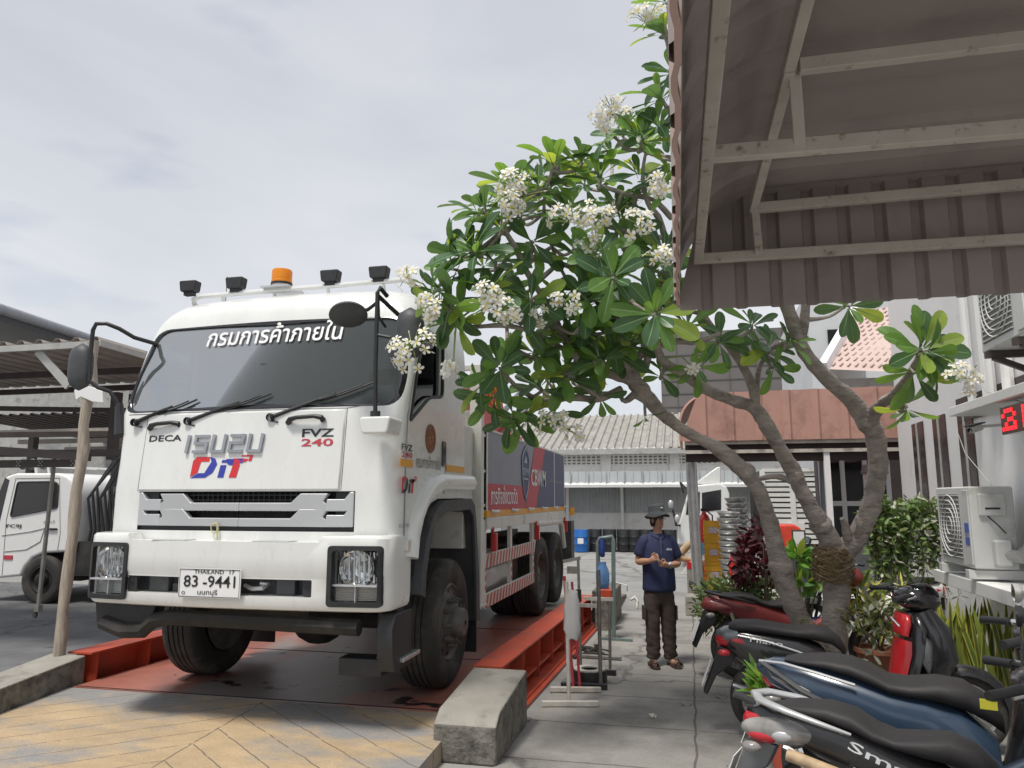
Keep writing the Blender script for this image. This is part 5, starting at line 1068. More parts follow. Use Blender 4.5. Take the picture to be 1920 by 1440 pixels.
# ================================================================ frangipani tree
TREE = thing('frangipani_tree', (1.15, 7.2, 0), 'frangipani tree with forking grey trunks, glossy leaves and white blossom clusters', 'tree')
M['bark'] = mat('frangipani_bark', (.36, .32, .285), .85, var=.25, sc=7, dirt=(.17, .14, .12), dsc=6, damt=.33, bump=.8, bsc=22, streak=(1, 1, 2.2))
BR = []   # branch polylines: (px, py, Y, radius)
BR += [[(1562, 1300, 7.2, .15), (1563, 1240, 7.2, .135), (1566, 1150, 7.2, .13), (1570, 1080, 7.2, .14), (1572, 1040, 7.2, .15)],
 [(1574, 1050, 7.2, .12), (1606, 1008, 7.15, .105), (1632, 950, 7.1, .10), (1645, 880, 7.0, .10), (1640, 815, 6.9, .105), (1622, 785, 6.85, .10), (1590, 745, 6.7, .085), (1545, 705, 6.5, .075), (1508, 660, 6.3, .07), (1487, 610, 6.1, .068), (1470, 560, 5.9, .062), (1440, 500, 5.7, .055), (1400, 420, 5.5, .045), (1350, 300, 5.3, .035)],
 [(1500, 650, 6.25, .05), (1508, 600, 6.1, .05), (1512, 560, 6.0, .045), (1530, 480, 5.8, .04)],
 [(1632, 790, 6.85, .08), (1650, 760, 6.6, .06), (1680, 735, 6.2, .045), (1712, 690, 5.8, .032), (1726, 660, 5.65, .026)],
 [(1650, 760, 6.6, .05), (1672, 752, 6.5, .04), (1690, 770, 6.3, .03)],
 [(1568, 1040, 7.2, .11), (1540, 985, 7.1, .105), (1508, 930, 7.0, .085), (1490, 890, 6.95, .09), (1462, 840, 6.8, .075), (1438, 800, 6.7, .08), (1415, 765, 6.6, .07), (1372, 750, 6.4, .06), (1320, 728, 6.1, .055), (1280, 700, 5.9, .05), (1240, 672, 5.6, .042), (1225, 610, 5.2, .03)],
 [(1418, 772, 6.6, .055), (1412, 730, 6.5, .05), (1395, 690, 6.4, .045), (1372, 655, 6.2, .04), (1340, 620, 6.0, .03), (1300, 560, 5.6, .026)],
 [(1420, 760, 6.6, .03), (1421, 700, 6.5, .028), (1440, 660, 6.3, .022), (1475, 640, 6.1, .018)],
 [(1490, 905, 6.95, .04), (1455, 893, 6.9, .032), (1415, 900, 6.85, .022)],
 [(1545, 1300, 7.1, .12), (1532, 1230, 7.1, .115), (1503, 1165, 7.05, .11), (1478, 1110, 7.0, .11), (1462, 1060, 6.95, .105), (1443, 980, 6.9, .085), (1425, 925, 6.8, .08), (1400, 890, 6.7, .08), (1368, 858, 6.6, .085), (1330, 832, 6.5, .065), (1290, 812, 6.4, .06), (1252, 785, 6.25, .062), (1222, 755, 6.1, .07), (1200, 730, 6.0, .085), (1185, 712, 5.95, .07)],
 [(1188, 714, 5.95, .06), (1150, 702, 5.8, .052), (1110, 690, 5.7, .05), (1075, 662, 5.5, .042), (1050, 620, 5.35, .036), (1032, 580, 5.2, .032), (1010, 545, 5.1, .028), (985, 505, 5.0, .028), (968, 468, 4.9, .03), (945, 430, 4.8, .02)],
 [(1075, 665, 5.5, .032), (1030, 640, 5.3, .026), (985, 618, 5.1, .023), (940, 610, 4.95, .022), (885, 612, 4.8, .018), (850, 600, 4.7, .014)],
 [(1050, 615, 5.35, .024), (1000, 610, 5.2, .018), (960, 600, 5.0, .014)],
 [(1165, 730, 5.9, .04), (1120, 748, 5.8, .036), (1070, 745, 5.7, .034), (1020, 752, 5.6, .03), (975, 730, 5.4, .022), (940, 695, 5.2, .016)],
 [(1120, 745, 5.8, .034), (1085, 715, 5.6, .03), (1040, 690, 5.5, .026), (985, 665, 5.3, .022), (950, 645, 5.2, .015)],
 [(1040, 752, 5.7, .02), (1000, 770, 5.6, .016), (960, 780, 5.5, .012)],
 [(1200, 735, 6.0, .06), (1190, 690, 5.9, .045), (1215, 650, 5.8, .04), (1260, 640, 5.7, .035), (1310, 640, 5.8, .03), (1350, 625, 5.8, .02)],
 [(1185, 715, 5.95, .045), (1165, 670, 5.7, .036), (1120, 640, 5.5, .028), (1085, 600, 5.4, .022)],
 [(1190, 700, 5.9, .04), (1150, 620, 5.6, .034), (1120, 560, 5.4, .03), (1090, 510, 5.3, .028), (1030, 490, 5.15, .026), (985, 480, 5.0, .022)],
 [(1210, 690, 5.9, .04), (1230, 600, 5.6, .034), (1250, 500, 5.3, .032), (1240, 420, 5.2, .03), (1215, 380, 5.1, .024), (1205, 330, 5.0, .018), (1212, 280, 4.95, .014)],
 [(1260, 410, 5.2, .026), (1225, 375, 5.15, .024), (1180, 365, 5.1, .022), (1130, 350, 5.1, .018)],
 [(1265, 452, 5.1, .024), (1215, 440, 5.1, .022), (1140, 425, 5.1, .02), (1095, 400, 5.0, .016)],
 [(1215, 650, 5.8, .03), (1180, 560, 5.4, .026), (1150, 520, 4.9, .02)],
 [(1250, 500, 5.3, .026), (1290, 380, 5.1, .024), (1275, 220, 4.9, .022), (1255, 100, 4.8, .018), (1245, 40, 4.8, .014)],
 [(1275, 220, 4.9, .016), (1240, 190, 4.9, .013)],
 [(1130, 560, 5.4, .02), (1060, 520, 5.3, .018), (1020, 400, 5.1, .016), (1035, 320, 5.0, .014)],
 [(1590, 1010, 7.1, .05), (1585, 985, 7.05, .042), (1578, 972, 7.0, .02)], [(1608, 1005, 7.1, .05), (1612, 985, 7.0, .04), (1606, 970, 6.98, .02)],
 [(1200, 730, 6.0, .05), (1172, 752, 5.9, .03), (1160, 735, 5.9, .012)]]
NODES = []
mb = MB(); rr = random.Random(21)
def smooth_path(pts):
    out = []
    for i in range(len(pts)-1):
        p0, p1, p2, p3 = pts[max(i-1, 0)], pts[i], pts[i+1], pts[min(i+2, len(pts)-1)]
        for t in (0, .25, .5, .75):
            out.append(tuple(.5*((2*b)+(c-a)*t+(2*a-5*b+4*c-d)*t*t+(-a+3*b-3*c+d)*t**3) for a, b, c, d in zip(p0, p1, p2, p3)))
    out.append(pts[-1]); return out
def grow(mb, path3, n=12):
    pts = [V(p[:3]) for p in path3]; rad = [p[3] for p in path3]; base = len(mb.v); mb.tube(pts, rad, n)
    for i in range(len(pts)):                      # knobbly bark
        for k in range(n):
            q = V(mb.v[base+i*n+k]); d = (q-pts[i]); f = 1+.16*noise.noise(q*9)+.10*noise.noise(q*24)+.05*math.sin(i*2.6); mb.v[base+i*n+k] = tuple(pts[i]+d*f)
for b in BR:
    w3 = [tuple(at(px, py, y))+(r*.80,) for px, py, y, r in b]; sp = smooth_path(w3)
    grow(mb, sp, 12 if b[0][3] > .05 else 8)
    NODES += [(V(p[:3]), p[3]) for p in sp]
for px, py, y, r in ((1400, 885, 6.7, .10), (1490, 893, 6.95, .105), (1438, 800, 6.7, .09), (1625, 790, 6.85, .12), (1462, 1062, 6.95, .13), (1572, 1050, 7.2, .17), (1540, 985, 7.1, .12)):
    c = at(px, py, y); base = len(mb.v); mb.ball(c, r, 12, 8)
    for i in range(base, len(mb.v)): q = V(mb.v[i]); mb.v[i] = tuple(c+(q-c)*.78*(1+.3*noise.noise(q*10)))
LEAF_ROS = []   # (px, py, Y, dir in picture (x right, y up, toward camera), n, length)
def ros(*a): LEAF_ROS.append(a)
for a in [(985, 790, 5.5, (-.3, -.5, .7), 10, .25), (925, 745, 5.3, (-.5, -.3, .7), 10, .24), (1060, 705, 5.5, (-.1, .4, .9), 12, .25), (1150, 660, 5.5, (.0, .5, .9), 12, .24), (995, 560, 4.9, (-.1, .2, .9), 11, .24), (1100, 560, 5.1, (.0, .3, .9), 12, .25), (858, 478, 4.7, (-.9, .35, .2), 12, .30), (905, 390, 4.8, (-.55, .85, .1), 11, .28), (820, 545, 4.55, (-.9, -.1, .4), 10, .25), (845, 575, 4.6, (-.3, -.7, .5), 9, .25), (890, 470, 4.6, (-.5, .5, .7), 12, .28), (975, 400, 4.9, (.0, .8, .5), 11, .26), (1090, 300, 5.1, (.2, 1, .1), 10, .25), (1120, 480, 4.9, (.1, .3, .9), 12, .24), (1060, 640, 5.4, (-.2, .5, .7), 11, .24), (1180, 640, 5.5, (.0, .4, .8), 11, .24), (905, 720, 5.2, (-.8, .0, .5), 9, .22), (1040, 770, 5.6, (-.2, -.7, .5), 8, .22), (938, 425, 4.8, (-.45, .85, .2), 13, .29), (912, 548, 4.7, (-.25, .8, .5), 13, .29), (1040, 305, 5.0, (.1, 1, .1), 11, .28), (965, 345, 4.9, (-.15, 1, .1), 11, .29), (1205, 262, 4.85, (.1, .5, .7), 15, .25), (1125, 335, 5.1, (0, 1, .2), 11, .26),
 (1000, 455, 5.0, (.2, -.3, .6), 10, .26), (1228, 588, 4.7, (.0, -.1, 1), 16, .26), (1150, 520, 4.8, (.0, .1, 1), 13, .25), (1085, 480, 5.1, (.1, .5, .6), 12, .25), (937, 690, 5.1, (-.1, .1, .9), 11, .24), (860, 600, 4.7, (-.7, -.2, .5), 10, .25), (1010, 722, 5.5, (-.3, .5, .5), 12, .25),
 (958, 782, 5.4, (-.5, -.4, .4), 10, .24), (1085, 655, 5.6, (0, .9, .3), 12, .27), (1065, 400, 5.2, (0, .7, .4), 12, .26), (1180, 455, 5.1, (.2, .4, .7), 12, .25), (1245, 480, 5.0, (.2, .3, .8), 11, .25), (1250, 345, 4.9, (-.4, .6, .5), 12, .24), (1242, 185, 4.85, (-.4, .8, .3), 12, .26), (1245, 60, 4.8, (-.3, .7, .3), 11, .25), (1250, 5, 4.8, (-.2, .9, .2), 10, .25),
 (1160, 385, 5.1, (0, .6, .6), 11, .24), (832, 590, 4.7, (-.9, .1, .3), 9, .24), (1095, 600, 5.4, (-.1, .6, .6), 12, .25), (1045, 560, 5.2, (-.1, .7, .5), 11, .24), (880, 470, 4.8, (-.7, .5, .3), 11, .28), (850, 505, 4.8, (-.8, .3, .3), 10, .27), (1310, 690, 5.9, (.2, -.5, .7), 9, .22), (1350, 640, 6.0, (.1, .2, .8), 10, .24), (1440, 655, 6.3, (.2, .4, .7), 10, .27), (1410, 610, 6.0, (0, .4, .6), 9, .25), (1478, 645, 6.1, (.3, .5, .5), 8, .26), (1450, 690, 6.3, (.2, -.3, .7), 7, .24),
 (1728, 655, 5.6, (.15, .25, 1), 20, .29), (1715, 700, 5.75, (.0, -.8, .7), 10, .29), (1592, 575, 6.4, (.0, -.3, .8), 10, .26), (1700, 765, 6.2, (.1, -1, .4), 7, .26), (1745, 660, 5.6, (.9, .1, .5), 8, .28),
 (980, 600, 5.05, (-.2, -.3, .7), 8, .22), (1000, 660, 5.3, (-.4, .3, .5), 10, .23), (1125, 745, 5.8, (.0, -.6, .5), 7, .2), (1210, 780, 6.0, (0, -1, .2), 3, .2), (1240, 700, 5.7, (0, .5, .7), 8, .22), (1290, 610, 5.5, (.2, .5, .6), 10, .25), (1170, 600, 5.3, (-.2, .6, .6), 11, .25), (1130, 690, 5.7, (-.2, .4, .8), 9, .22), (930, 490, 4.8, (-.1, .6, .6), 10, .26), (1010, 350, 5.0, (.1, .6, .5), 10, .25), (1200, 330, 5.0, (.0, .5, .6), 10, .24), (1235, 235, 4.9, (-.3, .3, .6), 10, .24), (1150, 255, 4.95, (-.7, .5, .3), 8, .24), (1255, 130, 4.85, (-.5, .3, .5), 9, .24)]: ros(*a)
POLY = [(880, 420), (960, 320), (1100, 330), (1240, 150), (1265, 300), (1265, 560), (1265, 690), (1130, 730), (1000, 740), (930, 670), (900, 560)]
def inside(x, y):
    c = False
    for i in range(len(POLY)):
        (x0, y0), (x1, y1) = POLY[i-1], POLY[i]
        if (y0 > y) != (y1 > y) and x < (x1-x0)*(y-y0)/(y1-y0)+x0: c = not c
    return c
k = 0
while k < 52:
    px, py = rr.uniform(880, 1270), rr.uniform(140, 740)
    if inside(px, py): ros(px, py, rr.uniform(5.2, 6.3), (rr.uniform(-.5, .4), rr.uniform(.0, 1), rr.uniform(-.2, .9)), rr.randint(8, 12), rr.uniform(.21, .27)); k += 1
for k in range(14): ros(rr.uniform(1275, 1460), rr.uniform(120, 560), rr.uniform(5.0, 5.9), (rr.uniform(-.5, .5), rr.uniform(.3, 1), rr.uniform(-.3, .4)), 10, .25)
RT, UPV, FW = V((math.cos(YAW), math.sin(YAW), 0)), V((0, 0, 1)), V((-math.sin(YAW), math.cos(YAW), 0))
fol = MB()
def leaf(p, ax, nn, L_, w_, droop):
    s_ = ax.cross(nn).normalized(); nn = s_.cross(ax).normalized(); rows = []; q = p.copy(); a = ax.copy(); T = (0, .1, .3, .5, .7, .86, .96, 1); W = (.10, .16, .48, .80, 1.0, .86, .5, .12); col = rr.random()
    mi = 0 if col < .55 else (1 if col < .9 else 2)
    for i, t in enumerate(T):
        if i: q = q+a*L_*(T[i]-T[i-1]); a = (a-nn*droop*(T[i]-T[i-1])).normalized()
        h = w_*W[i]; m_ = .0035*(1.3-t); rows.append([q-s_*h+nn*h*.22, q-s_*m_, q+s_*m_, q+s_*h+nn*h*.22])
    vs = [v for r_ in rows for v in r_]; n = len(T)
    for c_, mm in ((0, mi), (1, 3), (2, mi)): fol.add(vs[:0], [], 0)
    o = len(fol.v); fol.v += [tuple(v) for v in vs]
    for i in range(n-1):
        for c_ in range(3): fol.f.append([o+i*4+c_, o+i*4+c_+1, o+(i+1)*4+c_+1, o+(i+1)*4+c_]); fol.m.append(3 if c_ == 1 and i < n-2 else mi)
tw = mb
for px, py, y, d, n, L_ in LEAF_ROS:
    p = at(px, py, y); D = (RT*d[0]+UPV*d[1]-FW*d[2]).normalized()
    near = min(NODES, key=lambda q: (q[0]-p).length+(0 if q[1] < .05 else .15)); a = near[0]; dist = (a-p).length
    if dist > .02:
        m_ = a.lerp(p-D*.05, .55)-UPV*.08*min(1, dist)+V((rr.uniform(-.04, .04),)*3)
        pts = [tuple(a)+(min(near[1], .016+.012*dist),), tuple(m_)+(.014,), tuple(p-D*.06)+(.0125,), tuple(p)+(.011,)]
        grow(tw, smooth_path(pts), 6)
    u = D.cross(UPV if abs(D.z) < .9 else RT).normalized(); w_ = D.cross(u)
    for k in range(n):
        an = k*2.39996+rr.uniform(-.3, .3); el = R(lerp(25, 92, ((k+.5)/n)**.8))+rr.uniform(-.12, .12)
        ax = (D*math.cos(el)+(u*math.cos(an)+w_*math.sin(an))*math.sin(el)).normalized(); nn = (D-ax*D.dot(ax))
        nn = nn.normalized() if nn.length > .05 else UPV
        l_ = 1.08*L_*rr.uniform(.75, 1.1)*(1.0 if k > 2 else .72); leaf(p+D*rr.uniform(-.05, .02)+ax*.02, ax, nn, l_, l_*rr.uniform(.16, .20), rr.uniform(.1, .7))
mb.build('trunk', M['bark'], TREE, ang=70)
def leaf_mat(name, col, tr):
    m = mat(name, col, .36, var=.25, sc=3, trans=tr, tmul=(2.1, 1.75, .9)); return m
fol.build('foliage', [leaf_mat('leaf_dark', (.075, .155, .075), .42), leaf_mat('leaf_green', (.14, .28, .07), .45), leaf_mat('leaf_young', (.28, .40, .08), .45), mat('leaf_midrib', (.22, .33, .15), .5, var=.1)], TREE, ang=80, fixn=False)
# blossom clusters
M['petal'] = mat('white_petal', (.84, .83, .77), .5, var=.04, trans=.25); M['petal_eye'] = mat('yellow_petal_base', (.85, .68, .16), .5, var=.05, trans=.2); M['stalk'] = mat('flower_stalk', (.25, .33, .10), .6)
def flower(mb, c, D, s_):
    u = D.cross(V((.3, .2, .9))).normalized(); w_ = D.cross(u)
    for k in range(5):
        a = 2*math.pi*k/5+rr.random()*.2; r_ = u*math.cos(a)+w_*math.sin(a); t_ = D.cross(r_)
        P = [c, c+r_*.28*s_+t_*.16*s_+D*.06*s_, c+r_*.28*s_-t_*.12*s_+D*.10*s_, c+r_*.7*s_+t_*.36*s_+D*.08*s_, c+r_*.72*s_-t_*.22*s_+D*.18*s_, c+r_*1.0*s_+t_*.2*s_+D*.02*s_, c+r_*1.0*s_-t_*.08*s_+D*.08*s_]
        mb.add(P, [(0, 1, 2)], 1); mb.add(P, [(1, 3, 4, 2), (3, 5, 6, 4)], 0)
FL = [(985, 365, 4.72, 46, 34), (1075, 415, 4.85, 44, 28), (1150, 212, 4.75, 36, 20), (815, 572, 4.5, 32, 18), (928, 575, 4.5, 50, 26), (772, 648, 4.5, 46, 20), (850, 690, 4.7, 20, 10), (762, 520, 4.6, 28, 12), (1240, 345, 4.75, 26, 16), (1215, 38, 4.75, 30, 14), (1235, 480, 4.8, 22, 9), (1060, 565, 4.9, 24, 8), (1195, 420, 4.9, 34, 12), (1050, 800, 5.5, 40, 18), (1815, 712, 5.5, 32, 13), (1300, 690, 5.6, 12, 4), (1110, 450, 4.95, 24, 8), (1010, 590, 5.0, 20, 7), (1150, 400, 4.9, 22, 8)]
for px, py, y, rad, n in FL:
    c = at(px, py, y-.12); f = (c-V((0, 0, CAMZ))).length/1480; Rr = rad*f; mb = MB()
    near = min(NODES, key=lambda q: (q[0]-c).length)[0]
    if (near-c).length > 1: near = c+V((.1, .4, .1))
    root = c.lerp(near, .7); subs = [V((rr.uniform(-1, 1)*Rr*.75, rr.uniform(-.4, .2)*Rr, rr.uniform(-.55, .5)*Rr)) for _ in range(4)]
    mb.mi = 2; mb.tube([near, root.lerp(c, .5)+UPV*.06, c], [.008, .006, .005], 5)
    for k in range(int(n*1.4)):
        d = V((rr.gauss(0, 1), rr.gauss(0, 1)-.6, rr.gauss(0, 1)+.1)); d.normalize(); q = c+subs[k % 4]+V((d.x*Rr, d.y*Rr*.7, d.z*Rr))*rr.uniform(.3, .68)
        mb.tube([c-FW*-.03, c.lerp(q, .6)+UPV*.01, q-d*.01], .0022, 4, m=2); flower(mb, q, (d+V((0, -.5, .1))).normalized(), rr.uniform(.034, .043))
    for k in range(n//4):
        d = V((rr.gauss(0, 1), rr.gauss(0, 1), rr.gauss(0, 1)+.6)).normalized(); q = c+d*Rr*.9; mb.tube([c, q], [.002, .004], 4, m=2); mb.tube([q, q+d*.022], [.005, .0015], 5, m=0)
    mb.build('flower_cluster', [M['petal'], M['petal_eye'], M['stalk']], TREE, ang=60, fixn=False)
# fibre wrapped round the fork
mb = MB(); c = at(1568, 1062, 7.05)
for k in range(900):
    a = rr.uniform(0, 2*math.pi); z = rr.uniform(-.14, .15); r_ = .14+.03*rr.random()-.25*max(0, abs(z)-.08); p = c+V((r_*math.cos(a), .15+r_*math.sin(a), z)); t = V((-math.sin(a), math.cos(a), rr.uniform(-.8, .6))).normalized()
    mb.tube([p-t*.045, p+V((math.cos(a), math.sin(a), 0))*.012, p+t*.045], .0028, 3)
mb.ball(c+V((0, .15, 0)), (.14, .14, .15), 14, 8); mb.build('fibre_wrap', mat('coir_fibre', (.25, .18, .10), .95, var=.35, sc=30), TREE, ang=80)
# fallen blossoms on the paving
for px, py, z, lb in ((745, 1395, .1, 'white fallen blossom on the yellow ramp'), (738, 1432, .08, 'white fallen blossom on the ramp at the bottom edge of the photo'), (1225, 1345, .006, 'yellowed fallen blossom on the walkway left of the motorcycles')):
    p = atz(px, py, z); mb = MB(); flower(mb, V((0, 0, .012)), V((.2, -.2, 1)).normalized(), .034); mb.tube([(0, 0, .012), (.03, .01, .005)], .003, 4, m=2)
    o = mb.build('fallen_flower', [M['petal'], M['petal_eye'], M['stalk']], local=True, fixn=False); o.location = p; tag(o, lb, 'flower')
for px, py, lb in ((1285, 1322, 'curled brown dead leaf lying on the walkway near the scooters'), (1352, 1308, 'small brown dead leaf lying by the scooter wheel')):
    p = atz(px, py, .008); mb = MB().grid(lambda u, v: V(((u-.5)*.10, (v-.5)*.045*math.sin(math.pi*min(max(u, .05), .95)), .012*math.cos(u*5)+.008*abs(v-.5)*2)), 6, 2)
    o = mb.build('dead_leaf', M['wood'], local=True); o.location = p; tag(o, lb, 'leaf')
# ================================================================ motorcycles
M['vinyl'] = mat('seat_vinyl', (.024, .022, .023), .62, var=.2, sc=5, bump=.12, bsc=120)
M['mcblue'] = mat('dusty_navy_paint', (.035, .06, .10), .25, var=.15, sc=3, coat=.5, dirt=(.10, .11, .115), damt=.12)
M['mcblack'] = mat('dusty_black_paint', (.018, .018, .02), .22, var=.2, sc=3, coat=.6, dirt=(.06, .055, .05), damt=.1)
M['mcgrey'] = mat('grey_metallic', (.16, .17, .18), .3, metal=.4, var=.1, coat=.4)
M['mcred'] = mat('scooter_red', (.42, .015, .02), .3, var=.08, coat=.4)
M['oldred'] = mat('faded_maroon_paint', (.20, .035, .035), .35, var=.15, coat=.2, dirt=(.3, .16, .14), damt=.15)
M['alu'] = mat('cast_alloy', (.5, .5, .5), .4, metal=.7, var=.1)
M['taillens'] = mat('tail_lens_red', (.5, .02, .03), .15, var=.1, coat=.5); M['clearlens'] = mat('smoky_lens', (.27, .26, .25), .10, var=.35, sc=9, coat=.7)
M['mirror'] = mat('mirror_face', (.75, .77, .78), .04, metal=1, var=.02)
def ovals(pts, n=14, ex=2.4):
    """loft of flat ovals along a path in the XZ plane: (x, z, half width, half depth)"""
    rings = []
    for i, (x, z, w_, d_) in enumerate(pts):
        a, b = pts[max(i-1, 0)], pts[min(i+1, len(pts)-1)]; t = V((b[0]-a[0], 0, b[1]-a[1])).normalized(); nn = V((-t.z, 0, t.x)); r = []
        for k in range(n):
            an = 2*math.pi*k/n; c_, s_ = math.cos(an), math.sin(an)
            r.append(V((x, 0, z))+V((0, 1, 0))*w_*math.copysign(abs(c_)**(2/ex), c_)+nn*(d_*math.copysign(abs(s_)**(2/ex), s_)-.25*w_*(abs(c_)**2)))
        rings.append(r)
    return MB().loft(rings)
def cycle(name, loc, rz, label, o):
    r = thing(name, loc, label, 'motorcycle', 'motorcycles parked along the wall', R(rz)); P = dict(parent=r, local=True)
    rw, fx = o.get('r', .285), o.get('wb', 1.24); hx, hz = o.get('hx', fx-.33), o.get('hz', .98); dx_ = hx-(fx-.33)
    def wh(x, hw=.05, sp='alu'):
        t = MB().lathe([(rw*.70, -hw*.6), (rw*.80, -hw*.95), (rw*.90, -hw), (rw*.97, -hw*.6), (rw, -.012), (rw, .012), (rw*.97, hw*.6), (rw*.90, hw), (rw*.80, hw*.95), (rw*.70, hw*.6)], (x, 0, rw), (0, 1, 0), 36).build('wheel', M['tyre'], r, ang=60, local=True)
        mb = MB().lathe([(rw*.72, -hw*.6), (rw*.68, -hw*.5), (rw*.66, 0), (rw*.68, hw*.5), (rw*.72, hw*.6)], (x, 0, rw), (0, 1, 0), 32)
        for k in range(5 if not o.get('spoke') else 18):
            a = 2*math.pi*k/(5 if not o.get('spoke') else 18); d = V((math.cos(a), 0, math.sin(a))); e_ = V((-math.sin(a), 0, math.cos(a)))
            if o.get('spoke'): mb.tube([V((x, .03*(-1)**k, rw))+d*.03, V((x, 0, rw))+d*rw*.68], .0035, 4)
            else:
                for q in (-1, 1): mb.bar(V((x, 0, rw))+d*.04+e_*.012*q, V((x, 0, rw))+d*rw*.68+e_*.03*q, .016, .014, up=(0, 1, 0))
        mb.lathe([(.001, -.06), (.045, -.06), (.05, -.03), (.05, .03), (.045, .06), (.001, .06)], (x, 0, rw), (0, 1, 0), 16)
        mb.build('rim', M[o.get('rim', 'alu')], t, local=True); return t
    wh(0, o.get('tw', .052)); wh(fx, .045)
    bc = M[o['body']]
    if o['kind'] == 'scooter':
        cowl = [(-.33, .68, .73, .03), (-.26, .58, .775, .09), (-.15, .50, .775, .125), (-.02, .44, .765, .15), (.2, .36, .74, .17), (.36, .31, .68, .165), (.47, .28, .56, .15), (.52, .27, .42, .13)]
        seat = [(-.26, .755, .785, .07), (-.2, .745, .815, .11), (-.05, .74, .82, .135), (.1, .725, .80, .14), (.2, .715, .785, .14), (.32, .70, .80, .135), (.44, .675, .78, .11), (.50, .63, .73, .08), (.53, .58, .67, .05)]
        shield = [(.60, .30, .14, .03), (.78, .31, .15, .03), (.86, .38, .17, .035), (.90, .52, .205, .04), (.94, .68, .215, .045), (.97, .82, .19, .05), (.96, .92, .12, .05)]
    else:
        cowl = [(-.34, .70, .74, .02), (-.27, .64, .765, .06), (-.12, .58, .775, .095), (.05, .52, .76, .11), (.22, .46, .72, .12), (.42, .38, .64, .11), (.58, .36, .56, .085), (.72, .38, .54, .06), (.86, .48, .62, .055)]
        seat = [(-.20, .755, .775, .07), (-.12, .75, .795, .10), (.02, .735, .805, .115), (.12, .71, .79, .12), (.20, .68, .74, .12), (.28, .665, .715, .12), (.38, .645, .73, .118), (.48, .63, .745, .105), (.57, .605, .715, .085), (.64, .57, .65, .05)]
        shield = [(.74, .26, .13, .03), (.80, .38, .17, .035), (.86, .52, .195, .04), (.92, .68, .20, .05), (.96, .80, .16, .055), (.95, .90, .10, .05)]
    cowl = o.get('cowl', cowl); seat = o.get('seat', seat)
    MB().xloft(cowl, 18, 2.5).build('body_panel', bc, r, ang=70, local=True)
    MB().xloft(seat, 18, 2.7).build('seat', M['vinyl'], r, ang=70, local=True)
    shield = [(x+dx_, z, a, b) for x, z, a, b in shield]
    ovals(shield).build('leg_shield', M[o.get('shield', o['body'])], r, ang=70, local=True)
    if o.get('inner'): ovals([(.80, .36, .13, .02), (.845, .5, .16, .03), (.885, .66, .17, .04), (.90, .74, .15, .04)]).build('inner_panel', M[o['inner']], r, ang=70, local=True)
    if o.get('inner_top'): ovals([(.885, .77, .14, .03), (.90, .85, .15, .035), (.91, .91, .12, .03)]).build('inner_panel', M[o['inner_top']], r, ang=70, local=True); MB().tube([(.87, -.13, .83), (.84, -.10, .875), (.835, 0, .885), (.84, .10, .875), (.87, .13, .83)], .008, 6).build('bag_hook', M['chrome'], r, local=True)
    # tail: fender, plate, lamp
    zt = cowl[1][2]
    MB().prism([(p[0], -.05, p[1]) for p in ((-.20, .60), (-.33, .63), (-.46, .30), (-.43, .28), (-.36, .42), (-.25, .5))], (0, .10, 0)).build('rear_fender', M[o.get('fender', 'black')], r, bevel=.012, local=True)
    pl = MB().bar((-.395, 0, .53), (-.465, 0, .35), .15, .004, up=(1, 0, 0)).build('number_plate', M['whiteink'], r, smooth=False, local=True)
    if o.get('plate'): MB().text(o['plate'], lambda u, v: V((lerp(-.480, -.452, v)-.004, .055-.11*u, lerp(.39, .45, v)))).build('plate_lettering', M['ink'], pl, smooth=False, local=True)
    MB().xloft([(-.355, .655, .70, .02), (-.33, .63, .735, .055), (-.27, .615, .75, .085), (-.18, .62, .735, .118), (-.10, .63, .70, .125)] if not o.get('lens') else o['lens'], 16, 2.3).build('tail_lamp', M[o.get('tail', 'taillens')], r, ang=70, local=True)
    for s in (-1, 1): MB().ball((-.30, s*.125, .60), (.045, .03, .025), 10, 6).build('indicator', M[o.get('ind', 'clearlens')], r, local=True)
    if o.get('rail'):
        MB().tube([(.12, -.13, .715), (-.0, -.142, .745), (-.14, -.135, .775), (-.26, -.085, .795), (-.30, 0, .80), (-.26, .085, .795), (-.14, .135, .775), (-.0, .142, .745), (.12, .13, .715)], [.010, .018, .024, .027, .027, .027, .024, .018, .010], 8, flat=.6).build('grab_rail', M[o['rail']], r, ang=70, local=True)
    # drive unit, exhaust, frame
    MB().xloft([(-.08, .22, .34, .05, .06), (.1, .2, .40, .08, .05), (.4, .2, .45, .12), (.62, .22, .42, .1)], 12, 4).build('engine', M['chassis'], r, local=True)
    MB().tube([(.45, -.10, .24), (.3, -.13, .22), (.1, -.145, .25), (-.05, -.15, .29), (-.24, -.15, .35)], [.02, .03, .05, .055, .045], 10).build('exhaust', M[o.get('exh', 'dkgrey')], r, local=True)
    MB().tube([(.06, -.155, .31), (-.14, -.17, .36), (-.25, -.16, .39)], [.03, .045, .03], 8, flat=.6).build('exhaust_guard', M[o.get('guard', 'mcgrey')], r, local=True)
    MB().tube([(.1, .10, .28), (.0, .11, .28), (-.14, .11, .62)], .018, 6).tube([(.0, -.10, .29), (-.1, -.10, .62)], .018, 6).build('shock_absorber', M['chrome'], r, local=True)
    MB().tube([(.45, .1, .2), (.36, .22, .0)], .012, 6).tube([(.42, .1, .22), (.38, -.13, .2), (.30, -.16, .19)], .012, 6).build('stand', M['black'], r, local=True)
    if o['kind'] != 'scooter': MB().tube([(.35, -.20, .27), (.35, .20, .27)], .016, 6).build('foot_peg', M['black'], r, local=True)
    # front end
    mb = MB()
    for s in (-1, 1): mb.tube([(fx, s*.065, rw), (fx-.10, s*.065, .62)], .018, 8)
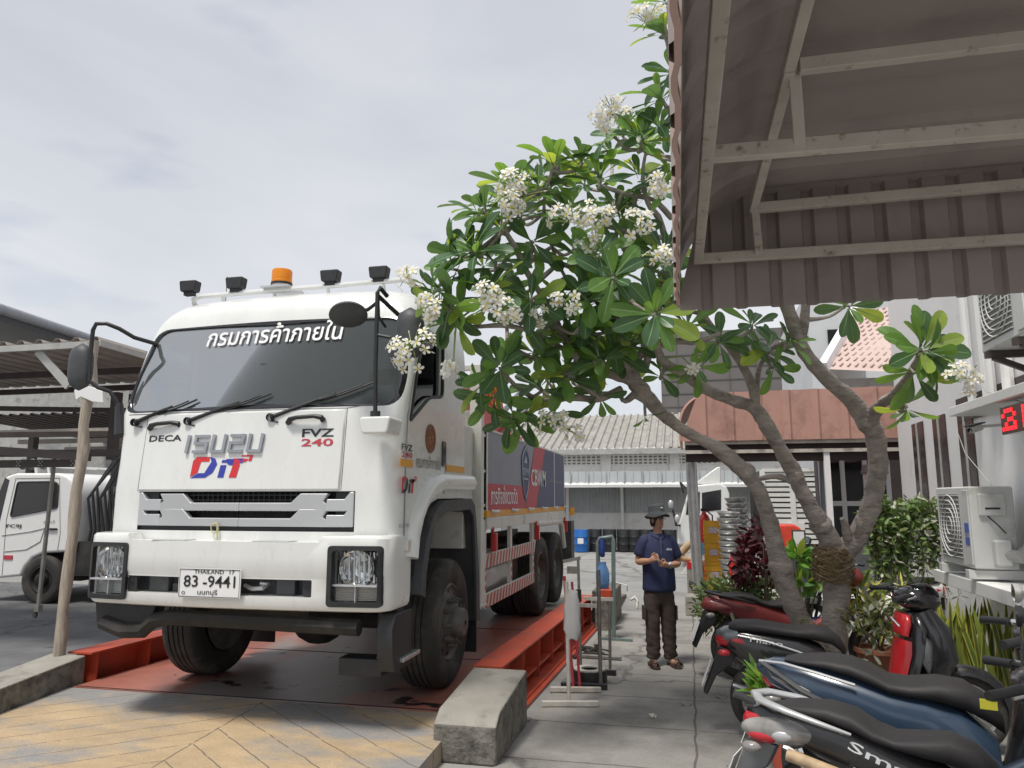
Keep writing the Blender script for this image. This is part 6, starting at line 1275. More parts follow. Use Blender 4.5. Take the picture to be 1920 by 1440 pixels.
    mb.tube([(fx-.10, -.07, .6), (fx-.10, .07, .6)], .02); mb.tube([(fx-.10, 0, .58), (hx+.07, 0, .98)], .022, 8); mb.build('front_fork', M[o.get('fork', 'black')], r, local=True)
    rings = []
    for k in range(11):
        a = R(-20+155*k/10); c_ = V((fx+(rw+.025)*math.cos(a), 0, rw+(rw+.025)*math.sin(a))); d = V((math.cos(a), 0, math.sin(a))); w_ = .075*(.45+.55*math.sin(math.pi*k/10)**.5)
        rings.append([c_+V((0, -w_, 0))-d*.05, c_+V((0, -w_*.8, 0)), c_+d*.014, c_+V((0, w_*.8, 0)), c_+V((0, w_, 0))-d*.05, c_-d*.006])
    MB().loft(rings).build('front_fender', M[o.get('ffender', o['body'])], r, ang=70, local=True)
    cw = MB().xloft([(hx-.06, hz-.06, hz+.03, .07), (hx+.0, hz-.09, hz+.06, .14), (hx+.08, hz-.12, hz+.07, .15), (hx+.17, hz-.12, hz+.05, .12), (hx+.21, hz-.08, hz+.01, .07)], 16, 2.3).build('handlebar_cover', M[o.get('head', o['body'])], r, ang=70, local=True)
    MB().xloft([(hx+.13, hz-.10, hz+.025, .105), (hx+.19, hz-.09, hz+.015, .09), (hx+.225, hz-.06, hz-.01, .05)], 14, 2.2).build('headlamp', M['clearlens'], cw, ang=70, local=True)
    for s in (-1, 1):
        MB().tube([(hx+.03, s*.10, hz), (hx-.01, s*.22, hz+.02), (hx-.06, s*.28, hz+.015)], .013, 8).build('handlebar', M[o.get('bar', 'black')], r, local=True)
        MB().tube([(hx-.04, s*.25, hz+.018), (hx-.085, s*.31, hz+.012), (hx-.14, s*.37, hz+.005)], [.019, .018, .02], 10).build('grip', M['black'], r, local=True)
        MB().tube([(hx+.02, s*.22, hz+.015), (hx+.01, s*.30, hz+.02), (hx-.06, s*.38, hz+.01)], .006, 6).build('brake_lever', M['alu'], r, local=True)
        if o.get('mirrors', 1):
            ms = o.get('mz', .22); q = V((hx+.0, s*.27, hz+ms)); mr = MB().tube([(hx-.01, s*.20, hz+.02), (hx+.0, s*.22, hz+ms*.5), (hx+.005, s*.255, hz+ms)], .007, 6).build('mirror_stalk', M[o.get('bar', 'black')], r, local=True)
            pts = rpoly([(-.07, -.03), (.05, -.045), (.07, .02), (-.03, .045)], .025); sg = -s
            MB().loft([[q+V((-.012, sg*p.x*1.05, p.y*1.05)) for p in pts], [q+V((.012, sg*p.x, p.y)) for p in pts], [q+V((.03, sg*p.x*.5, p.y*.5)) for p in pts]]).build('mirror_shell', M[o.get('mshell', 'black')], mr, ang=50, local=True)
            MB().poly([q+V((-.0135, sg*p.x*.95, p.y*.95)) for p in pts]).build('mirror_glass', M['mirror'], mr, smooth=False, local=True)
    return r
yb = lambda tab, x: interp([(q[0], q[3]) for q in tab], x)
def side_text(r, s, x0, z0, x1, z1, h, y, m, bold=.01, name='side_lettering'):
    d = V((x1-x0, 0, z1-z0)); up = V((-d.z, 0, d.x)).normalized()*h
    MB().text(s, lambda u, v: V((x0, y, z0))+d*u+up*v, bold).build(name, M[m], r, smooth=False, local=True)
# nearest: black underbone with silver grab rail
B1 = cycle('motorcycle', (.55, 3.74, 0), -18, 'black motorcycle with silver grab rail and big clear tail lamp, nearest in the row', dict(kind='moped', body='mcblack', shield='mcblue', rail='silver', fender='mcgrey', plate='561', head='mcblack', rim='chassis',
  hx=.77, lens=[(-.36, .66, .70, .015), (-.34, .61, .73, .04), (-.27, .575, .745, .075)]))
for s in (-1, 1):
    MB().ball((-.19, s*.083, .672), (.165, .04, .056), 18, 12).build('tail_lens', M['clearlens'], B1, ang=80, local=True); MB().ball((-.245, s*.083, .648), (.085, .041, .034), 14, 10).build('brake_lens', M['taillens'], B1, ang=80, local=True); MB().ball((-.17, s*.112, .66), (.05, .016, .026), 12, 8).build('lamp_bulb', M['silver'], B1, local=True)
side_text(B1, 'Smash', .10, .652, .44, .53, .042, -.1215, 'whiteink', .01)
MB().prism([(.12, -.118, .585), (.5, -.118, .44), (.5, -.118, .432), (.12, -.118, .575)], (0, -.004, 0)).build('silver_stripe', M['silver'], B1, smooth=False, local=True)
MB().tube([(-.14, -.15, .60), (.08, -.165, .555)], .026, 10).build('rolled_paper', mat('rolled_label', (.5, .36, .22), .6, var=.25, sc=20), B1, local=True)
MB().xloft([(.56, .38, .58, .08), (.66, .40, .64, .11), (.78, .46, .72, .13), (.86, .54, .80, .10)], 14, 2.5).build('front_panel', M['mcblue'], B1, ang=70, local=True)
MB().prism([(.785, -.19, .72), (.805, -.18, .80), (.825, -.18, .72), (.795, -.185, .70)], (0, -.01, 0)).build('pink_sticker', mat('pink_sticker', (.75, .2, .5), .5), B1, local=True)
MB().box(.60, .655, -.375, -.345, .94, .97).build('yellow_tag', mat('yellow_tag', (.75, .68, .05), .5), B1, local=True)
# blue one behind it
B2 = cycle('motorcycle', (.74, 4.50, 0), -13, 'dusty dark blue motorcycle second in the row, chrome bars and long black seat', dict(kind='scooter', body='mcblue', shield='mcblack', head='mcblack', bar='chrome', wb=1.3, hx=.80, mshell='paleedge', mz=.16,
  cowl=[(-.38, .715, .74, .03), (-.30, .63, .78, .085), (-.14, .53, .785, .135), (.06, .45, .755, .165), (.22, .40, .705, .175), (.36, .35, .69, .17), (.50, .31, .64, .155), (.64, .28, .52, .13)],
  seat=[(-.24, .775, .785, .06), (-.18, .765, .80, .10), (-.05, .755, .815, .135), (.06, .73, .81, .145), (.14, .70, .785, .15), (.22, .67, .74, .15), (.30, .66, .735, .15), (.42, .65, .755, .145), (.53, .62, .75, .12), (.62, .57, .69, .085), (.67, .53, .61, .05)]))
MB().loft([[(-.33, -.06, .74), (-.30, -.085, .70), (-.10, -.138, .59), (-.12, -.143, .66)], [(-.33, -.063, .735), (-.30, -.091, .695), (-.10, -.147, .592), (-.12, -.149, .655)]]).build('tail_lens', M['clearlens'], B2, local=True)
MB().tube([(-.34, -.08, .76), (-.16, -.15, .66), (.1, -.172, .55), (.3, -.175, .48)], .014, 6).build('lower_trim', M['dkgrey'], B2, local=True)
B2.scale = (1.1, 1.1, 1.06)
MB().tube([(-.36, -.05, .765), (-.24, -.115, .775), (-.08, -.152, .75), (.08, -.168, .715)], .008, 6).build('silver_trim', M['silver'], B2, local=True)
MB().tube([(-.30, -.085, .66), (-.1, -.14, .60), (.14, -.172, .52), (.36, -.172, .44), (.52, -.152, .40)], .004, 4).build('panel_seam', M['ink'], B2, local=True)
# black scooter with red inner leg shield
B3 = cycle('scooter', (.50, 5.95, 0), -1, 'black scooter with red inner leg shield and rounded headlamp, in front of the tree trunk', dict(kind='scooter', body='mcblack', shield='mcblack', inner='mcred', inner_top='mcred', head='gloss_black', ind='taillens', mirrors=0, wb=1.27, hz=1.03, r=.27, exh='mcgrey'))
side_text(B3, 'Filano', -.12, .69, .10, .665, .035, -.158, 'whiteink', .0)
MB().tube([(-.2, -.125, .725), (0, -.157, .695), (.2, -.176, .64), (.4, -.168, .56)], .007, 5).build('chrome_line', M['silver'], B3, local=True)
MB().xloft([(-.35, .69, .735, .035), (-.28, .64, .77, .088), (-.2, .66, .765, .112)], 14, 2.4).build('tail_cover', M['mcgrey'], B3, ang=70, local=True)
MB().xloft([(.98, 1.02, 1.10, .10), (1.04, .99, 1.12, .12), (1.10, .99, 1.11, .11), (1.15, 1.0, 1.07, .07)], 14, 2.2).build('visor', M['tint'], B3, ang=70, local=True)
ovals([(.98, .40, .11, .05), (1.04, .50, .17, .10), (1.10, .64, .20, .13), (1.08, .79, .18, .12), (1.02, .93, .13, .08)]).build('front_fairing', M['mcblack'], B3, ang=70, local=True)
for s in (-1, 1): MB().xloft([(.98, .60, .66, .02, s*.19), (1.02, .52, .78, .025, s*.185), (1.06, .60, .74, .015, s*.16)], 10, 2).build('front_trim', M['mcgrey'], B3, ang=70, local=True)
# red one behind the trunk
B4 = cycle('motorcycle', (.42, 7.80, 0), 10, 'faded red motorcycle with spoked wheels standing behind the tree trunks', dict(kind='moped', body='oldred', shield='oldred', head='oldred', spoke=1, rim='chrome', ffender='whiteink', rail='black', mirrors=1, tail='oldred', guard='alu', wb=1.3))
# white scooters further back
B5 = cycle('scooter', (.62, 9.35, 0), 20, 'white scooter half hidden by the ferny shrub and the dark red bush', dict(kind='scooter', body='white', shield='white', head='white', mirrors=1))
B6 = cycle('scooter', (2.45, 9.55, 0), 196, 'white scooter with dark screen facing the walkway between the tree trunks', dict(kind='scooter', body='white', shield='white', head='mcblack', ffender='white', mirrors=1))
# ================================================================ the standing man
def skin_mesh(verts, edges, radii, root=0, sub=2):
    me = bpy.data.meshes.new('tmp'); me.from_pydata([tuple(v) for v in verts], edges, []); o = bpy.data.objects.new('tmp', me); COL.objects.link(o)
    o.modifiers.new('s', 'SKIN'); sv = me.skin_vertices[0].data
    for i, r_ in enumerate(radii): sv[i].radius = r_ if isinstance(r_, tuple) else (r_, r_)
    sv[root].use_root = True
    if sub: q = o.modifiers.new('ss', 'SUBSURF'); q.levels = sub; q.render_levels = sub
    dg = bpy.context.evaluated_depsgraph_get(); dg.update(); out = bpy.data.meshes.new_from_object(o.evaluated_get(dg)); bpy.data.objects.remove(o); bpy.data.meshes.remove(me); return out
# local frame: faces -Y turned a little to the right of the picture; x to his left
PR = thing('person', (-.355, 8.15, .005), 'man in navy polo shirt, brown trousers and dark bucket hat standing on the walkway', 'person', None, R(20)); PR.scale = (.86, .92, .915)
def rings_loft(st, n=20, ex=2.3):
    mb = MB(); rings = []
    for cx, cy, z, a, b in st: rings.append([V((cx+a*math.copysign(abs(math.cos(t))**(2/ex), math.cos(t)), cy+b*math.copysign(abs(math.sin(t))**(2/ex), math.sin(t)), z)) for t in (2*math.pi*k/n for k in range(n))])
    return mb.loft(rings)
V_, E_, R_ = [], [], []
def nd(p, r_, par=None):
    V_.append(V(p)); R_.append(r_)
    if par is not None: E_.append((par, len(V_)-1))
    return len(V_)-1
# x: his left is +x in the picture's right (he faces the camera)
pel = nd((0, 0, .93), (.14, .10)); ch = nd((0, .0, 1.18), (.14, .10), pel); up = nd((0, .01, 1.36), (.13, .085), ch); nk = nd((.0, .0, 1.46), .056, up); nk2 = nd((.0, -.01, 1.50), .052, nk)
hb = nd((.002, -.015, 1.555), (.062, .074), nk2); hm = nd((.004, -.012, 1.61), (.073, .088), hb); ht = nd((.004, -.0, 1.68), (.066, .08), hm)
FING = []
for s, el, wr, hd in ((-1, (-.245, .03, 1.135), (-.155, -.185, 1.165), (-.115, -.235, 1.20)), (1, (.265, .02, 1.11), (.06, -.20, 1.115), (-.03, -.235, 1.135))):
    sh = nd((s*.175, .01, 1.375), .062, up); e1 = nd(V((s*.175, .01, 1.375)).lerp(V(el), .5), .050, sh); e2 = nd(el, .044, e1); f1 = nd(V(el).lerp(V(wr), .4), .043, e2); w1 = nd(wr, .028, f1); h1 = nd(V(wr).lerp(V(hd), .5), (.038, .022), w1); h2 = nd(hd, (.040, .018), h1)
    FING.append((s, V(wr), V(hd)))
for s in (-1, 1):
    hip = nd((s*.095, 0, .88), .09, pel); kn = nd((s*.10+.01, -.01, .49), .062, hip); an = nd((s*.105+.02, .02, .10), .042, kn); hl = nd((s*.11+.02, .01, .05), .038, an); toe = nd((s*.14+.02, -.17, .03), (.045, .022), hl)
body = skin_mesh(V_, E_, R_, 0, 2)
# fingers joined to the body mesh
mbF = MB(); mbF.v = [tuple(v.co) for v in body.vertices]; mbF.f = [list(p.vertices) for p in body.polygons]; mbF.m = [0]*len(mbF.f)
for s, wr, hd in FING:
    d = (hd-wr).normalized(); side = d.cross(V((0, 0, 1))).normalized(); upn = side.cross(d)
    tgt = V((-.085, -.265, 1.175))
    for k in range(4):
        b = hd+upn*(.026-.017*k)*1.0+d*.012; L_ = (.062, .07, .066, .052)[k]; m_ = b+d*L_*.55-side*s*.0; t_ = m_+(tgt-m_).normalized()*L_*.45
        mbF.tube([b-d*.02, b, m_, t_], [.0095, .0095, .0085, .006], 7)
    b = hd.lerp(wr, .45)+upn*.03; mbF.tube([b, b+upn*.02+d*.025, b+upn*.018+d*.06], [.011, .0105, .007], 7)
# face relief: nose, ears, brow, chin
hc = V((.004, -.012, 1.61)); TURN = Matrix.Translation(hc) @ Matrix.Rotation(R(24), 4, 'Z') @ Matrix.Translation(-hc)
for i_, q_ in enumerate(mbF.v):
    k_ = min(1, max(0, (q_[2]-1.49)/.05))
    if k_ > 0: mbF.v[i_] = tuple(V(q_).lerp(TURN @ V(q_), k_))
mbF.xf = TURN
mbF.loft([[hc+V((-.012, -.082, .022)), hc+V((.012, -.082, .022)), hc+V((.0, -.092, .022))], [hc+V((-.018, -.084, -.018)), hc+V((.018, -.084, -.018)), hc+V((0, -.112, -.016))], [hc+V((-.014, -.08, -.026)), hc+V((.014, -.08, -.026)), hc+V((0, -.095, -.027))]])
for s in (-1, 1): mbF.ball(hc+V((s*.075, .005, -.005)), (.012, .02, .032), 8, 6)
mbF.ball(hc+V((0, -.062, -.068)), (.03, .025, .02), 10, 6)
mbF.xf = None; mbF.build('body', M['skin'], PR, ang=80, local=True)
mb = MB(); mb.xf = TURN
for s in (-1, 1): mb.ball(hc+V((s*.031, -.083, .022)), (.011, .006, .006), 8, 6); mb.tube([hc+V((s*.014, -.09, .042)), hc+V((s*.045, -.082, .044))], .004, 5)
mb.build('eye', M['ink'], PR, local=True)
mb = MB(); mb.xf = TURN; mb.tube([hc+V((-.022, -.083, -.047)), hc+V((0, -.089, -.045)), hc+V((.022, -.083, -.047))], .0045, 6); mb.build('mouth', mat('lips', (.3, .12, .1), .5), PR, local=True)
mb = MB(); mb.xf = TURN
for s in (-1, 1): mb.tube([hc+V((s*.033+.024*math.cos(a), -.093, .022+.016*math.sin(a))) for a in (2*math.pi*k/14 for k in range(15))], .0018, 4); mb.tube([hc+V((s*.056, -.092, .025)), hc+V((s*.078, .0, .02))], .0018, 4)
mb.tube([hc+V((-.01, -.094, .026)), hc+V((.01, -.094, .026))], .0018, 4); mb.build('spectacles', M['black'], PR, local=True)
hair = rings_loft([(hc.x, hc.y+.025, 1.535, .066, .055), (hc.x, hc.y+.022, 1.57, .078, .075), (hc.x, hc.y+.016, 1.63, .082, .085), (hc.x, hc.y+.01, 1.69, .075, .08)], 20, 2); hair.v = [tuple(TURN @ V(v)) for v in hair.v]; hair.build('hair', mat('dark_hair', (.03, .026, .024), .7, var=.3), PR, ang=80, local=True)
M['hat'] = mat('hat_cloth', (.055, .06, .068), .85, var=.15, sc=20)
mb = MB().lathe([(.148, -.048), (.150, -.042), (.105, .0), (.100, .012), (.096, .06), (.088, .088), (.06, .098), (.001, .10)], (0, 0, 0), (0, 0, 1), 28); mb.lathe([(.148, -.048), (.10, -.006), (.09, .0)], (0, 0, 0), (0, 0, 1), 28)
mb.v = [(v[0]*.98, v[1]*1.05, v[2]+.012*math.sin(3*math.atan2(v[1], v[0]))*(1 if v[2] < -.01 else 0)) for v in mb.v]
TILT = Matrix.Rotation(R(-6), 4, 'X'); mb.v = [tuple(TURN @ (TILT @ V(v)+hc+V((0, .010, .082)))) for v in mb.v]; ht_ = mb.build('hat', M['hat'], PR, ang=70, local=True)
MB().box(hc.x+.01, hc.x+.04, hc.y-.097, hc.y-.092, 1.745, 1.758).build('hat_badge', M['whiteink'], ht_, local=True)
# polo shirt
M['navy'] = mat('navy_polo', (.022, .03, .085), .8, var=.15, sc=10, bump=.3, bsc=9)
sh = rings_loft([(0, .0, .80, .196, .142), (0, 0, .84, .200, .146), (0, 0, .90, .199, .144), (0, -.01, .98, .197, .142), (0, -.012, 1.08, .195, .14), (0, -.008, 1.18, .198, .138), (0, 0, 1.28, .200, .128), (0, .005, 1.36, .196, .112), (0, .008, 1.41, .165, .095), (0, .008, 1.445, .11, .078), (0, .004, 1.47, .070, .066)], 26, 2.4)
for i, v in enumerate(sh.v):
    q = V(v); n_ = noise.noise(V((q.x*7, q.y*7, q.z*5)))*.012; dd = V((q.x, q.y, 0)).normalized()*n_*(1 if q.z < 1.4 else .3); sh.v[i] = tuple(q+dd)
for s, el in ((-1, (-.245, .03, 1.135)), (1, (.265, .02, 1.11))):
    a = V((s*.15, .008, 1.385)); e_ = V(el); m_ = a.lerp(e_, .62)
    sh.tube([a+V((-s*.05, 0, .01)), a+V((s*.015, 0, -.01)), a.lerp(e_, .3)+V((s*.008, 0, 0)), a.lerp(e_, .6)+V((s*.01, 0, 0)), a.lerp(e_, .78)+V((s*.012, 0, 0))], [.075, .083, .076, .074, .078], 16)
shm = sh.mesh('shirt', M['navy'], 80); sho = put('shirt', shm, PR, local=True); q = sho.modifiers.new('ss', 'SUBSURF'); q.levels = 1; q.render_levels = 1
mb = MB()
for s in (-1, 1): mb.loft([[(s*.01, -.088, 1.425), (s*.075, -.055, 1.475), (s*.07, .03, 1.50), (0, .075, 1.505)], [(s*.02, -.105, 1.40), (s*.098, -.065, 1.44), (s*.098, .03, 1.462), (0, .095, 1.465)], [(s*.018, -.098, 1.40), (s*.09, -.06, 1.438), (s*.09, .03, 1.458), (0, .088, 1.46)]], False, False)
mb.build('collar', M['navy'], sho, ang=60, local=True, fixn=False)
MB().box(-.008, .008, -.137, -.125, 1.19, 1.41).build('placket', mat('grey_placket', (.10, .11, .16), .8), sho, bevel=.003, local=True)
MB().text('dits', lambda u, v: V((.06+.075*u, -.137+.012*u, 1.275+.026*v)), .02).build('chest_logo', M['whiteink'], sho, smooth=False, local=True)
# trousers
M['trouser'] = mat('brown_trousers', (.062, .045, .038), .85, var=.2, sc=8, bump=.35, bsc=10)
tv, te, trd = [], [], []
def n2(p, r_, par=None):
    tv.append(V(p)); trd.append(r_)
    if par is not None: te.append((par, len(tv)-1))
    return len(tv)-1
p0 = n2((0, 0, .90), (.165, .118)); p1 = n2((0, 0, .83), (.165, .12), p0)
for s in (-1, 1):
    a = n2((s*.092, .0, .72), (.108, .112), p1); b = n2((s*.098+.008, -.01, .50), (.094, .098), a); c = n2((s*.10+.015, .01, .28), (.084, .09), b); d = n2((s*.105+.02, .015, .11), (.082, .09), c); e_ = n2((s*.115+.02, .015, .065), (.074, .08), d)
tm = skin_mesh(tv, te, trd, 0, 2)
for v in tm.vertices:
    z = v.co.z; k = .010*math.sin(z*70+v.co.x*30)*(1 if z < .3 else .35)+.008*noise.noise(V((v.co.x*9, v.co.y*9, z*8))); d = V((v.co.x-(.12 if v.co.x > 0 else -.1), v.co.y, 0)); v.co += d.normalized()*k if d.length else V((0, 0, 0))
to = put('trousers', finish(tm, M['trouser'], 80), PR, local=True)
for s in (-1, 1): MB().box(.0, .016, -.08, .06, .50, .66).build('cargo_pocket', M['trouser'], to, bevel=.008, local=True).location = (s*.186+.006-(.006 if s > 0 else .022), 0, 0)
M['sandal'] = mat('brown_leather', (.055, .038, .03), .6, var=.2)
for s in (-1, 1):
    c = V((s*.125+.02, -.06, 0)); mb = MB(); rings = []
    for y, w_, h in ((.10, .035, .03), (.06, .046, .03), (-.02, .045, .028), (-.10, .052, .026), (-.17, .045, .024), (-.20, .02, .022)):
        x = c.x+s*.012*(-y)*3; rings.append([V((x-w_, c.y+y+.05, 0)), V((x+w_, c.y+y+.05, 0)), V((x+w_, c.y+y+.05, h)), V((x-w_, c.y+y+.05, h))])
    mb.loft(rings)
    for y in (-.03, -.08, -.125): mb.tube([V((c.x-.05+s*.02, c.y+y+.03, .02)), V((c.x-.025+s*.02, c.y+y+.02, .07+.15*(y+.1))), V((c.x+.025+s*.02, c.y+y+.02, .07+.15*(y+.1))), V((c.x+.052+s*.02, c.y+y+.03, .02))], .014, 8, flat=.5)
    mb.build('sandal', M['sandal'], PR, ang=50, local=True)
wr = V((.06, -.20, 1.115)); d = V((-.6, -.35, .05)).normalized(); MB().lathe([(.036, -.012), (.038, -.01), (.038, .01), (.036, .012)], wr-d*.012, d, 18).ball(wr+V((.005, -.036, .01)), (.018, .008, .018), 10, 6).build('wristwatch', M['steel'], PR, local=True)
o = MB().box(-.10, -.07, -.285, -.262, 1.165, 1.19).build('small_note', mat('note_paper', (.4, .28, .2), .7), PR, bevel=.003, local=True)
# ================================================================ plants along the wall
rr = random.Random(99)
def blade(mb, p, ax, nn, L_, w_, m=0, droop=.4, T=(0, .35, .7, 1), W=(.3, 1, .8, .08)):
    s_ = ax.cross(nn); s_ = s_.normalized() if s_.length > 1e-4 else V((1, 0, 0)); n2_ = s_.cross(ax).normalized(); q = p.copy(); a = ax.copy(); o = len(mb.v)
    for i, t in enumerate(T):
        if i: q = q+a*L_*(t-T[i-1]); a = (a-n2_*droop*(t-T[i-1])).normalized()
        mb.v += [tuple(q-s_*w_*W[i]), tuple(q+s_*w_*W[i])]
    for i in range(len(T)-1): mb.f.append([o+2*i, o+2*i+1, o+2*i+3, o+2*i+2]); mb.m.append(m)
def rdir(up=.3):
    d = V((rr.gauss(0, 1), rr.gauss(0, 1), rr.gauss(0, 1)+up)); return d.normalized()
def bush(name, label, cat, c, rad, n, L_, w_, mats, up=.4, stems=8, base=None, hang=0, group=None, lump=.45):
    c = V(c); base = V(base) if base else c-V((0, 0, rad[2])); r = thing(name, tuple(base), label, cat, group); mb = MB()
    cl = [c+V((rr.uniform(-1, 1)*rad[0], rr.uniform(-1, 1)*rad[1], rr.uniform(-1, 1)*rad[2]))*.75 for _ in range(max(5, int(n/60)))]
    for k in range(n):
        q = rr.choice(cl); d = rdir(0); p = q+V((d.x*rad[0], d.y*rad[1], d.z*rad[2]))*lump*rr.random()**.5
        a = (d*.7+rdir(up)*.6-V((0, 0, hang))).normalized(); nn = rdir(.8); blade(mb, p, a, nn-a*a.dot(nn), L_*rr.uniform(.6, 1.25), w_*rr.uniform(.7, 1.2), rr.choices(range(len(mats)), [6, 3, 2, 1][:len(mats)])[0])
    mb.build('foliage', mats, r, ang=80, fixn=False)
    if stems:
        mb = MB()
        for k in range(stems): q = rr.choice(cl); mb.tube([base+V((rr.uniform(-.05, .05), rr.uniform(-.05, .05), 0)), base.lerp(q, .5)+V((rr.uniform(-.05, .05), rr.uniform(-.05, .05), 0)), q], [.012, .009, .005], 5)
        mb.build('stem', M['stemc'], r)
    return r
M['stemc'] = mat('plant_stem', (.12, .10, .06), .8)
lm = lambda n_, c, t=.3: mat(n_, c, .5, var=.25, sc=4, trans=t)
M['pot'] = mat('terracotta_pot', (.35, .14, .08), .8, var=.15); M['cpot'] = mat('cement_pot', (.28, .27, .25), .9, var=.2)
def pot(label, c, r_, h, m, cat='pot'):
    o = MB().lathe([(.001, 0), (r_*.72, 0), (r_*.98, h*.88), (r_*1.08, h*.88), (r_*1.08, h), (r_*.95, h), (r_*.9, h*.9), (.001, h*.9)], (0, 0, 0), (0, 0, 1), 24).build('plant_pot', m, local=True); o.location = c; return tag(o, label, cat)
G1, G2, G3 = lm('fern_green', (.16, .25, .07)), lm('fern_dark', (.10, .16, .05)), lm('fern_brown', (.2, .16, .06))
c = at(1375, 1130, 8.5); bush('feathery_shrub', 'fine feathery green shrub spilling over the walkway behind the red motorcycle', 'shrub', c+V((0, -.35, .05)), (.40, .34, .24), 2600, .085, .011, [G1, G2, G3], .7, 12, (c.x+.1, c.y+.1, .25)); pot('low cement pot under the feathery shrub', (c.x+.1, c.y+.1, 0), .22, .3, M['cpot'])
R1, R2 = lm('dark_red_leaf', (.075, .012, .02), .2), lm('maroon_leaf', (.12, .02, .03), .25)
c = at(1425, 1050, 8.0); bush('dark_red_bush', 'dark red leaved bush behind the left leaning trunk', 'shrub', c, (.24, .22, .38), 600, .09, .017, [R1, R2], .2, 9, (c.x, c.y, .3)); pot('cement pot of the dark red bush', (c.x, c.y, 0), .2, .36, M['cpot'])
Y1, Y2, Y3 = lm('bright_leaf', (.16, .34, .04), .4), lm('mid_leaf', (.07, .18, .03), .3), lm('lime_leaf', (.35, .45, .06), .4)
c = at(1512, 1062, 9.0); bush('broadleaf_plant', 'bright green broad leaved pot plant between the two tree trunks', 'plant', c, (.22, .2, .24), 130, .2, .035, [Y1, Y2, Y3], .8, 6, (c.x, c.y, .3)); pot('ribbed purple plant pot between the trunks', (c.x+.12, c.y-.1, 0), .13, .42, mat('purple_pot', (.12, .10, .32), .4))
V1, V2, V3 = lm('vine_green', (.19, .30, .09)), lm('vine_pale', (.55, .58, .46), .3), lm('vine_olive', (.16, .19, .06))
def curtain(name, label, p0, p1, n, mats):
    a, b = V(p0), V(p1); r = thing(name, (a.x, a.y, a.z), label, 'plant'); mb = MB(); st = MB()
    for k in range(n):
        u = rr.random(); q = V((lerp(a.x, b.x, u)+rr.gauss(0, .06), lerp(a.y, b.y, u)+rr.gauss(0, .07), b.z+rr.uniform(-.16, .10))); L_ = (b.z-a.z)*rr.uniform(.2, 1.05); m_ = 10; pts = []
        for j in range(m_):
            t = j/(m_-1); pts.append(q+V((.05*math.sin(k+t*4), .05*math.cos(k*1.3+t*3), -L_*t)))
            for _ in range(4):
                d = rdir(-.1); nn = rdir(.7); blade(mb, pts[-1]+d*.02, d, nn-d*d.dot(nn), rr.uniform(.04, .095), rr.uniform(.011, .02), rr.choices((0, 1, 2), (5, .8+6*t*u, 2.5))[0])
        st.tube(pts, .003, 3)
    mb.build('foliage', mats, r, ang=80, fixn=False); st.build('stem', M['stemc'], r)
a, b = at(1640, 1095, 8.3), at(1755, 950, 8.6); curtain('hanging_vine', 'thick curtain of small variegated leaves hanging left of the air conditioner', (a.x, 8.2, a.z), (b.x-.02, 8.6, b.z), 95, [V1, V2, V3])
a, b = at(1600, 1230, 7.0), at(1655, 1130, 6.9); curtain('trailing_vine', 'sparse brown green vine trailing at the foot of the main trunk', (a.x, 6.95, a.z), (b.x, 6.85, b.z), 6, [V3, V2, G3])
S1, S2, S3 = lm('sword_yellow', (.50, .46, .09), .3), lm('sword_green', (.11, .17, .04), .25), lm('sword_lime', (.30, .36, .07), .3)
SP = thing('snake_plant', tuple(at(1790, 1235, 7.6)), 'yellow edged snake plant with upright sword leaves under the air conditioner', 'plant'); mb = MB()
for k in range(75):
    px = rr.uniform(1690, 1872); p = atz(px, 1262+rr.uniform(-12, 8), .12); p = V((at(px, 1200, rr.uniform(7.1, 7.9)).x, rr.uniform(7.0, 7.7), .12)); a = (UPV+V((rr.gauss(0, .22), rr.gauss(0, .18), 0))).normalized(); L_ = rr.uniform(.5, .8); nn = V((rr.gauss(0, .5), -1, 0)).normalized(); nn = (nn-a*a.dot(nn)).normalized(); w_ = rr.uniform(.018, .03)
    T_, W_ = (0, .25, .5, .75, .92, 1), (.7, .95, 1, .85, .45, .05); blade(mb, p, a, nn, L_, w_, rr.choice((0, 0, 2)), .12, T_, W_); blade(mb, p+nn*.003, a, nn, L_*.97, w_*.62, 1 if rr.random() < .75 else 2, .12, T_, W_)
mb.build('foliage', [S1, S2, S3], SP, ang=80, fixn=False)
MB().box(1.75, 2.72, 6.95, 7.75, 0, .14).build('planter_edge', M['cpot'], SP, bevel=.01)
c = at(1640, 1135, 7.9); bush('yellow_leaf_plant', 'yellow green strappy plant right of the main trunk, behind the black scooter', 'plant', c, (.26, .2, .2), 160, .22, .014, [S1, S3, S2], .7, 5, (c.x, c.y, .3)); pot('terracotta pot behind the black scooter', (c.x, c.y, 0), .2, .32, M['pot'])
c = at(1452, 1292, 5.25); bush('small_pot_plant', 'small bright green seedling pot between the blue motorcycle and the black scooter', 'plant', c, (.13, .12, .09), 90, .13, .016, [Y1, Y3, Y2], 1.0, 5, (c.x+.06, c.y, c.z-.12)); pot('red rimmed pot holding the small bright seedlings', (c.x+.06, c.y, 0), .12, max(.2, c.z-.08), mat('red_pot', (.45, .08, .05), .5))
c = at(1500, 1210, 6.6); bush('weedy_vine', 'thin yellowing vine over the tail of the black scooter', 'plant', c, (.20, .14, .20), 150, .05, .012, [V3, V1, S1], 0, 5, (c.x+.1, c.y+.1, .15), hang=.3)
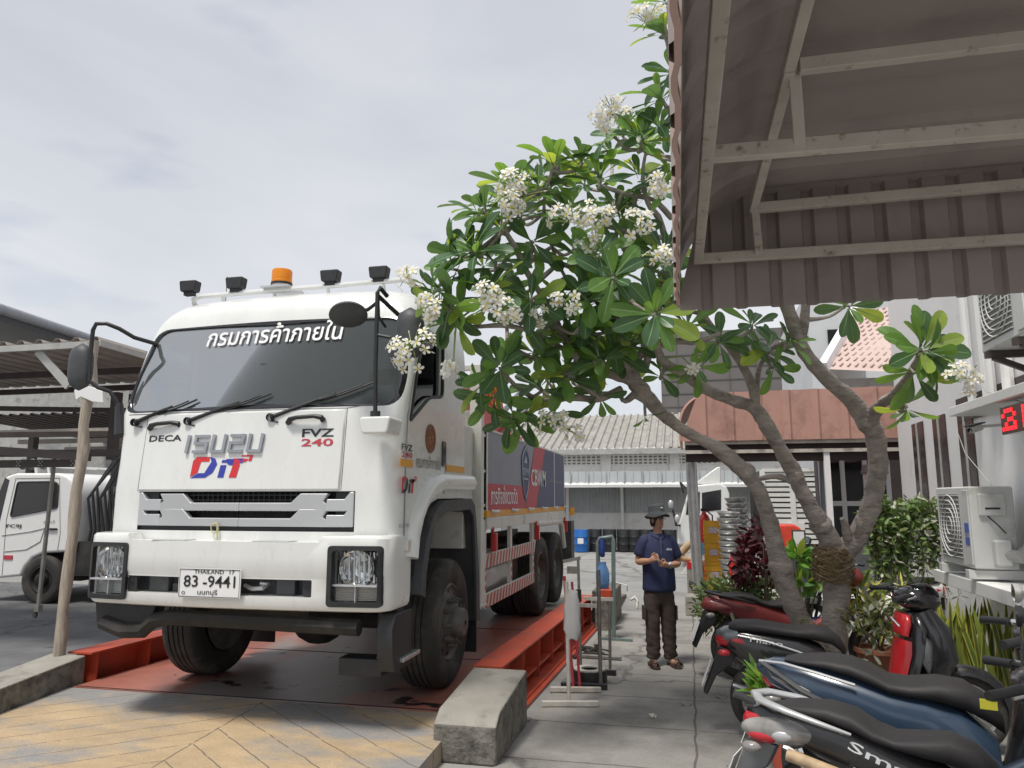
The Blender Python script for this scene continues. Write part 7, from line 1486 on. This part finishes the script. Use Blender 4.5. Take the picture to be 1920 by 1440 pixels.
# ================================================================ props along the walkway
pole_b = V((.10, 11.9, 0)); SPo = thing('steel_pole', (.10, 11.9, 0), 'galvanised steel pole on a square concrete base behind the standing man', 'pole')
MB().tube([at(1311, 1121, 11.85), at(1302, 980, 11.85), at(1294, 835, 11.85)], .082, 16).build('shaft', M['steel'], SPo)
a = at(1311, 1130, 11.85); MB().box(a.x-.2, a.x+.2, 11.65, 12.05, 0, at(1311, 1119, 11.65).z).build('concrete_base', M['conc'], SPo, bevel=.015); SPo.location = (a.x, 11.85, 0)
for ch in SPo.children: ch.location = V((.10, 11.9, 0))-V((a.x, 11.85, 0))
BL = thing('bollard', tuple(at(1298, 1142, 12.3)), 'short grey bollard with a red cap just left of the steel pole', 'bollard'); a = at(1299, 1140, 12.3); a.z = 0
MB().tube([a, a+V((0, 0, .62))], .07, 12).build('post', M['conc'], BL); MB().tube([a+V((0, 0, .62)), a+V((0, 0, .72))], .075, 12).build('cap', M['red'], BL); MB().ball(a+V((0, -.06, .40)), (.05, .04, .07)).build('weight', M['dkgrey'], BL)
c = at(1290, 1040, 12.4); mb = MB(); mb.tube([c+V((.10, 0, .22)), c+V((-.02, -.02, .12)), c+V((-.13, -.02, .0)), c+V((-.08, -.03, -.06)), c+V((.06, -.02, -.08))], [.05, .06, .065, .055, .04], 10); o = mb.build('tan_sack', mat('tan_cloth', (.5, .36, .22), .8, var=.2)); tag(o, 'bent tan sack hanging beside the steel pole at the bollard', 'sack')
mb = MB().prism([c+V(q) for q in ((.06, -.05, .36), (.16, -.05, .34), (.18, -.05, -.1), (.10, -.06, -.3), (-.12, -.08, -.30), (.0, -.06, -.1), (.05, -.06, .1))], (.03, .07, 0)); o = mb.build('white_cloth', M['whiteink'], bevel=.01); tag(o, 'white cloth hanging beside the steel pole over the tan sack', 'cloth')
FX = thing('fire_extinguisher', tuple(at(1322, 1023, 12.6)), 'red fire extinguisher standing above the orange barrel by the steel pole', 'fire extinguisher'); c = at(1322, 1020, 12.6)
MB().lathe([(.001, 0), (.09, 0), (.095, .02), (.095, .38), (.07, .45), (.035, .48), (.03, .52), (.001, .52)], c, (0, 0, 1), 20).build('cylinder', M['red'], FX); MB().box(c.x-.05, c.x+.05, c.y-.02, c.y+.02, c.z+.52, c.z+.56).build('valve', M['black'], FX); MB().tube([c+V((.03, 0, .54)), c+V((.13, -.02, .45)), c+V((.12, -.02, .15))], .012, 6).build('hose', M['black'], FX); MB().box(c.x-.02, c.x+.07, c.y-.1, c.y-.085, c.z+.2, c.z+.32).build('paper_label', M['whiteink'], FX)
c = at(1330, 1115, 12.75); c.z = 0; OB = MB().lathe([(.001, 0), (.25, 0), (.29, .05), (.30, .45), (.26, .62), (.14, .70), (.001, .71)], c, (0, 0, 1), 24).build('orange_barrel', mat('orange_plastic', (.75, .10, .04), .4, var=.08)); tag(OB, 'orange red plastic barrel between the steel pole and the yellow crates', 'barrel')
o = MB().tube([at(1322, 1040, 12.55), at(1322, 1018, 12.55)], .12, 16).build('blue_tub', mat('blue_white_tub', (.1, .3, .55), .4)); tag(o, 'small blue and white tub on the orange barrel', 'tub')
cr_ = None; M['crate'] = mat('yellow_crate', (.78, .42, .03), .45, var=.08)
for k, (lb) in enumerate(('yellow crate at the bottom of the stack beside the steel pole', 'yellow crate second from the bottom of its stack', 'yellow crate third from the bottom of its stack', 'topmost yellow crate of the stack beside the steel pole')):
    p = V((at(1341, 1100, 12.3).x, 12.3, .02+k*.335))
    if not cr_:
        cr_ = thing('plastic_crate', tuple(p), lb, 'crate', 'yellow crates stacked by the pole'); h = .33; mb = MB()
        mb.box(-.14, .14, -.18, -.165, 0, h).box(-.14, .14, .165, .18, 0, h).box(-.14, -.125, -.165, .165, 0, h).box(.125, .14, -.165, .165, 0, h).box(-.125, .125, -.165, .165, 0, .015)
        for z in (.06, .12, .25): mb.box(-.145, .145, -.187, -.18, z, z+.018).box(-.147, -.14, -.18, .18, z, z+.018)
        mb.build('body', M['crate'], cr_, local=True, smooth=False); MB().box(-.07, .06, -.192, -.187, .15, .24).build('paper_label', mat('crate_label', (.6, .5, .55), .5, var=.3, sc=25), cr_, local=True)
    else: dup(cr_, p, R(rr.uniform(-3, 3)), lb)
dk = MB().lathe([(.001, .0), (.125, 0), (.142, .03), (.164, .066), (.17, .074), (.168, .083), (.158, .083), (.132, .04), (.115, .012), (.001, .012)], (0, 0, 0), (0, 0, 1), 24).mesh('dish', M['steel'], 40)
a, b = at(1372, 1085, 11.6), at(1388, 1085, 12.1); kk = 0
for st, n_, x, y, z0 in ((0, 14, a.x, 11.6, .32), (1, 17, b.x, 12.15, .32)):
    for k in range(n_):
        o = bpy.data.objects.new('steel_dish', dk); COL.objects.link(o); o.location = (x+rr.uniform(-.012, .012), y, z0+k*(.085 if st == 0 else .082)); o.rotation_euler = (rr.uniform(-.06, .06), rr.uniform(-.06, .06), rr.random())
        tag(o, 'steel dish in the nearer shiny stack behind the yellow crates' if st == 0 else 'steel dish in the taller farther shiny stack behind the yellow crates', 'dish', 'stacked steel dishes, nearer stack' if st == 0 else 'stacked steel dishes, farther stack')
o = MB().box(a.x-.25, b.x+.25, 11.4, 12.4, 0, .31).build('dish_plinth', M['conc'], bevel=.01); tag(o, 'low concrete plinth carrying the two stacks of steel dishes', 'plinth')
TC = thing('traffic_cone', tuple(at(1374, 1075, 10.6)), 'small red cone in front of the stacks of steel dishes', 'cone'); c = at(1374, 1076, 10.6); MB().lathe([(.06, 0), (.022, .24), (.001, .25)], c, (0, 0, 1), 16).build('cone_body', M['red'], TC); MB().box(c.x-.07, c.x+.07, c.y-.07, c.y+.07, c.z-.02, c.z).build('base', M['red'], TC)
o = MB().box(c.x-.1, c.x+.1, c.y-.1, c.y+.1, 0, c.z-.021).build('cone_stand', M['cpot'], bevel=.01); tag(o, 'grey block under the small red cone', 'block')
a = at(1448, 1032, 11); b = at(1505, 984, 11); o = MB().prism([(a.x, 11, a.z), (b.x, 11, a.z), (b.x-.02, 11, b.z-.05), (b.x-.1, 11, b.z), (a.x+.05, 11, b.z), (a.x, 11, b.z-.06)], (0, .4, 0)).build('red_barrier', mat('orange_barrier', (.68, .07, .04), .45), bevel=.03); tag(o, 'orange red plastic water barrier behind the tree trunks', 'barrier')
o = MB().box(a.x-.1, b.x+.2, 11.05, 11.35, 0, a.z).build('barrier_foot', M['dkgrey']); tag(o, 'dark block under the orange red barrier', 'block')
a, b = at(1486, 1032, 10.4), at(1510, 994, 10.4); NB = thing('notice_board', (a.x, 10.4, 0), 'small white notice board with pale print between the trunks', 'board'); MB().box(a.x, b.x, 10.4, 10.42, a.z, b.z).build('panel', M['dkgrey'], NB); MB().box(a.x+.02, b.x-.02, 10.393, 10.4, a.z+.02, b.z-.02).build('paper', M['whiteink'], NB); MB().bar((a.x+.09, 10.41, 0), (a.x+.09, 10.41, a.z), .02).build('post', M['pipe'], NB)
# ---------------------------------------------------------------- pipe stands beside the beam
M['redwhite'] = mat('red_painted_pipe', (.5, .06, .08), .5, var=.2); M['whitepipe'] = mat('dirty_white_pipe', (.58, .55, .5), .6, var=.15, dirt=(.3, .25, .2), damt=.25, sc=10); M['greenpipe'] = mat('grey_green_pipe', (.17, .23, .22), .5, var=.2, metal=.3)
def stand(label, base0, base1, foot, top, m, mbase, rad=.017, cross=None, bar_h=.04):
    f = atz(*foot, .03); r = thing('pipe_stand', (f.x, f.y, 0), label, 'stand', 'pipe stands along the right beam'); b0, b1 = atz(*base0, .03), atz(*base1, .03)
    MB().bar(b0, b1, .045, bar_h).build('base_bar', M[mbase], r, bevel=.004)
    t = at(top[0], top[1], f.y); MB().tube([f, f.lerp(t, .5), t], rad, 10).build('pole', M[m], r)
    if cross: MB().bar(at(*cross[0], f.y), at(*cross[1], f.y), .032, .032).build('cross_bar', M[cross[2]], r)
    return r, f, t
s1, f1, t1 = stand('white footed stand with a crumpled white bag, nearest along the red beam', (1016, 1319), (1122, 1319), (1067, 1316), (1062, 1090), 'whitepipe', 'whitepipe')
c = at(1066, 1150, f1.y); mb = MB(); rings = []
for z, wx_, wy in ((.19, .02, .012), (.17, .05, .02), (.08, .062, .025), (-.02, .066, .028), (-.12, .068, .03), (-.18, .05, .025), (-.21, .046, .02)):
    rings.append([c+V((.03+wx_*math.cos(a_)*(1+.12*math.sin(5*a_+z*30)), wy*math.sin(a_)*(1+.2*math.sin(4*a_)), z+.012*math.sin(a_*3))) for a_ in (2*math.pi*k/18 for k in range(18))])
o = mb.loft(rings).build('white_bag', mat('thin_white_plastic', (.72, .71, .7), .4, var=.08, trans=.25), ang=50); tag(o, 'crumpled white plastic bag hanging on the nearest stand', 'bag')
s2, f2, t2 = stand('stand with red painted pole and dirty white foot, second along the beam', (1032, 1292), (1127, 1293), (1075, 1288), (1058, 1080), 'redwhite', 'whitepipe', .014)
MB().tube([f2+V((.06, 0, 0)), t2+V((.07, 0, -.05))], .012, 8).build('pole', M['redwhite'], s2)
s3, f3, t3 = stand('tall grey stand with a white cross bar beside the black ring', (1052, 1284), (1139, 1288), (1126, 1281), (1122, 1068), 'pipe', 'black', .018, ((1075, 1134), (1120, 1136), 'whitepipe'), .05)
s4, f4, t4 = stand('grey stand with black foot behind the black ring', (1080, 1256), (1155, 1262), (1144, 1254), (1143, 1122), 'pipe', 'black', .015, ((1095, 1122), (1150, 1124), 'whitepipe'), .05)
s5, f5, t5 = stand('thin grey stand with a dark sleeve and T shaped top bar', (1085, 1229), (1165, 1234), (1089, 1250), (1084, 1047), 'pipe', 'pipe', .014, ((1056, 1053), (1088, 1046), 'pipe'), .03)
a, b = at(1063, 1062, f5.y), at(1084, 1076, f5.y); MB().box(a.x, b.x, a.y, a.y+.03, b.z, a.z).build('clamp_block', M['pipe'], s5); MB().tube([at(1085, 1105, f5.y), at(1086, 1128, f5.y)], .026, 8).build('sleeve', M['black'], s5)
BR_ = thing('black_ring', tuple(atz(1105, 1278, .0)), 'black ring with a pale top lying between the pipe stands', 'ring'); c = atz(1106, 1276, .02); MB().lathe([(.07, 0), (.16, 0), (.165, .07), (.16, .10), (.07, .10), (.07, 0)], c, (0, 0, 1), 24).build('body', M['black'], BR_); MB().lathe([(.08, .101), (.15, .101), (.15, .112), (.08, .112), (.08, .101)], c, (0, 0, 1), 24).build('pale_ring', M['whitepipe'], BR_)
GF = thing('pipe_rack', tuple(atz(1150, 1196, 0)), 'grey green pipe frame beside the concrete block, blue cloths hung on it', 'frame'); f = atz(1151, 1196, .02); q = lambda px, py: at(px, py, f.y)
MB().tube([f, q(1150, 1012), q(1148, 1006), q(1124, 1010), q(1121, 1016), q(1122, 1130)], .026, 10).build('frame_pipe', M['greenpipe'], GF); MB().bar(atz(1125, 1197, .02), atz(1186, 1201, .02), .03, .03).build('base_bar', M['greenpipe'], GF); MB().tube([q(1142, 1088), q(1176, 1098), q(1176, 1108)], .008, 6).build('hook_rod', M['steel'], GF)
M['bluecloth'] = mat('blue_cloth', (.03, .06, .30), .8, var=.25, sc=9); M['bluejean'] = mat('light_blue_cloth', (.10, .22, .45), .8, var=.25, sc=9)
def hang(px0, px1, py0, py1, dy, m, label, name):
    a, b = q(px0, py1), q(px1, py0); rings = []; cx = (a.x+b.x)/2; hw = (b.x-a.x)/2
    for t in (0, .1, .3, .55, .8, .95, 1): k = (.55, .85, .95, 1, .98, .85, .55)[int(t*6.01)]; rings.append([V((cx+hw*k*math.cos(s_)*(1+.08*math.sin(4*s_+t*5)), f.y+dy+.05*k*math.sin(s_)*(1+.3*math.sin(3*s_)), lerp(b.z, a.z, t))) for s_ in (2*math.pi*j/18 for j in range(18))])
    o = MB().loft(rings).build(name, M[m], ang=60); tag(o, label, 'cloth')
hang(1125, 1135, 1008, 1044, -.04, 'bluecloth', 'dark blue cloth hanging from the top of the pipe frame', 'blue_cloth'); hang(1119, 1143, 1053, 1102, -.07, 'bluejean', 'lighter blue cloth hanging lower on the pipe frame', 'blue_cloth')
c = at(1135, 1140, 10.2); RJ = thing('red_jack', (c.x, c.y, 0), 'red steel jack standing at the far end of the red beam', 'jack'); MB().box(c.x-.10, c.x+.10, 10.1, 10.3, .42, .52).box(c.x-.05, c.x+.05, 10.15, 10.25, .52, .66).build('body', M['redsteel'], RJ, bevel=.01); MB().box(c.x-.12, c.x+.12, 10.08, 10.32, 0, .42).build('base', M['mossy'], RJ)
c = atz(1105, 1222, .01); mb = MB()
for k in range(9): a_ = rr.random()*6; p = c+V((rr.uniform(-.1, .12), rr.uniform(-.25, .25), 0)); d = V((math.cos(a_), math.sin(a_), 0))*.2; mb.tube([p-d, p+V((0, 0, rr.uniform(.01, .06))), p+d], rr.uniform(.006, .014), 6)
o = mb.build('scrap_cable', M['chassis']); tag(o, 'tangle of black cable on the ground among the pipe stands', 'cable')
o = MB().tube([atz(1182, 1124, .02), atz(1190, 1118, .04), atz(1195, 1126, .03), atz(1194, 1140, .02)], .015, 6).build('white_hose', M['whitepipe']); tag(o, 'short white hose curled on the ground beside the low kerb', 'hose')
